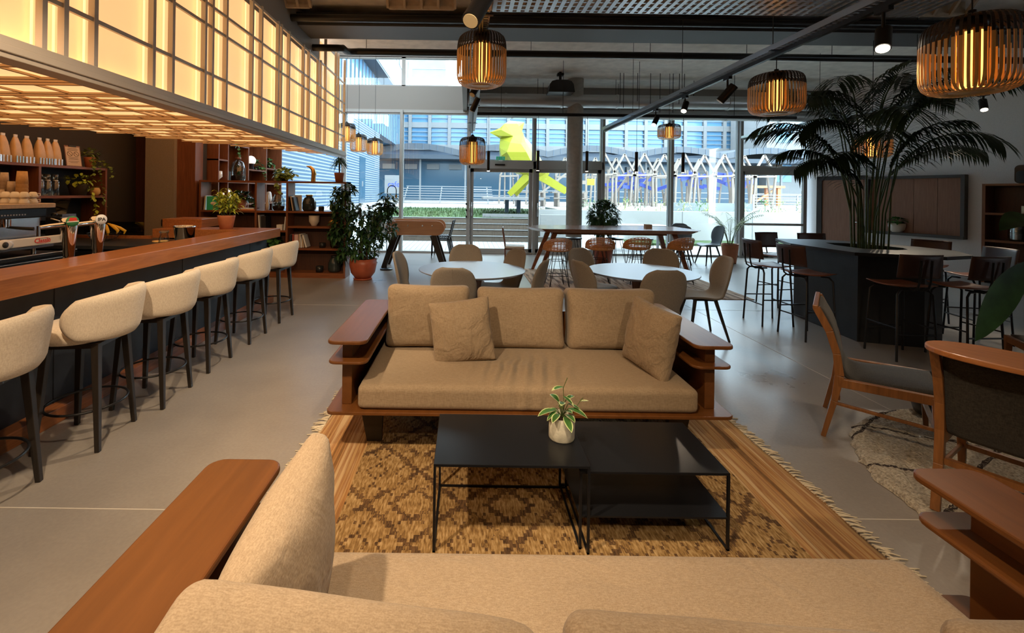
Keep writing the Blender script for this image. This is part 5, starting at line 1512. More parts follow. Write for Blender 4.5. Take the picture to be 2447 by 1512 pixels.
# low bookcase facing us
T_ = 0.035
t = thing('low_bookcase', 'low red-brown open bookcase facing us at the end of the bar', 'bookcase', (0, 0, 0))
Y0, Y1 = 8.24, 8.58
XS = [-4.88, -3.86, -3.29, -2.23]
for x in XS: MB().bx(x, x + T_, Y0, Y1, 0, 1.76).build('side_panel', M['walnut_z'], t)
for (x0, x1, z) in ((XS[0], XS[3] + T_, 1.76), (XS[0], XS[3], 1.215), (XS[0], XS[1], 0.80), (XS[1], XS[2], 0.86), (XS[2], XS[3], 0.94), (XS[0], XS[1], 0.42), (XS[1], XS[3], 0.54), (XS[0], XS[3], 0.09)):
    MB().bx(x0 + (T_ if z < 1.7 else 0), x1, Y0 + 0.002, Y1, z - T_, z).build('shelf', M['walnut'], t)
MB().bx(XS[0], XS[3] + T_, Y0 + 0.004, Y0 + 0.02, 0, 0.055).build('plinth', M['walnut'], t)
MB().bx(XS[0] + T_, XS[3], Y1 - 0.012, Y1, 0.09, 1.18).build('back_panel', M['dark_door'], t)
# tall shelving along the side wall, up to the windows
t = thing('tall_shelving', 'tall wooden shelving along the side wall between the bookcase and the windows', 'shelving', (0, 0, 0))
YS = [8.64, 8.98, 9.82, 10.70, 11.57]
for y in YS: MB().bx(-5.09, -4.75, y, y + 0.03, 0, 2.9).build('side_panel', M['walnut_z'], t)
for (y0, y1, z) in ((8.64, 8.98, 2.18), (8.98, 9.82, 2.52), (9.82, 10.7, 2.05), (10.7, 11.57, 2.12), (8.64, 11.6, 1.76), (8.64, 11.6, 1.30), (8.64, 11.6, 0.85), (8.64, 11.6, 0.4), (8.64, 11.6, 2.9)):
    MB().bx(-5.09, -4.752, y0 + 0.03 if y0 != 8.64 else y0, y1, z - 0.03, z).build('shelf', M['walnut_y'], t)
MB().bx(-5.095, -5.085, 8.64, 11.6, 0, 2.9).build('back_panel', M['walnut_z'], t)
KIDS.clear()
# things on the low bookcase
zs = 1.216
book(-4.83, 8.30, zs, 0.03, 0.26, 0.2, 'book_white', 'white book leaning at the far end of the upper row of the low bookcase', lean=R(5))
o = book(-4.76, 8.28, zs, 0.06, 0.25, 0.19, 'green_book', 'bright green book with a pale emblem leaning on the upper shelf', rz=R(-55), lean=R(3))
b = MB(); b.lathe([(0, 0), (0.05, 0)], 20, (0, 0, 0)); 
mk = MB(); mk.T = Matrix.Translation((0.066, 0.1, 0.12)) @ Matrix.Rotation(R(90), 4, 'Y'); mk.lathe([(0.045, 0), (0.045, 0.002), (0, 0.002)], 20, sx=0.7); mk.build('emblem', M['paper'], o, 'pale round emblem')
pothos('leafy plant in an orange pot on the upper shelf behind the lime palm', (-4.20, 8.40, zs), 0.12, 'leaf_dark', [[(0.15, -0.05, 0.30), (0.28, -0.1, 0.2), (0.32, -0.12, 0.05)]], 3, 'terracotta', 0.2, 80, 0.12)
for k, (c, w, l) in enumerate((('book_orange', 0.30, 'orange book lying flat under another on the upper shelf'), ('book_white', 0.26, 'white book lying flat on an orange one on the upper shelf'))):
    one(MB().bx(0, w, 0, 0.16, 0, 0.022), 'book', M[c], l, 'book', (-4.14, 8.245, zs + k * 0.0225), 0)
jar('terrarium', 'clear glass terrarium jar with moss in the middle upper cell of the low bookcase', (-3.50, 8.42, zs), 0.115, 0.33, 'jar_glass', True, True, 'walnut_z', 0.62, 4)
one(MB().lathe([(0.03, 0), (0.034, 0.1), (0.02, 0.2), (0.022, 0.3), (0.018, 0.3)], 20), 'vase', M['white_ceramic'], 'tall slim white vase beside the middle terrarium', 'vase', (-3.72, 8.45, zs))
for k, (x, c, h, ln, l) in enumerate(((-3.235, 'book_black', 0.30, 9, 'black book, first of three leaning against the divider on the upper shelf'), (-3.19, 'book_tan', 0.27, 10, 'brown book between black ones leaning on the upper shelf'), (-3.15, 'book_black', 0.25, 11, 'small black book, last of three leaning on the upper shelf'))):
    book(x, 8.28, zs + 0.004, 0.025, h, 0.2, c, l, lean=R(-ln))
one(MB().bx(0, 0.13, 0, 0.02, 0, 0.29), 'framed_print', M['book_white'], 'pale framed print leaning behind the three books', 'picture', (-3.23, 8.50, zs))
jar('storage_jar', 'dark rounded jar with brown lid on the upper shelf against the windows', (-2.92, 8.40, zs), 0.125, 0.30, 'dark_glass', False, False, 'brass', 0.45)
b = MB(); b.lathe([(0.05, 0), (0.055, 0.07), (0.045, 0.09), (0.04, 0.03), (0, 0.03)], 6, smooth=False)
one(b, 'candle_holder', M['dark_ceramic'], 'small dark faceted candle holder on the upper shelf', 'candle holder', (-2.69, 8.38, zs))
jar('terrarium', 'glass terrarium with a twisted bonsai near the end of the upper shelf', (-2.42, 8.42, zs), 0.125, 0.30, 'jar_glass', True, True, 'walnut_z', 0.5, 9)
for k, (x, c, l) in enumerate(((-2.325, 'book_pink', 'pinkish book leaning on the last upright of the low bookcase'), (-2.29, 'book_red', 'red book squeezed beside the last upright of the low bookcase'))):
    book(x, 8.29, zs, 0.024, 0.25 - 0.02 * k, 0.19, c, l, lean=R(7 - 4 * k))
# on top
pothos('leafy trailing plant on top of the low bookcase, hanging into the cell below', (-3.42, 8.44, 1.761), 0.10, 'leaf_olive', [[(-0.02, -0.25, 0.08), (0.0, -0.28, -0.1), (0.03, -0.28, -0.22)], [(0.2, -0.15, 0.14), (0.32, -0.2, 0.12)]], 8, 'dark_ceramic', 0.09, 90, 0.11)
b = MB(); b.tube([(0, 0, 0), (0.0, 0, 0.06), (0.02, 0, 0.14), (0.0, 0, 0.22), (-0.05, 0, 0.27), (-0.12, 0, 0.285)], [0.035, 0.03, 0.045, 0.035, 0.026, 0.008], 10)
b.tube([(0.03, 0, 0.0), (0.04, 0, 0.1)], [0.02, 0.012], 8)
one(b, 'bird_figurine', M['gold'], 'golden curved bird figurine on top of the low bookcase', 'figurine', (-2.86, 8.40, 1.761))
t = thing('potted_dracaena', 'spiky drooping dracaena in a terracotta pot on top of the low bookcase', 'plant', (-2.37, 8.40, 1.761))
pot(t, 0.092, 0.17, M['terracotta'])
b = MB(); rnd = random.Random(6)
for k in range(120):
    a = rnd.uniform(0, 2 * PI); e = rnd.uniform(-0.1, 1.3)
    b.leaf((0.01 * cos(a), 0.01 * sin(a), 0.33 + rnd.uniform(0, 0.10)), (cos(a) * cos(e), sin(a) * cos(e), sin(e)), rnd.uniform(0.16, 0.26), 0.017, 0.75, 0.1, 5)
b.build('foliage', M['leaf_dark'], t); MB().tube([(0, 0, 0.14), (0.005, 0, 0.40)], 0.013, 8).build('stems', M['bark'], t)
# lower cells
one(MB().lathe([(0.05, 0), (0.055, 0.02), (0.092, 0.08), (0.095, 0.19), (0.085, 0.19), (0.08, 0.08), (0, 0.06)], 32), 'cup_vase', M['ceramic'], 'pale round footed ceramic cup alone on the second shelf', 'vase', (-2.82, 8.38, 0.941))
b = MB(); b.ball((0, 0, 0.07), 0.07, 14, 10, (1.2, 0.8, 1)); b.tube([(0.03, 0, 0.06), (0.1, -0.02, 0.05), (0.14, 0, 0.1)], [0.04, 0.03, 0.01], 8)
one(b, 'gold_shell', M['gold'], 'golden shell-like ornament partly behind the umbrella plant', 'ornament', (-2.47, 8.38, 0.941))
book(-3.80, 8.28, 0.861, 0.03, 0.27, 0.2, 'book_white', 'white spine standing in the middle cell of the second row', lean=R(-4))
book(-3.755, 8.28, 0.861, 0.09, 0.25, 0.2, 'book_black', 'thick black book in the middle cell of the second row', lean=R(-2))
book(-3.345, 8.28, 0.861, 0.025, 0.25, 0.18, 'book_white', 'thin white book leaning on the divider in the middle cell', lean=R(5))
one(MB().bx(0, 0.1, 0, 0.12, 0, 0.1), 'note_block', M['paper'], 'small white block by the leaning thin white book', 'box', (-3.47, 8.27, 0.861))
X = -3.24
for k, (w, h, c, ln, l) in enumerate(((0.05, 0.24, 'book_black', 0, 'dark book nearest the divider in the third row'), (0.03, 0.25, 'book_red', 0, 'dark red book second in the third row'), (0.075, 0.24, 'book_pink', 0, 'wide pinkish book in the third row'), (0.03, 0.25, 'book_tan', 0, 'cream book just after the wide pinkish one in the third row'), (0.03, 0.25, 'book_white', -2, 'white book in the middle of the third row'), (0.03, 0.24, 'book_tan', -8, 'cream book starting to lean in the third row'), (0.03, 0.235, 'book_white', -16, 'last white book leaning most in the third row'))):
    book(X, 8.28, 0.541 + 0.001 * k, w, h, 0.19, c, l, lean=R(ln)); X += w + 0.006 + (0.02 if ln < -5 else 0)
one(MB().lathe([(0.055, 0), (0.06, 0.09), (0.05, 0.09), (0.05, 0.02), (0, 0.02)], 24), 'candle_holder', M['dark_ceramic'], 'low round black candle holder on the third shelf', 'candle holder', (-2.66, 8.38, 0.541))
jar('lantern_jar', 'tapered glass lantern jar on the third shelf behind the umbrella plant leaves', (-2.43, 8.38, 0.541), 0.085, 0.30, 'smoke_glass', False, False, 'brass', 0.4)
one(MB().lathe([(0.065, 0), (0.07, 0.11), (0.06, 0.11), (0.06, 0.02), (0, 0.02)], 24), 'candle_holder', M['dark_ceramic'], 'black candle holder on the lowest shelf of the low bookcase', 'candle holder', (-2.70, 8.36, 0.091))
jar('storage_jar', 'big dark jar in the shade of the lowest shelf', (-2.44, 8.40, 0.091), 0.115, 0.30, 'dark_glass', False, False, 'dark_ceramic', 0.5)
pothos('bright leafed plant between the bar end and the low bookcase', (-3.60, 8.38, 0.541), 0.10, 'leaf_mid', [], 14, 'dark_ceramic', 0.08, 90, 0.13)
# things in the tall shelving
def tv(name, prof, m, label, loc, cat='vase'): return one(MB().lathe(prof, 28), name, M[m], label, cat, loc)
tv('bowl', [(0.05, 0), (0.055, 0.03), (0.11, 0.08), (0.105, 0.19), (0.095, 0.19), (0.09, 0.08), (0, 0.06)], 'white_ceramic', 'white footed bowl in the tall shelving, nearest the brown panel', (-4.88, 8.80, 1.761), 'bowl')
for k in range(4):
    book(-4.86, 9.02 + 0.075 * k, 1.761, 0.06, 0.22 - 0.006 * k, 0.2, ['book_white', 'book_white', 'book_tan', 'book_black'][k], ['first thick white book in the tall shelving', 'second white book in the tall shelving, beside the first', 'cream book between white and black ones in the tall shelving', 'black book ending the short row in the tall shelving'][k], rz=R(90))
jar('terrarium', 'large tapered glass terrarium bottle in the tall shelving', (-4.86, 9.60, 1.761), 0.15, 0.52, 'jar_glass', True, True, 'walnut_z', 0.34, 2)
t = thing('abstract_sculpture', 'white looped sculpture above the large terrarium bottle', 'sculpture', (-4.88, 9.50, 2.521))
b = MB(); b.tube([(0, 0.09 * cos(a), 0.11 + 0.10 * sin(a)) for a in [2 * PI * k / 24 for k in range(24)]], 0.024, 8, closed=True); b.build('loop', M['white_ceramic'], t)
def globe(label, loc, rz=0):
    t = thing('globe_lamp', label, 'lamp', loc)
    MB().lathe([(0.07, 0), (0.07, 0.02), (0.05, 0.10), (0.085, 0.13)], 24).build('base', M['black_metal'], t)
    b = MB(); b.ball((0, 0, 0.20), 0.105, 24, 16); b.build('globe', M['globe'], t)
globe('white globe lamp on the upper level of the tall shelving', (-4.84, 10.12, 2.051))
globe('white globe lamp lower down in the tall shelving, above the lime palm', (-4.84, 9.08, 1.301))
pothos('trailing ivy beside the upper globe lamp', (-4.84, 10.42, 2.051), 0.07, 'leaf_mid', [[(0.15, 0, 0.1), (0.2, 0, -0.1), (0.2, 0.02, -0.25)], [(0.16, -0.1, 0.05), (0.2, -0.1, -0.15)]], 21, 'dark_ceramic', 0.08, 40, 0.08)
pothos('trailing plant high in the last bay of the tall shelving near the windows', (-4.84, 11.0, 2.121), 0.08, 'leaf_mid', [[(0.15, 0, 0.1), (0.2, 0, -0.1), (0.2, 0.02, -0.2)]], 22, 'dark_ceramic', 0.1, 50, 0.09)
pothos('leafy plant hanging beside the large terrarium bottle', (-4.84, 9.20, 2.521), 0.08, 'leaf_mid', [[(0.15, 0, 0.05), (0.2, 0, -0.1), (0.2, 0.02, -0.25)]], 23, 'dark_ceramic', 0.1, 40, 0.09)
tv('vase', [(0.06, 0), (0.08, 0.1), (0.06, 0.22), (0.04, 0.26), (0.03, 0.26)], 'white_ceramic', 'white rounded vase in the lower part of the tall shelving near the windows', (-4.86, 11.1, 1.301))
# arched floor lamp behind the umbrella plant
t = thing('arched_lamp', 'thin black arched floor lamp with clear glass bulb behind the umbrella plant', 'lamp', (-1.62, 9.25, 0))
MB().lathe([(0.13, 0), (0.13, 0.02), (0, 0.025)], 28).build('base', M['black_metal'], t)
MB().tube([(0, 0, 0), (0, 0, 1.55)] + [(0.09 - 0.09 * cos(a), 0, 1.62 + 0.10 * sin(a)) for a in [PI * k / 14 for k in range(15)]] + [(0.18, 0, 1.5)], 0.009, 8).build('pole', M['black_metal'], t)
b = MB(); b.ball((0.18, 0, 1.43), 0.055, 20, 12); b.build('glass_bulb', M['jar_glass'], t)
MB().cyl((0.18, 0, 1.47), (0.18, 0, 1.53), 0.02).build('socket', M['brass'], t)

# ---------------------------------------------------------------- behind the bar
t = thing('back_shelf', 'red-brown open shelf unit on the wall behind the espresso machine', 'shelf unit', (0, 0, 0))
MB().bx(-6.14, -5.75, 3.6, 7.22, 1.865, 1.90).build('shelf', M['walnut_y'], t)
MB().bx(-6.14, -5.75, 3.6, 7.22, 1.435, 1.47).build('shelf', M['walnut_y'], t)
for y in (3.6, 6.07, 7.19): MB().bx(-6.14, -5.748, y, y + 0.035, 0.92, 1.865 if y != 7.19 else 1.90).build('side_panel', M['walnut_z'], t)
MB().bx(-6.148, -6.135, 3.6, 7.22, 0.92, 1.865).build('back_panel', M['navy'], t)
t = thing('wall_counter', 'dark counter below the wall shelf unit', 'counter')
MB().bx(-6.14, -5.5, 3.0, 7.22, 0.88, 0.92).build('worktop', M['octo_top'], t); MB().bx(-6.14, -5.55, 3.0, 7.2, 0, 0.88).build('cabinet', M['black_plastic'], t)
def coffee_bag(k, y, label):
    t = thing('coffee_bag', label, 'coffee bag', (-5.86, y, 1.901), R(90 + (k % 3) * 6 - 6), 'coffee bags on the top shelf')
    b = MB()
    prof = [(0.10, 0.086, 0), (0.10, 0.092, 0.22), (0.08, 0.086, 0.5), (0.055, 0.070, 0.75), (0.02, 0.050, 0.93), (0.006, 0.032, 1.0)]
    v = []; n = 14
    for (dy, dx, z) in prof:
        for j in range(n):
            a = 2 * PI * j / n; v.append((math.copysign(abs(cos(a)) ** 0.4, cos(a)) * dx * 0.72, math.copysign(abs(sin(a)) ** 0.4, sin(a)) * dy * 0.55, z * 0.34))
    m = len(prof)
    b.add(v, [(i * n + j, i * n + (j + 1) % n, (i + 1) * n + (j + 1) % n, (i + 1) * n + j) for i in range(m - 1) for j in range(n)], True)
    b.add(v[:n], [tuple(range(n))[::-1]]); b.add(v[-n:], [tuple(range(n))])
    b.build('pouch', M['bag_kraft'], t)
    b = MB()
    for (x, c) in ((-0.045, 0.022), (0.0, 0.018), (0.045, 0.02)): b.box((x, -0.0625, 0.045), (c, 0.004, 0.085))
    b.build('stripes', M['steel'], t)
    MB().box((0, 0, 0.35), (0.05, 0.012, 0.03)).build('top_clip', M['white'], t)
mat('bag_kraft', (0.66, 0.44, 0.22), 0.45, noise=0.1, nscale=12)
BL = ['first coffee bag on the top shelf, cut by the picture edge', 'second coffee bag on the top shelf, counting from the picture edge', 'third coffee bag on the top shelf', 'fourth coffee bag on the top shelf, next to the dark gap', 'fifth coffee bag on the top shelf, just past the upright', 'sixth coffee bag on the top shelf, next to last', 'last coffee bag on the top shelf, beside the clipboard']
for k, y in enumerate((5.58, 5.70, 5.86, 6.01, 6.19, 6.31, 6.43)): coffee_bag(k, y, BL[k])
def clipboard(label, loc, rz, ry):
    t = thing('clipboard', label, 'clipboard', loc, rz)
    o = MB(); o.T = Matrix.Rotation(ry, 4, 'X'); o.bx(-0.11, 0.11, 0, 0.006, 0, 0.31); o.build('board', M['walnut_z'], t)
    o = MB(); o.T = Matrix.Rotation(ry, 4, 'X'); o.bx(-0.10, 0.10, -0.002, -0.0005, 0.01, 0.29); pp = o.build('sheet', M['book_tan'], t)
    o = MB(); o.T = Matrix.Rotation(ry, 4, 'X')
    for x in (-0.045, 0.045):
        pts = [(x + 0.035 * cos(a), -0.003, 0.185 + 0.035 * sin(a)) for a in [2 * PI * k / 20 for k in range(20)]]
        o.tube(pts, 0.0025, 5, closed=True); o.tube([(x - 0.025, -0.003, 0.21), (x + 0.025, -0.003, 0.16)], 0.0025, 5)
    for z, w in ((0.265, 0.12), (0.25, 0.15), (0.235, 0.13), (0.13, 0.14), (0.115, 0.12), (0.10, 0.14), (0.07, 0.15), (0.055, 0.10)): o.bx(-w / 2, w / 2, -0.003, -0.002, z, z + 0.004)
    o.build('printed_marks', M['ink'], pp)
    o = MB(); o.T = Matrix.Rotation(ry, 4, 'X'); o.bx(-0.05, 0.05, -0.012, 0.0, 0.29, 0.312); o.build('clip', M['black_metal'], t)
clipboard('clipboard with a printed sheet of two round signs, leaning on the top shelf', (-5.80, 6.68, 1.901), R(78), R(-10))
clipboard('clipboard mostly hidden behind the last coffee bags', (-5.98, 6.42, 1.905), R(82), R(-5))
t = pothos('potted ivy in a face-shaped clay pot trailing from the end of the top shelf', (-5.86, 7.02, 1.901), 0.075, 'leaf_olive', [[(0.15, 0.0, 0.1), (0.16, 0.02, -0.15), (0.17, 0.05, -0.4), (0.16, 0.1, -0.62)], [(0.13, 0.1, 0.1), (0.15, 0.22, 0.02), (0.15, 0.27, -0.15)], [(0.13, -0.08, 0.1), (0.15, -0.1, 0.0), (0.15, -0.1, -0.12)]], 31, 'terracotta', 0.16, 50, 0.07)
b = MB(); b.tube([(0.074, 0.0, 0.10), (0.088, 0.0, 0.07), (0.072, 0.0, 0.055)], [0.005, 0.010, 0.006], 6); b.build('nose', M['terracotta'], t)
t = pothos('ivy in a dark basket on the second shelf, trailing down in front', (-5.86, 6.82, 1.471), 0.13, 'leaf_lime', [[(0.16, 0.05, 0.1), (0.17, 0.1, -0.1), (0.18, 0.14, -0.3), (0.18, 0.2, -0.5)]], 33, 'wicker_dark', 0.17, 60, 0.075)
t = thing('cactus_pot', 'small round striped orange pot with a spiky plant on the second shelf', 'plant', (-5.82, 7.08, 1.471))
MB().lathe([(0.04, 0), (0.065, 0.03), (0.068, 0.08), (0.05, 0.12), (0.04, 0.12)], 20).build('pot', M['bamboo'], t)
b = MB()
for k in range(12): b.leaf((0, 0, 0.11), (cos(k * 2.4), sin(k * 2.4), 0.5 + 0.1 * (k % 4)), 0.09, 0.014, 0.2)
b.build('foliage', M['leaf_olive'], t)
def bottle():
    t = thing('glass_bottle', 'x', 'bottle')
    MB().lathe([(0.042, 0), (0.045, 0.01), (0.045, 0.19), (0.022, 0.215), (0.022, 0.22)], 20).build('body', M['jar_glass'], t)
    MB().lathe([(0.028, 0.22), (0.034, 0.30), (0.033, 0.30)], 20).build('cup', M['jar_glass'], t)
    MB().lathe([(0.024, 0.205), (0.03, 0.212), (0.024, 0.22)], 20).build('collar', M['white'], t)
    return t
bt = bottle()
for k, y in enumerate((6.17, 6.28, 6.40)):
    for j, x in enumerate((-5.82, -5.95)):
        l = '%s clear glass bottle with an upturned tumbler on the second shelf, %s row' % (['first', 'second', 'third'][k], ['front', 'rear'][j])
        if k == j == 0: bt.location = (x, y, 1.471); bt['label'] = l; bt['group'] = 'glass bottles on the second shelf'
        else: dup(bt, (x, y, 1.471), 0, l)

# espresso machine: it faces the bar
t = thing('espresso_machine', 'large chrome and black espresso machine with a wide white front panel', 'coffee machine', (-4.35, 4.75, 0.90))
b = MB().bx(-0.62, -0.06, -1.25, -0.06, 0.06, 0.42)
b.build('body', M['steel'], t, bevel=0.02)
b = MB(); b.T = Matrix.Translation((-0.30, -0.64, 0.50)); b.prism(rounded(-0.36, 0.36, -0.66, 0.66, 0.08), -0.025, 0.02); b.T = None
b.build('top_tray', M['cup_beige'], t, bevel=0.006)
o = MB().bx(-0.12, -0.02, -1.27, -0.04, 0.375, 0.475).build('control_panel', M['black_plastic'], t, bevel=0.01)
b = MB()
for y in [-1.2 + 0.028 * k for k in range(9)] + [-0.75, -0.71, -0.67] + [-0.5 + 0.028 * k for k in range(9)]: b.bx(-0.02, -0.016, y - 0.007, y + 0.007, 0.405, 0.418)
b.build('buttons', M['white'], o)
o = MB(); o.bx(0.02, 0.05, -1.4, 0.06, 0.10, 0.185); o = o.build('front_panel', M['white_ceramic'], t, bevel=0.01)
TM = lambda y, z: Matrix.Translation((0.052, y, z)) @ Matrix.Rotation(R(90), 4, 'Z') @ Matrix.Rotation(R(90), 4, 'X')
MB().text('Classic', 0.062, TM(-0.16, 0.145), 0.001, 0.001).build('red_lettering', M['red_mark'], o)
b = MB(); pts = [(0.0525, -0.16 + 0.085 * cos(a), 0.145 + 0.028 * sin(a)) for a in [2 * PI * k / 28 for k in range(28)]]; b.tube(pts, 0.002, 5, closed=True); b.build('red_oval', M['red_mark'], o)
MB().text('Rancilio', 0.045, TM(-0.98, 0.14), 0.001, 0.0015, 0.3).build('black_lettering', M['ink'], o)
b = MB(); b.T = Matrix.Translation((0.05, -0.55, 0.142)) @ Matrix.Rotation(R(90), 4, 'Y'); b.lathe([(0.05, 0), (0.05, 0.012), (0.035, 0.02), (0, 0.02)], 28, sy=1.7); o2 = b.build('gauge_mount', M['white_ceramic'], t)
b = MB(); b.T = Matrix.Translation((0.068, -0.55, 0.142)) @ Matrix.Rotation(R(90), 4, 'Y'); b.lathe([(0.028, 0), (0.028, 0.006), (0, 0.006)], 24); b.build('gauge', M['ink'], o2)
MB().bx(-0.10, 0.02, -1.35, 0.0, 0.07, 0.10).build('drip_tray', M['steel'], t, bevel=0.004)
for y in (-1.05, -0.45):
    o = MB().cyl((-0.04, y, 0.30), (-0.04, y, 0.375), 0.045).build('group_head', M['chrome'], t)
    MB().tube([(-0.02, y, 0.30), (0.09, y + 0.05, 0.285), (0.16, y + 0.08, 0.28)], [0.012, 0.016, 0.018], 10).build('filter_handle', M['black_plastic'], o)
b = MB(); b.tube([(0.0, -0.02, 0.36), (0.05, 0.03, 0.33), (0.06, 0.05, 0.14)], 0.008, 8); b.build('steam_wand', M['chrome'], t)
b = MB(); b.ball((0.02, 0.0, 0.40), 0.03, 12, 8, (1, 1, 0.7)); b.build('steam_knob', M['black_plastic'], t)
for y in (-1.3, -0.12): MB().cyl((-0.08, y, 0.0), (-0.08, y, 0.07), 0.02).build('foot', M['steel'], t)
# cups on it
TZ = 1.42 + 0.0005
cup_i = 0
def stack(x, y, r, h, n, m, label, flip=True):
    b = MB(); z = 0
    for k in range(n):
        b.lathe([(r, z), (r * 0.80, z + h), (0, z + h)], 20); z += h * 0.30 if k < n - 1 else 0
    return one(b, 'paper_cups', M[m], label, 'paper cups', (x, y, TZ))
stack(-4.535, 4.61, 0.050, 0.13, 6, 'cup_kraft', 'orange-brown stack of large paper cups on the espresso machine')
stack(-4.635, 4.60, 0.036, 0.10, 5, 'cup_beige', 'shorter beige stack of paper cups beside the large orange-brown one')
stack(-4.715, 4.61, 0.036, 0.10, 8, 'cup_beige', 'tall slim nested stack of beige paper cups on the espresso machine')
stack(-4.795, 4.60, 0.036, 0.10, 9, 'cup_beige', 'tallest stack of beige paper cups, cut by the picture edge')
stack(-4.66, 4.52, 0.034, 0.085, 3, 'cup_beige', 'low stack of beige paper cups in front of the tall ones')
def cup_proto():
    t = thing('espresso_cup', 'x', 'cup')
    MB().lathe([(0.040, 0), (0.042, 0.012), (0.028, 0.052), (0.018, 0.058), (0.0, 0.058)], 20).build('cup_body', M['white_ceramic'], t)
    b = MB(); b.tube([(0.036, 0, 0.015), (0.058, 0, 0.02), (0.056, 0, 0.04), (0.032, 0, 0.042)], 0.004, 6); b.build('handle', M['white_ceramic'], t)
    return t
cp = cup_proto(); first = True
for row, (y, n) in enumerate(((4.44, 6), (4.53, 3))):
    for k in range(n):
        for lv in range(2 if row == 0 or k < 1 else 1):
            l = 'upside-down cream espresso cup, %s from the tray corner, %s row%s' % (['first', 'second', 'third', 'fourth', 'fifth', 'sixth'][k], ['nearer', 'farther'][row], [', below', ', stacked on top'][lv])
            loc = (-4.345 - 0.092 * k, y, TZ + 0.0585 * lv)
            if first: cp.location = loc; cp.rotation_euler = (0, 0, 0.4); cp['label'] = l; cp['group'] = 'espresso cups on the machine'; first = False
            else: dup(cp, loc, 0.4 + 0.5 * k, l)
# grinder
t = thing('coffee_grinder', 'black coffee grinder with a clear cone hopper beyond the espresso machine', 'grinder', (-5.15, 5.75, 0.92))
MB().bx(-0.1, 0.1, -0.12, 0.12, 0.0, 0.30).build('body', M['black_plastic'], t, bevel=0.015)
MB().lathe([(0.06, 0.30), (0.06, 0.33), (0.11, 0.50), (0.115, 0.52)], 4, smooth=False).build('hopper', M['smoke_glass'], t)
MB().bx(-0.09, 0.10, -0.10, 0.10, 0.30, 0.33).build('collar', M['steel'], t)
MB().ball((0.12, 0.03, 0.27), 0.035, 12, 8).build('knob', M['black_plastic'], t)
# taps
def tap(label, loc, badge):
    t = thing('beer_tap', label, 'tap', loc)
    MB().lathe([(0.055, 0), (0.055, 0.01), (0.036, 0.03), (0.038, 0.12), (0.052, 0.30), (0.060, 0.38), (0.058, 0.41), (0.045, 0.43), (0, 0.435)], 32).build('column', M['chrome'], t)
    b = MB(); b.tube([(0, -0.04, 0.375), (-0.02, -0.16, 0.37), (-0.02, -0.25, 0.365)], [0.022, 0.020, 0.016], 14); b.build('spout_arm', M['chrome'], t)
    MB().tube([(-0.02, -0.25, 0.38), (-0.02, -0.25, 0.30)], 0.012, 12).build('spout', M['chrome'], t)
    D = Matrix.Translation((0.052, -0.03, 0.405)) @ Matrix.Rotation(R(-28), 4, 'Z') @ Matrix.Rotation(R(90), 4, 'Y')
    b = MB(); b.T = D; b.lathe([(0.044, 0), (0.044, 0.008), (0, 0.008)], 28); o = b.build('badge', M['white'] if badge == 'IPA' else M['green_mark'], t)
    D2 = Matrix.Translation((0.061, -0.034, 0.405)) @ Matrix.Rotation(R(-28), 4, 'Z') @ Matrix.Rotation(R(90), 4, 'Z') @ Matrix.Rotation(R(90), 4, 'X')
    if badge == 'IPA': MB().text('IPA', 0.042, D2, 0.001, 0.001).build('badge_lettering', M['ink'], o)
    else:
        b = MB(); b.T = D2; b.add([(-0.03, 0.004, 0.001), (0.03, 0.004, 0.001), (0.022, 0.03, 0.001), (-0.022, 0.03, 0.001)], [(0, 1, 2, 3)]); b.build('badge_mark', M['red_mark'], o)
        b = MB(); b.T = D2; b.add([(-0.04, -0.008, 0.0012), (0.04, -0.004, 0.0012), (0.04, 0.004, 0.0012), (-0.04, 0.0, 0.0012)], [(0, 1, 2, 3)]); b.build('badge_band', M['paper'], o)
tap('chrome beer tap with a red and green badge, nearer the espresso machine', (-3.32, 3.78, 0.90), 'x')
tap('chrome beer tap with a round badge reading IPA', (-3.30, 4.05, 0.90), 'IPA')
# fruit bowl, bucket
t = thing('wire_bowl', 'round black wire fruit bowl on the black back counter', 'bowl', (-4.58, 5.72, 0.921))
b = MB()
for k in range(18):
    a = 2 * PI * k / 18; b.tube([(0.06 * cos(a), 0.06 * sin(a), 0.004), (0.13 * cos(a), 0.13 * sin(a), 0.03), (0.17 * cos(a), 0.17 * sin(a), 0.10)], 0.002, 5)
for r, z in ((0.06, 0.004), (0.13, 0.03), (0.155, 0.065), (0.17, 0.10)): b.tube([(r * cos(a), r * sin(a), z) for a in [2 * PI * k / 30 for k in range(30)]], 0.003, 5, closed=True)
b.build('wires', M['black_metal'], t)
for k, (dx, dz, l) in enumerate(((0.0, 0.0, 'outermost banana of the bunch in the wire bowl'), (0.035, 0.015, 'second banana of the bunch in the wire bowl'), (0.07, 0.03, 'third banana of the bunch in the wire bowl'), (0.10, 0.02, 'innermost banana of the bunch in the wire bowl'))):
    b = MB(); b.tube([(0.0, 0.0, 0.11), (0.02, -0.03, 0.10), (0.03 + dx * 0.5, -0.09, 0.06), (0.03 + dx, -0.11, 0.02), (0.02 + dx, -0.10, -0.02)], [0.006, 0.013, 0.019, 0.018, 0.006], 8)
    one(b, 'banana', M['banana'], l, 'banana', (-4.62 + dx * 0.5, 5.76 + dx * 0.3, 0.995 + dz), R(20 * k))
t = thing('ice_bucket', 'polished steel ice bucket standing behind the bar top', 'bucket', (-3.30, 5.30, 0.90))
MB().lathe([(0.085, 0), (0.09, 0.01), (0.112, 0.24), (0.118, 0.25), (0.108, 0.25), (0.085, 0.02), (0, 0.02)], 36).build('pail', M['chrome'], t)
MB().tube([(0.112 * cos(a), 0.112 * sin(a), 0.252) for a in [2 * PI * k / 32 for k in range(32)]], 0.005, 6, closed=True).build('rim', M['chrome'], t)
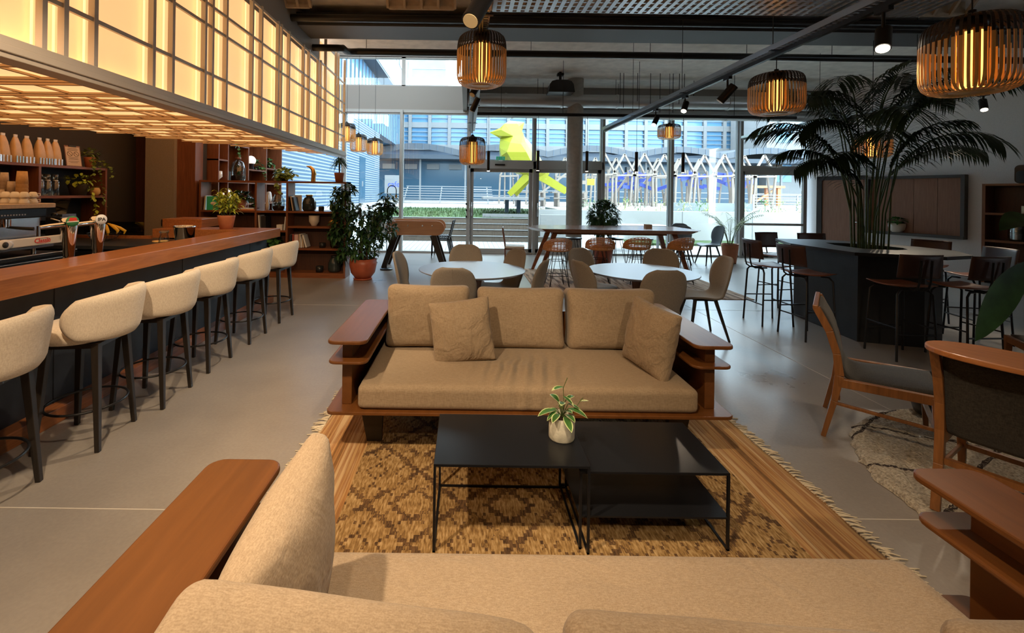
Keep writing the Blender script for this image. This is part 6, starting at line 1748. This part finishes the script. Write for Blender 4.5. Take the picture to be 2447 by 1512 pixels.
jar('glass_jar', 'small glass with orange slices beside the ice bucket', (-3.50, 5.24, 0.90), 0.055, 0.2, 'jar_glass', False, False, 'jar_glass', 0.8)
one(MB().lathe([(0, 0), (0.09, 0), (0.09, 0.012), (0, 0.012)], 28), 'round_board', M['bamboo'], 'small round wooden board on the back counter', 'board', (-3.85, 5.7, 0.921))
b = MB(); b.tube([(0, 0, 0), (0, 0, 0.12), (0.03, -0.02, 0.135), (0.10, -0.03, 0.135)], 0.007, 8)
one(b, 'small_faucet', M['chrome'], 'small chrome faucet behind the ice bucket', 'faucet', (-3.45, 5.66 - 0.2, 0.90))
one(MB().bx(-6.0, -4.3, 6.03, 6.035, 0.965, 1.14), 'glass_screen', M['smoke_glass'], 'low smoked glass screen at the back of the black counter', 'glass screen')
for (loc, l) in (((-5.86, 8.38, 1.15), 'black switch plate on the dark door behind the bar'), ((-5.42, 8.11, 0.98), 'black socket on the grey pillar behind the bar')):
    t = thing('switch_plate', l, 'switch', loc)
    MB().bx(-0.045, 0.045, -0.012, 0.0, -0.06, 0.06).build('plate', M['black_plastic'], t, bevel=0.003); MB().bx(-0.02, 0.02, -0.016, -0.012, -0.03, 0.03).build('button', M['black_metal'], t)

# ---------------------------------------------------------------- bookcase on the other side
bx_, by_ = rw(3.30, 0.36); AW = math.atan2(-uy, -ux)
t = thing('side_bookcase', 'dark red-brown bookcase standing against the splayed wall at the side edge', 'bookcase', (bx_, by_, 0), AW)
for x in (0, 0.95, 1.9): MB().bx(x, x + 0.045, 0, 0.35, 0, 1.90).build('side_panel', M['walnut_z'], t)
for z in (1.90, 1.345, 0.83, 0.42, 0.08): MB().bx(0.045, 1.9, 0.002, 0.35, z - 0.04, z).build('shelf', M['walnut'], t)
MB().bx(0.045, 1.9, 0.335, 0.348, 0.04, 1.86).build('back_panel', M['dark_door'], t)
def sb_(x, y, z):
    c_, s_ = cos(AW), sin(AW); return (bx_ + x * c_ - y * s_, by_ + x * s_ + y * c_, z)
t = thing('radio_speaker', 'dark grey rounded loudspeaker on top of the side bookcase', 'speaker', sb_(0.42, 0.17, 1.901), AW)
b = MB(); b.T = Matrix.Translation((0.3, 0, 0.17)) @ Matrix.Rotation(R(90), 4, 'X'); b.prism(rounded(-0.32, 0.32, -0.17, 0.17, 0.07), -0.12, 0.12); b.build('case', M['black_plastic'], t)
b = MB(); b.T = Matrix.Translation((0.3, -0.122, 0.155)) @ Matrix.Rotation(R(90), 4, 'X'); b.prism(rounded(-0.30, 0.30, -0.14, 0.08, 0.05), -0.002, 0.004); b.build('grille', M['speaker_cloth'], t)
one(MB().cyl((0, 0, 0), (0, 0, 0.14), 0.05, n=20), 'candle', M['candle'], 'cream pillar candle on the upper shelf of the side bookcase', 'candle', sb_(0.52, 0.12, 1.346))
jar('glass_jar', 'glass jar with metallic sheen on the middle shelf of the side bookcase', sb_(0.42, 0.15, 0.831), 0.12, 0.40, 'jar_glass', False, False, 'steel', 0.6)
one(MB().cyl((0, 0, 0.02), (0, 0, 0.30), 0.08, n=24), 'metal_tin', M['steel'], 'shiny tin inside the glass jar on the side bookcase', 'tin', sb_(0.42, 0.15, 0.836))
b = MB().lathe([(0.06, 0), (0.09, 0.22), (0, 0.25)], 20); one(b, 'dark_vase', M['dark_ceramic'], 'dark vase beside the glass jar on the side bookcase', 'vase', sb_(0.68, 0.15, 0.831))
# plant in the recess
x, y = rw(1.86, 0.09)
t = thing('potted_trailing_plant', 'small green plant in a mottled round bowl on the recess ledge', 'plant', (x, y, 0.84))
pot(t, 0.15, 0.2, M['ceramic'], 'bowl')
b = MB(); foliage(b, (0, 0, 0.26), 0.16, 0.07, 110, 0.09, 0.05, 3); b.build('foliage', M['leaf_mid'], t)
# exit sign and door sensor on the entrance header
t = thing('exit_sign', 'small green emergency exit sign on top of the entrance door header', 'sign', (0.87, 11.74, 2.46))
MB().bx(-0.115, 0.115, 0, 0.02, 0, 0.09).build('panel', M['green_sign'], t)
b = MB()   # running figure and arrow, as on exit signs
b.T = Matrix.Translation((0, -0.002, 0)) @ Matrix.Rotation(R(90), 4, 'X')
b.lathe([(0, 0), (0.008, 0), (0.008, 0.001), (0, 0.001)], 12, (-0.055, 0.072, 0))
for p, q in (((-0.06, 0.06), (-0.065, 0.035)), ((-0.065, 0.035), (-0.05, 0.012)), ((-0.065, 0.035), (-0.085, 0.015)), ((-0.062, 0.055), (-0.08, 0.045)), ((-0.06, 0.055), (-0.042, 0.05)), ((0.03, 0.045), (0.085, 0.045)), ((0.03, 0.045), (0.05, 0.065)), ((0.03, 0.045), (0.05, 0.025))):
    b.bar((p[0], p[1], 0.0005), (q[0], q[1], 0.0005), 0.009, 0.001)
b.build('pictogram', M['white'], t)
MB().bx(-0.05, 0.05, 0.0, 0.04, -0.02, 0.0).build('mount', M['white'], t)
one(MB().bx(-0.13, 0.13, 0, 0.03, 0, 0.04), 'door_sensor', M['black_plastic'], 'narrow black sensor bar on the entrance door header', 'sensor', (0.86, 11.77, 2.32))
one(MB().bx(-0.12, 0.12, 0, 0.03, 0, 0.06), 'exit_light', M['white'], 'small white emergency light above the terrace door', 'emergency light', (8.1, 11.80, 2.38))
b = MB()
for z in (0.95, 1.12, 1.28): b.bx(-0.02, 0.02, -0.03, 0, z, z + 0.05)
one(b, 'door_switches', M['black_plastic'], 'column of small black switches on the frame beside the entrance', 'switch', (0.0, 11.80, 0))
# ================================================================ outside
def deck_mat(name, c1, c2, freq, axis):
    stripes(name, c1, c2, freq, axis, 0.8, 0.93, 0.02)
stripes('deck', (0.28, 0.275, 0.265), (0.11, 0.105, 0.10), 7.0, 'X', 0.8, 0.92, 0.03)
stripes('louvre_sheet', (0.032, 0.075, 0.13), (0.19, 0.225, 0.25), 7.4, 'Z', 0.5, 0.55, 0.12)
mat('paving', (0.241, 0.224, 0.214), 0.85, noise=0.08, nscale=3)
mat('path_paving', (0.197, 0.192, 0.186), 0.85, noise=0.06, nscale=3)
mat('wall_white', (0.295, 0.302, 0.295), 0.8, noise=0.03, nscale=2)
mat('grass', (0.037, 0.073, 0.017), 0.9, noise=0.5, nscale=8, bump=0.8, bscale=60)
mat('facade', (0.169, 0.174, 0.178), 0.75, noise=0.05, nscale=1)
mat('facade_blue', (0.096, 0.132, 0.174), 0.6)
mat('concrete_pale', (0.163, 0.186, 0.192), 0.8, noise=0.10, nscale=0.6)
mat('dark_soffit', (0.037, 0.050, 0.067), 0.6)
mat('roof_grey', (0.056, 0.066, 0.079), 0.55)
mat('far_glass', (0.040, 0.087, 0.134), 0.15, spec=0.4)
mat('sky_glass', (0.107, 0.241, 0.389), 0.12, spec=0.45)
mat('louvre', (0.141, 0.169, 0.197), 0.5)
mat('rail_white', (0.211, 0.216, 0.220), 0.5)
mat('shade_blue', (0.067, 0.094, 0.134), 0.6)

# ground, steps, walls
struct(MB().bx(-7, 14, 12.12, 15.1, -0.12, -0.02), 'terrace_deck', M['deck'])
b = MB()
for k in range(4): b.bx(-3.5, 3.35, 15.1 + 0.40 * k, 16.9, -0.02 + 0.18 * k, 0.15 + 0.18 * k)
o = struct(b, 'terrace_steps', M['step_wood'])
b = MB()
for k in range(4): b.bx(-3.5, 3.35, 15.08 + 0.40 * k, 15.20 + 0.40 * k, 0.15 + 0.18 * k, 0.18 + 0.18 * k - 0.01)
b.build('step_nosing', M['rail_white'], o)
b = MB(); b.add([(-3.5, 16.6, 0.70), (3.35, 16.6, 0.70), (3.35, 19.2, 0.96), (-2.6, 19.2, 0.96)], [(0, 1, 2, 3)])
b.add([(-3.5, 16.6, 0.0), (3.35, 16.6, 0.0), (3.35, 16.6, 0.70), (-3.5, 16.6, 0.70)], [(0, 1, 2, 3)])
struct(b, 'lawn_bank', M['grass'])
b = MB(); rnd = random.Random(4)
for k in range(2600):
    x = rnd.uniform(-3.2, 3.3); y = rnd.uniform(16.65, 19.0); z = 0.70 + (y - 16.6) * 0.1
    h = rnd.uniform(0.05, 0.13) * (1.5 if rnd.random() < 0.08 else 1); a = rnd.uniform(0, PI)
    b.add([(x - 0.012 * cos(a), y - 0.012 * sin(a), z), (x + 0.012 * cos(a), y + 0.012 * sin(a), z), (x + rnd.uniform(-.03, .03), y, z + h)], [(0, 1, 2)])
o = tag(b.build('grass', M['grass']), 'short green grass growing on the bank above the wooden steps', 'grass'); o['kind'] = 'stuff'
struct(MB().bx(-30, 45, 19.2, 70, 0.80, 0.96).bx(-30, -3.5, 15.1, 19.2, 0.70, 0.96), 'plaza', M['paving'])
b = MB().bx(2.5, 16, 15.8, 16.05, -0.1, 1.05).bx(3.35, 3.6, 16.05, 19.2, -0.1, 1.05)
b.bx(2.5, 3.4, 15.2, 15.3, -0.1, 0.9)
o = struct(b, 'garden_wall', M['wall_white'])
b = MB()
for x in (5.3, 7.55, 10.0): b.bx(x, x + 0.012, 15.795, 15.80, 0, 1.05)
b.build('wall_joint', M['roof_grey'], o)
struct(MB().bx(3.6, 16, 16.05, 24, 0.6, 0.98), 'planter_bed', M['paving'])
struct(MB().bx(5.5, 12, 14.6, 15.78, -0.02, 0.05), 'grass_strip', M['grass'])
b = MB(); b.bx(8.2, 11.5, 18.2, 18.5, 0.98, 1.32)
struct(b, 'planter_wall', M['concrete_pale'])
rnd = random.Random(9)
for k, x in enumerate((4.6, 5.25, 5.9, 6.5, 7.4, 8.1, 8.7, 9.2, 10.3, 11.1, 11.9, 12.6)):
    b = MB(); foliage(b, (0, 0, 0.22), 0.26, 0.24, 70, 0.16, 0.03, k, 0.3)
    b.tube([(0, 0, 0), (0.02, 0, 0.3)], 0.01, 5)
    one(b, 'shrub', M['leaf_olive' if k % 3 else 'leaf_mid'], ['first and nearest the column', 'second from the column', 'third from the column', 'fourth from the column', 'fifth, left of the tall middle mullion', 'sixth, at the tall middle mullion', 'seventh, past the middle mullion', 'eighth, before the low concrete wall', 'ninth, beside the palm pot leaves', 'tenth, seen through the terrace door edge', 'eleventh, seen through the terrace door', 'last one, seen through the terrace door'][k] + ' of the wispy shrubs above the white garden wall', 'shrub', (x, 17.0 + 0.25 * sin(k * 2), 0.98), 0, 'shrubs above the garden wall')
# terrace table and cup
t = thing('terrace_table', 'long low white table outside on the terrace beyond the dark bushy plant', 'table', (4.1, 13.0, -0.02))
MB().bx(0, 1.8, 0, 0.8, 0.70, 0.74).build('tabletop', M['rail_white'], t)
for x in (0.08, 1.72):
    for y in (0.08, 0.72): MB().bx(x - 0.03, x + 0.03, y - 0.03, y + 0.03, 0, 0.70).build('leg', M['rail_white'], t)
one(MB().lathe([(0.05, 0), (0.06, 0.13), (0.055, 0.13), (0, 0.02)], 20), 'plant_pot', M['terracotta'], 'small pink-red pot on the white terrace table', 'pot', (4.28, 13.2, 0.7205))

# yellow bird
t = thing('bird_sculpture', 'huge faceted lime yellow bird sculpture seen through the glass above the entrance doors', 'sculpture', (0, 17.8, 0))
def pw(x, y, Y):   # photograph ray to a point at distance Y (used to set out the bird's facets)
    dx, dy = x - 1115, y - 462; c_, s_ = cos(0.0135), sin(0.0135)
    return ((dx * c_ + dy * s_) / 1080 * Y, Y - 17.8, EYE - (-dx * s_ + dy * c_) / 1080 * Y)
K = 380 / 2447
def bp(cx, cy, d=0.0):
    X, y_, Z = pw(1080 + cx * K, 280 + cy * K, 17.8); return (X, d, Z)
V = {'beak': bp(575, 235, 0), 'bt': bp(735, 178, -0.22), 'bb': bp(725, 300, -0.25), 'bt2': bp(735, 178, 0.22), 'bb2': bp(725, 300, 0.25), 'bm': bp(745, 212, -0.35), 'bm2': bp(745, 212, 0.35),
     'fore': bp(800, 118, -0.32), 'fore2': bp(800, 118, 0.32), 'top': bp(895, 52, 0), 'crest': bp(1115, 80, 0), 'cb': bp(1020, 160, -0.3), 'cb2': bp(1020, 160, 0.3), 'ct': bp(990, 120, -0.35), 'ct2': bp(990, 120, 0.35),
     'ear': bp(920, 318, -0.55), 'ear2': bp(920, 318, 0.55), 'nk': bp(1080, 275, -0.42), 'nk2': bp(1080, 275, 0.42), 'nape': bp(1070, 250, 0),
     'ch': bp(740, 330, 0), 'ch1': bp(730, 480, -0.2), 'ch12': bp(730, 480, 0.2), 'br': bp(750, 605, -0.4), 'br2': bp(750, 605, 0.4), 'm1': bp(870, 420, -0.66), 'm12': bp(870, 420, 0.66), 'm2': bp(1035, 440, -0.62), 'm22': bp(1035, 440, 0.62),
     'm3': bp(820, 560, -0.7), 'm32': bp(820, 560, 0.7), 'm4': bp(1115, 560, -0.62), 'm42': bp(1115, 560, 0.62), 'bk': bp(1260, 455, 0), 'bk1': bp(1110, 390, -0.4), 'bk12': bp(1110, 390, 0.4),
     'sh': bp(1260, 640, -0.35), 'sh2': bp(1260, 640, 0.35), 'be': bp(880, 815, 0), 'be1': bp(1010, 860, -0.45), 'be12': bp(1010, 860, 0.45), 'bl': bp(1140, 915, -0.25), 'bl2': bp(1140, 915, 0.25),
     'ru': bp(1500, 870, 0), 'ru1': bp(1380, 800, -0.35), 'ru12': bp(1380, 800, 0.35), 'rb': bp(1460, 920, 0), 'bd': bp(1330, 900, -0.2), 'bd2': bp(1330, 900, 0.2), 'ff': bp(1240, 800, -0.55), 'ff2': bp(1240, 800, 0.55)}
nm = list(V); ix = {k: i for i, k in enumerate(nm)}
side = [('beak', 'bt', 'bm'), ('beak', 'bm', 'bb'), ('bt', 'fore', 'bm'), ('bt', 'top', 'fore'), ('fore', 'ear', 'bm'), ('bm', 'ear', 'bb'), ('fore', 'top', 'ct'), ('fore', 'ct', 'ear'), ('top', 'crest', 'ct'), ('ct', 'crest', 'cb'), ('ct', 'cb', 'nk'), ('ct', 'nk', 'ear'), ('cb', 'nape', 'nk'), ('crest', 'nape', 'cb'),
        ('bb', 'ear', 'ch'), ('ch', 'ear', 'm1'), ('ch', 'm1', 'ch1'), ('ear', 'm2', 'm1'), ('ear', 'nk', 'm2'), ('nk', 'bk1', 'm2'), ('nk', 'nape', 'bk1'), ('nape', 'bk', 'bk1'), ('ch1', 'm1', 'm3'), ('ch1', 'm3', 'br'), ('m1', 'm2', 'm3'), ('m2', 'm4', 'm3'), ('m2', 'bk1', 'm4'), ('bk1', 'bk', 'sh'), ('bk1', 'sh', 'm4'),
        ('br', 'm3', 'be'), ('m3', 'm4', 'be1'), ('m3', 'be1', 'be'), ('m4', 'ff', 'be1'), ('m4', 'sh', 'ff'), ('sh', 'ru1', 'ff'), ('be1', 'ff', 'bl'), ('ff', 'bd', 'bl'), ('ff', 'ru1', 'bd'), ('ru1', 'ru', 'rb'), ('ru1', 'rb', 'bd'), ('sh', 'bk', 'ru1'), ('bk', 'ru', 'ru1'), ('be', 'be1', 'bl')]
fs = []
for tri in side:
    fs.append(tuple(ix[a] for a in tri))
    fs.append(tuple(ix[a + '2' if a + '2' in ix else (a[:-1] + '12' if a.endswith('1') and a[:-1] + '12' in ix else a)] for a in tri[::-1]))
b = MB(); vs = [V[k] for k in nm]
b.add(vs, fs, False)
for a, c in (('bl', 'bl2'), ('ch1', 'ch12'), ('br', 'br2'), ('bd', 'bd2'), ('bb', 'bb2')): pass
b.add(vs, [(ix['ch'], ix['ch1'], ix['ch12']), (ix['ch1'], ix['br'], ix['br2'], ix['ch12']), (ix['br'], ix['be'], ix['br2']), (ix['be'], ix['bl'], ix['bl2']), (ix['bl'], ix['bd'], ix['bd2'], ix['bl2']), (ix['bd'], ix['rb'], ix['bd2']), (ix['bb'], ix['ch'], ix['bb2'])], False)
b.build('body', M['yellow'], t)
for d in (-0.22, 0.22):
    b = MB(); b.bar(bp(1150 + 60 * (d > 0), 900, d), bp(870 + 110 * (d > 0), 1190, d), 0.30, 0.22, (0, 1, 0), 0.20, 0.16); b.build('leg', M['yellow'], t)
b = MB(); b.bar(bp(1330, 890, 0), bp(1760, 1140, 0), 0.34, 0.3, (0, 1, 0), 0.26, 0.12); b.build('tail', M['yellow'], t)
# the platform table under it
t = thing('sculpture_stand', 'white-edged raised slab on dark posts carrying the yellow bird', 'stand', (0, 17.8, 0))
MB().bx(0.62, 2.9, -0.9, 0.9, 1.36, 1.46).build('slab', M['rail_white'], t)
for x in (1.52, 1.98): MB().bx(x, x + 0.14, -0.1, 0.1, 0.80, 1.36).build('post', M['shade_blue'], t)
one(MB().bx(0.6, 3.3, 16.66, 16.8, 0.72, 0.84), 'kerb_stone', M['rail_white'], 'long white kerb at the foot of the grass bank under the bird', 'kerb')

# timber pavilion with blue boards
t = thing('timber_pavilion', 'row of pale peaked timber frames crossed by blue boards on the plaza', 'pavilion', (0, 26, 0.96))
rnd = random.Random(21)
xs = [(7.9 + 1.15 * k) for k in range(9)]
def aframe(x, y, h, w, nm_='frame'):
    b = MB(); e = h * 0.60
    b.bar((x, y, h), (x - w / 2, y, e), 0.10, 0.12, (0, 1, 0)); b.bar((x, y, h), (x + w / 2, y, e), 0.10, 0.12, (0, 1, 0))
    for s in (-1, 1):
        j = rnd.uniform(-0.15, 0.15)
        b.bar((x + s * w / 2, y, e + 0.08), (x + s * w / 2 + j, y + 0.1, 0), 0.10, 0.12, (0, 1, 0))
        b.bar((x + s * w * 0.22, y + 0.25, e + 0.3), (x + s * w * 0.30 - j * 2, y + 0.3, 0), 0.08, 0.10, (0, 1, 0))
    b.bar((x - w / 2, y - 0.06, e * 0.98), (x + w / 2, y - 0.06, e * 1.0), 0.06, 0.10)
    b.build(nm_, M['timber'], t)
for k, x in enumerate(xs): aframe(x, 0, 3.05 - 0.05 * (k % 2) , 1.35)
for k in range(8): aframe(8.0 + 1.3 * k, 2.2, 2.95, 1.2, 'rear_frame')
for k in range(3): aframe(2.6 + 1.9 * k * 0.9, 1.8, 2.9, 1.1, 'rear_frame')
for k in range(34):
    x = rnd.uniform(8.6, 17.2); z = rnd.uniform(1.0, 2.0); y = rnd.uniform(-0.1, 2.2); l = rnd.uniform(0.6, 1.3); a = rnd.choice([-1, 1]) * rnd.uniform(0.1, 0.45)
    MB().bar((x - l / 2 * cos(a), y, z - l / 2 * sin(a)), (x + l / 2 * cos(a), y + 0.3, z + l / 2 * sin(a)), 0.03, 0.20, (0, 0, 1)).build('blue_board', M['blue_board'], t)
for k, (x0, x1) in enumerate(((3.5, 6.0), (8.2, 9.6), (9.5, 10.9))):
    MB().bar((x0, 0.5, 0.0 if k < 2 else 0.2), (x1, 0.5, 2.0), 0.10, 0.10, (0, 1, 0)).build('brace', M['timber'], t)
# benches and rails on the plaza
def picnic(label, x, y, s=1.0, m='timber'):
    t = thing('picnic_bench', label, 'bench', (x, y, 0.96))
    MB().bx(-0.9 * s, 0.9 * s, -0.3, 0.3, 0.70 * s, 0.76 * s).build('tabletop', M[m], t)
    MB().bx(-0.9 * s, 0.9 * s, -0.75, -0.5, 0.42 * s, 0.47 * s).build('seat', M[m], t)
    for q in (-0.65, 0.65): MB().bx(q * s - 0.05, q * s + 0.05, -0.7, 0.3, 0, 0.70 * s).build('leg', M[m], t)
picnic('timber picnic bench on the plaza seen under the yellow bird', 3.2, 23)
picnic('timber picnic bench on the plaza between the column and the bird tail', 5.2, 23)
t = thing('timber_pergola', 'brown timber frame with high stools on the far plaza seen through the terrace door', 'pergola', (19.8, 30, 0.96))
for x in (-0.9, 0.9):
    for y in (0, 1.2): MB().bx(x - 0.10, x + 0.10, y - 0.08, y + 0.08, 0, 1.35).build('post', M['oak_top'], t)
MB().bx(-1.2, 1.2, -0.2, 1.4, 1.25, 1.40).build('top_board', M['oak_top'], t)
MB().bar((-0.8, 0, 0.2), (0.7, 0, 1.2), 0.12, 0.1, (0, 1, 0)).build('brace', M['oak_top'], t)
def railing(label, x0, x1, y, z, n, m='rail_white', h=0.9, step=2.0):
    t = thing('railing', label, 'railing', (x0, y, z))
    for k in range(n): MB().bx(0, x1 - x0, -0.02, 0.02, h * (k + 1) / n - 0.035, h * (k + 1) / n).build('rail', M[m], t)
    x = 0
    while x <= x1 - x0 + 0.01: MB().bx(x - 0.03, x + 0.03, -0.03, 0.03, 0, h).build('post', M[m], t); x += step
railing('white railing with close horizontal bars seen through the terrace door', 13.0, 19.5, 20.5, 0.96, 6, h=0.75)
# seating stand of white bars before the corrugated wall
t = thing('bleacher_steps', 'stepped rows of white bars in front of the corrugated building', 'steps', (-4.6, 27, 0.96))
for k in range(7):
    MB().bx(-0.6 + 0.22 * k, 6.2, 0.35 * k, 0.35 * k + 0.10, 0.12 + 0.15 * k, 0.17 + 0.15 * k).build('bar', M['rail_white'], t)
for x in (0.8, 3.0, 5.9): MB().bar((x, 0, 0), (x, 2.3, 1.05), 0.06, 0.06).build('support', M['rail_white'], t)
b = MB().bx(-4.9, 2.1, 26.9, 30, 0.965, 0.98)
struct(b, 'bleacher_ground', M['paving'])  # thin slab of plaza paving under the bleacher steps

# corrugated building along the left of the plaza, with a projecting upper volume
t = thing('corrugated_building', 'long building clad in blue-white corrugated sheet with a projecting pale upper storey', 'building', (-6, 0, 0))
MB().bx(-8, 0, 14.2, 31, 0, 5.6).build('corrugated_wall', M['louvre_sheet'], t)
MB().bx(-8, 0.02, 13.2, 14.2, 0, 5.6).build('end_wall', M['facade_blue'], t)
o = MB().bx(-0.02, 0.03, 25.2, 26.6, 0.96, 3.6).build('door', M['far_glass'], t)
MB().bx(0.03, 0.06, 25.8, 25.9, 1.9, 2.2).build('handle', M['rail_white'], o)
MB().bx(-8, 0, 12.6, 42, 5.6, 9.08).build('glazed_storey', M['sky_glass'], t)
b = MB()
for k in range(34): b.bx(-0.02, 0.05, 12.8 + 0.85 * k, 12.9 + 0.85 * k + (0.12 if k % 3 == 0 else 0), 5.6, 9.08)
b.build('mullion', M['shade_blue'], t)
o = MB().bx(-8, 0.78, 12.6, 42, 9.08, 9.2).build('soffit', M['dark_soffit'], t)
MB().bx(-8, 0.8, 12.6, 42, 9.2, 26).build('upper_storey', M['facade_blue'], t)
for lv in range(4):
    for k in range(11):
        y0 = 14.0 + 2.5 * k
        o = MB().bx(0.78, 0.83, y0, y0 + 1.5, 11.2 + 3.4 * lv, 12.9 + 3.4 * lv).build('window', M['far_glass'], t)
# pale concrete tower behind
t = thing('concrete_tower', 'pale concrete tower seen through the upper window beside open sky', 'building', (-5.6, 62, 0))
MB().bx(-4, 2.5, 0, 8, 0, 34).build('tower', M['concrete_pale'], t)
MB().bx(-4, 2.52, -0.05, 8, 23.5, 23.7).bx(-4, 2.52, -0.05, 8, 18.5, 18.65).build('joint', M['facade'], t)
# office building across, with wavy canopy roof in front
t = thing('office_building', 'wide office building across the plaza with pale piers, blue windows and horizontal louvres', 'building', (-12, 46, 0.96))
MB().bx(0, 62, 0.3, 12, 0, 10.9).build('wall', M['shade_blue'], t)
b = MB()
for k in range(31): b.bx(k * 2.0, k * 2.0 + 0.32, -0.1, 0.35, 5.0, 10.9)
b.build('pier', M['facade'], t)
b = MB()
for z in (5.0, 7.25, 10.3): b.bx(0, 62, -0.05, 0.36, z, z + 0.55)
b.build('floor_band', M['facade'], t)
# windows behind the piers: the 90 in the middle of the view
n = 0
for k in range(31):
    for z0, z1 in ((5.55, 7.25), (7.8, 10.3)):
        if n < 93:
            o = MB().bx(k * 2 + 0.34, k * 2 + 1.98, 0.22, 0.28, z0, z1).build('window', M['sky_glass'], t); n += 1
b = MB()
for z in [5.9, 6.35, 6.8, 8.2, 8.75, 9.3, 9.8]: b.bx(0, 62, -0.02, 0.10, z, z + 0.08)
b.build('louvres', M['louvre'], t)
t = thing('canopy_roof', 'low grey pavilion with scalloped seamed roof and dark glazed front across the plaza', 'building', (-8, 38, 0.96))
b = MB()
for k in range(6):
    x0 = k * 7.4
    v = []; N = 16
    for i in range(N + 1):
        u = i / N; z = 4.25 + 0.55 * sin(PI * u)
        v += [(x0 + 7.4 * u, 0, z - 0.5), (x0 + 7.4 * u, 0, z), (x0 + 7.4 * u, 6, z + 0.3)]
    b.add(v, [f for i in range(N) for f in ((i * 3, i * 3 + 3, i * 3 + 4, i * 3 + 1), (i * 3 + 1, i * 3 + 4, i * 3 + 5, i * 3 + 2))], False)
b.build('roof', M['roof_grey'], t)
b = MB()
for k in range(72):
    x = k * 0.61; u = (x / 7.4) % 1; z = 4.25 + 0.55 * sin(PI * u); b.bx(x, x + 0.04, -0.03, 0.0, z - 0.5, z + 0.02)
b.build('roof_seams', M['shade_blue'], t)
MB().bx(0, 44, 0.1, 6, 3.5, 3.85).build('soffit', M['dark_soffit'], t)
MB().bx(0, 44, 3.0, 3.1, 0, 3.5).build('glazed_front', M['far_glass'], t)
for k in range(12): MB().bx(k * 3.9, k * 3.9 + 0.14, 1.0, 1.15, 0, 3.5).build('post', M['facade'], t)
b = MB()
for k in range(22): b.bx(k * 2.0 + 0.4, k * 2.0 + 1.5, 2.7, 2.95, 2.75, 3.2)
b.build('ceiling_boxes', M['facade'], t)
MB().bx(8, 44, 0.3, 0.34, 0.9, 0.96).bx(8, 44, 0.3, 0.34, 0.45, 0.50).build('hand_rail', M['rail_white'], t)
t = thing('pale_block', 'pale blue-white block at the end of the plaza seen through the terrace door', 'building', (26.5, 44, 0.96))
MB().bx(0, 20, -4, 1.5, 0, 13).build('wall', M['facade'], t)
for k in range(4):
    for j in range(3): MB().bx(0.8 + 2.3 * k, 2.2 + 2.3 * k, -4.05, -4.0, 2 + 3.5 * j, 3.6 + 3.5 * j).build('window', M['sky_glass'], t)
# café board on the plaza
t = thing('cafe_board', 'white board with blue lettering standing near the corrugated building', 'sign', (-3.95, 24.5, 0.965))
MB().bx(-0.5, 0.5, 0, 0.05, 0.55, 1.55).build('panel', M['rail_white'], t)
MB().text('cafe', 0.42, Matrix.Translation((0, -0.004, 1.05)) @ Matrix.Rotation(R(90), 4, 'X'), 0.002, 0.003).build('lettering', M['blue_mark'], t)
for x in (-0.4, 0.4): MB().bx(x - 0.03, x + 0.03, 0, 0.05, 0, 0.55).build('post', M['shade_blue'], t)
t = thing('street_board', 'yellow-green notice on a wooden frame beside the round column, outdoors', 'sign', (6.72, 24.5, 0.965))
MB().bx(-0.2, 0.2, -0.01, 0.04, 1.15, 1.5).build('panel', M['yellow'], t)
for x in (-0.24, 0.24): MB().bx(x - 0.04, x + 0.04, 0, 0.06, 0, 1.6).build('post', M['timber'], t)
MB().bx(-0.9, -0.28, 0, 0.05, 1.2, 1.4).build('arm', M['timber'], t)
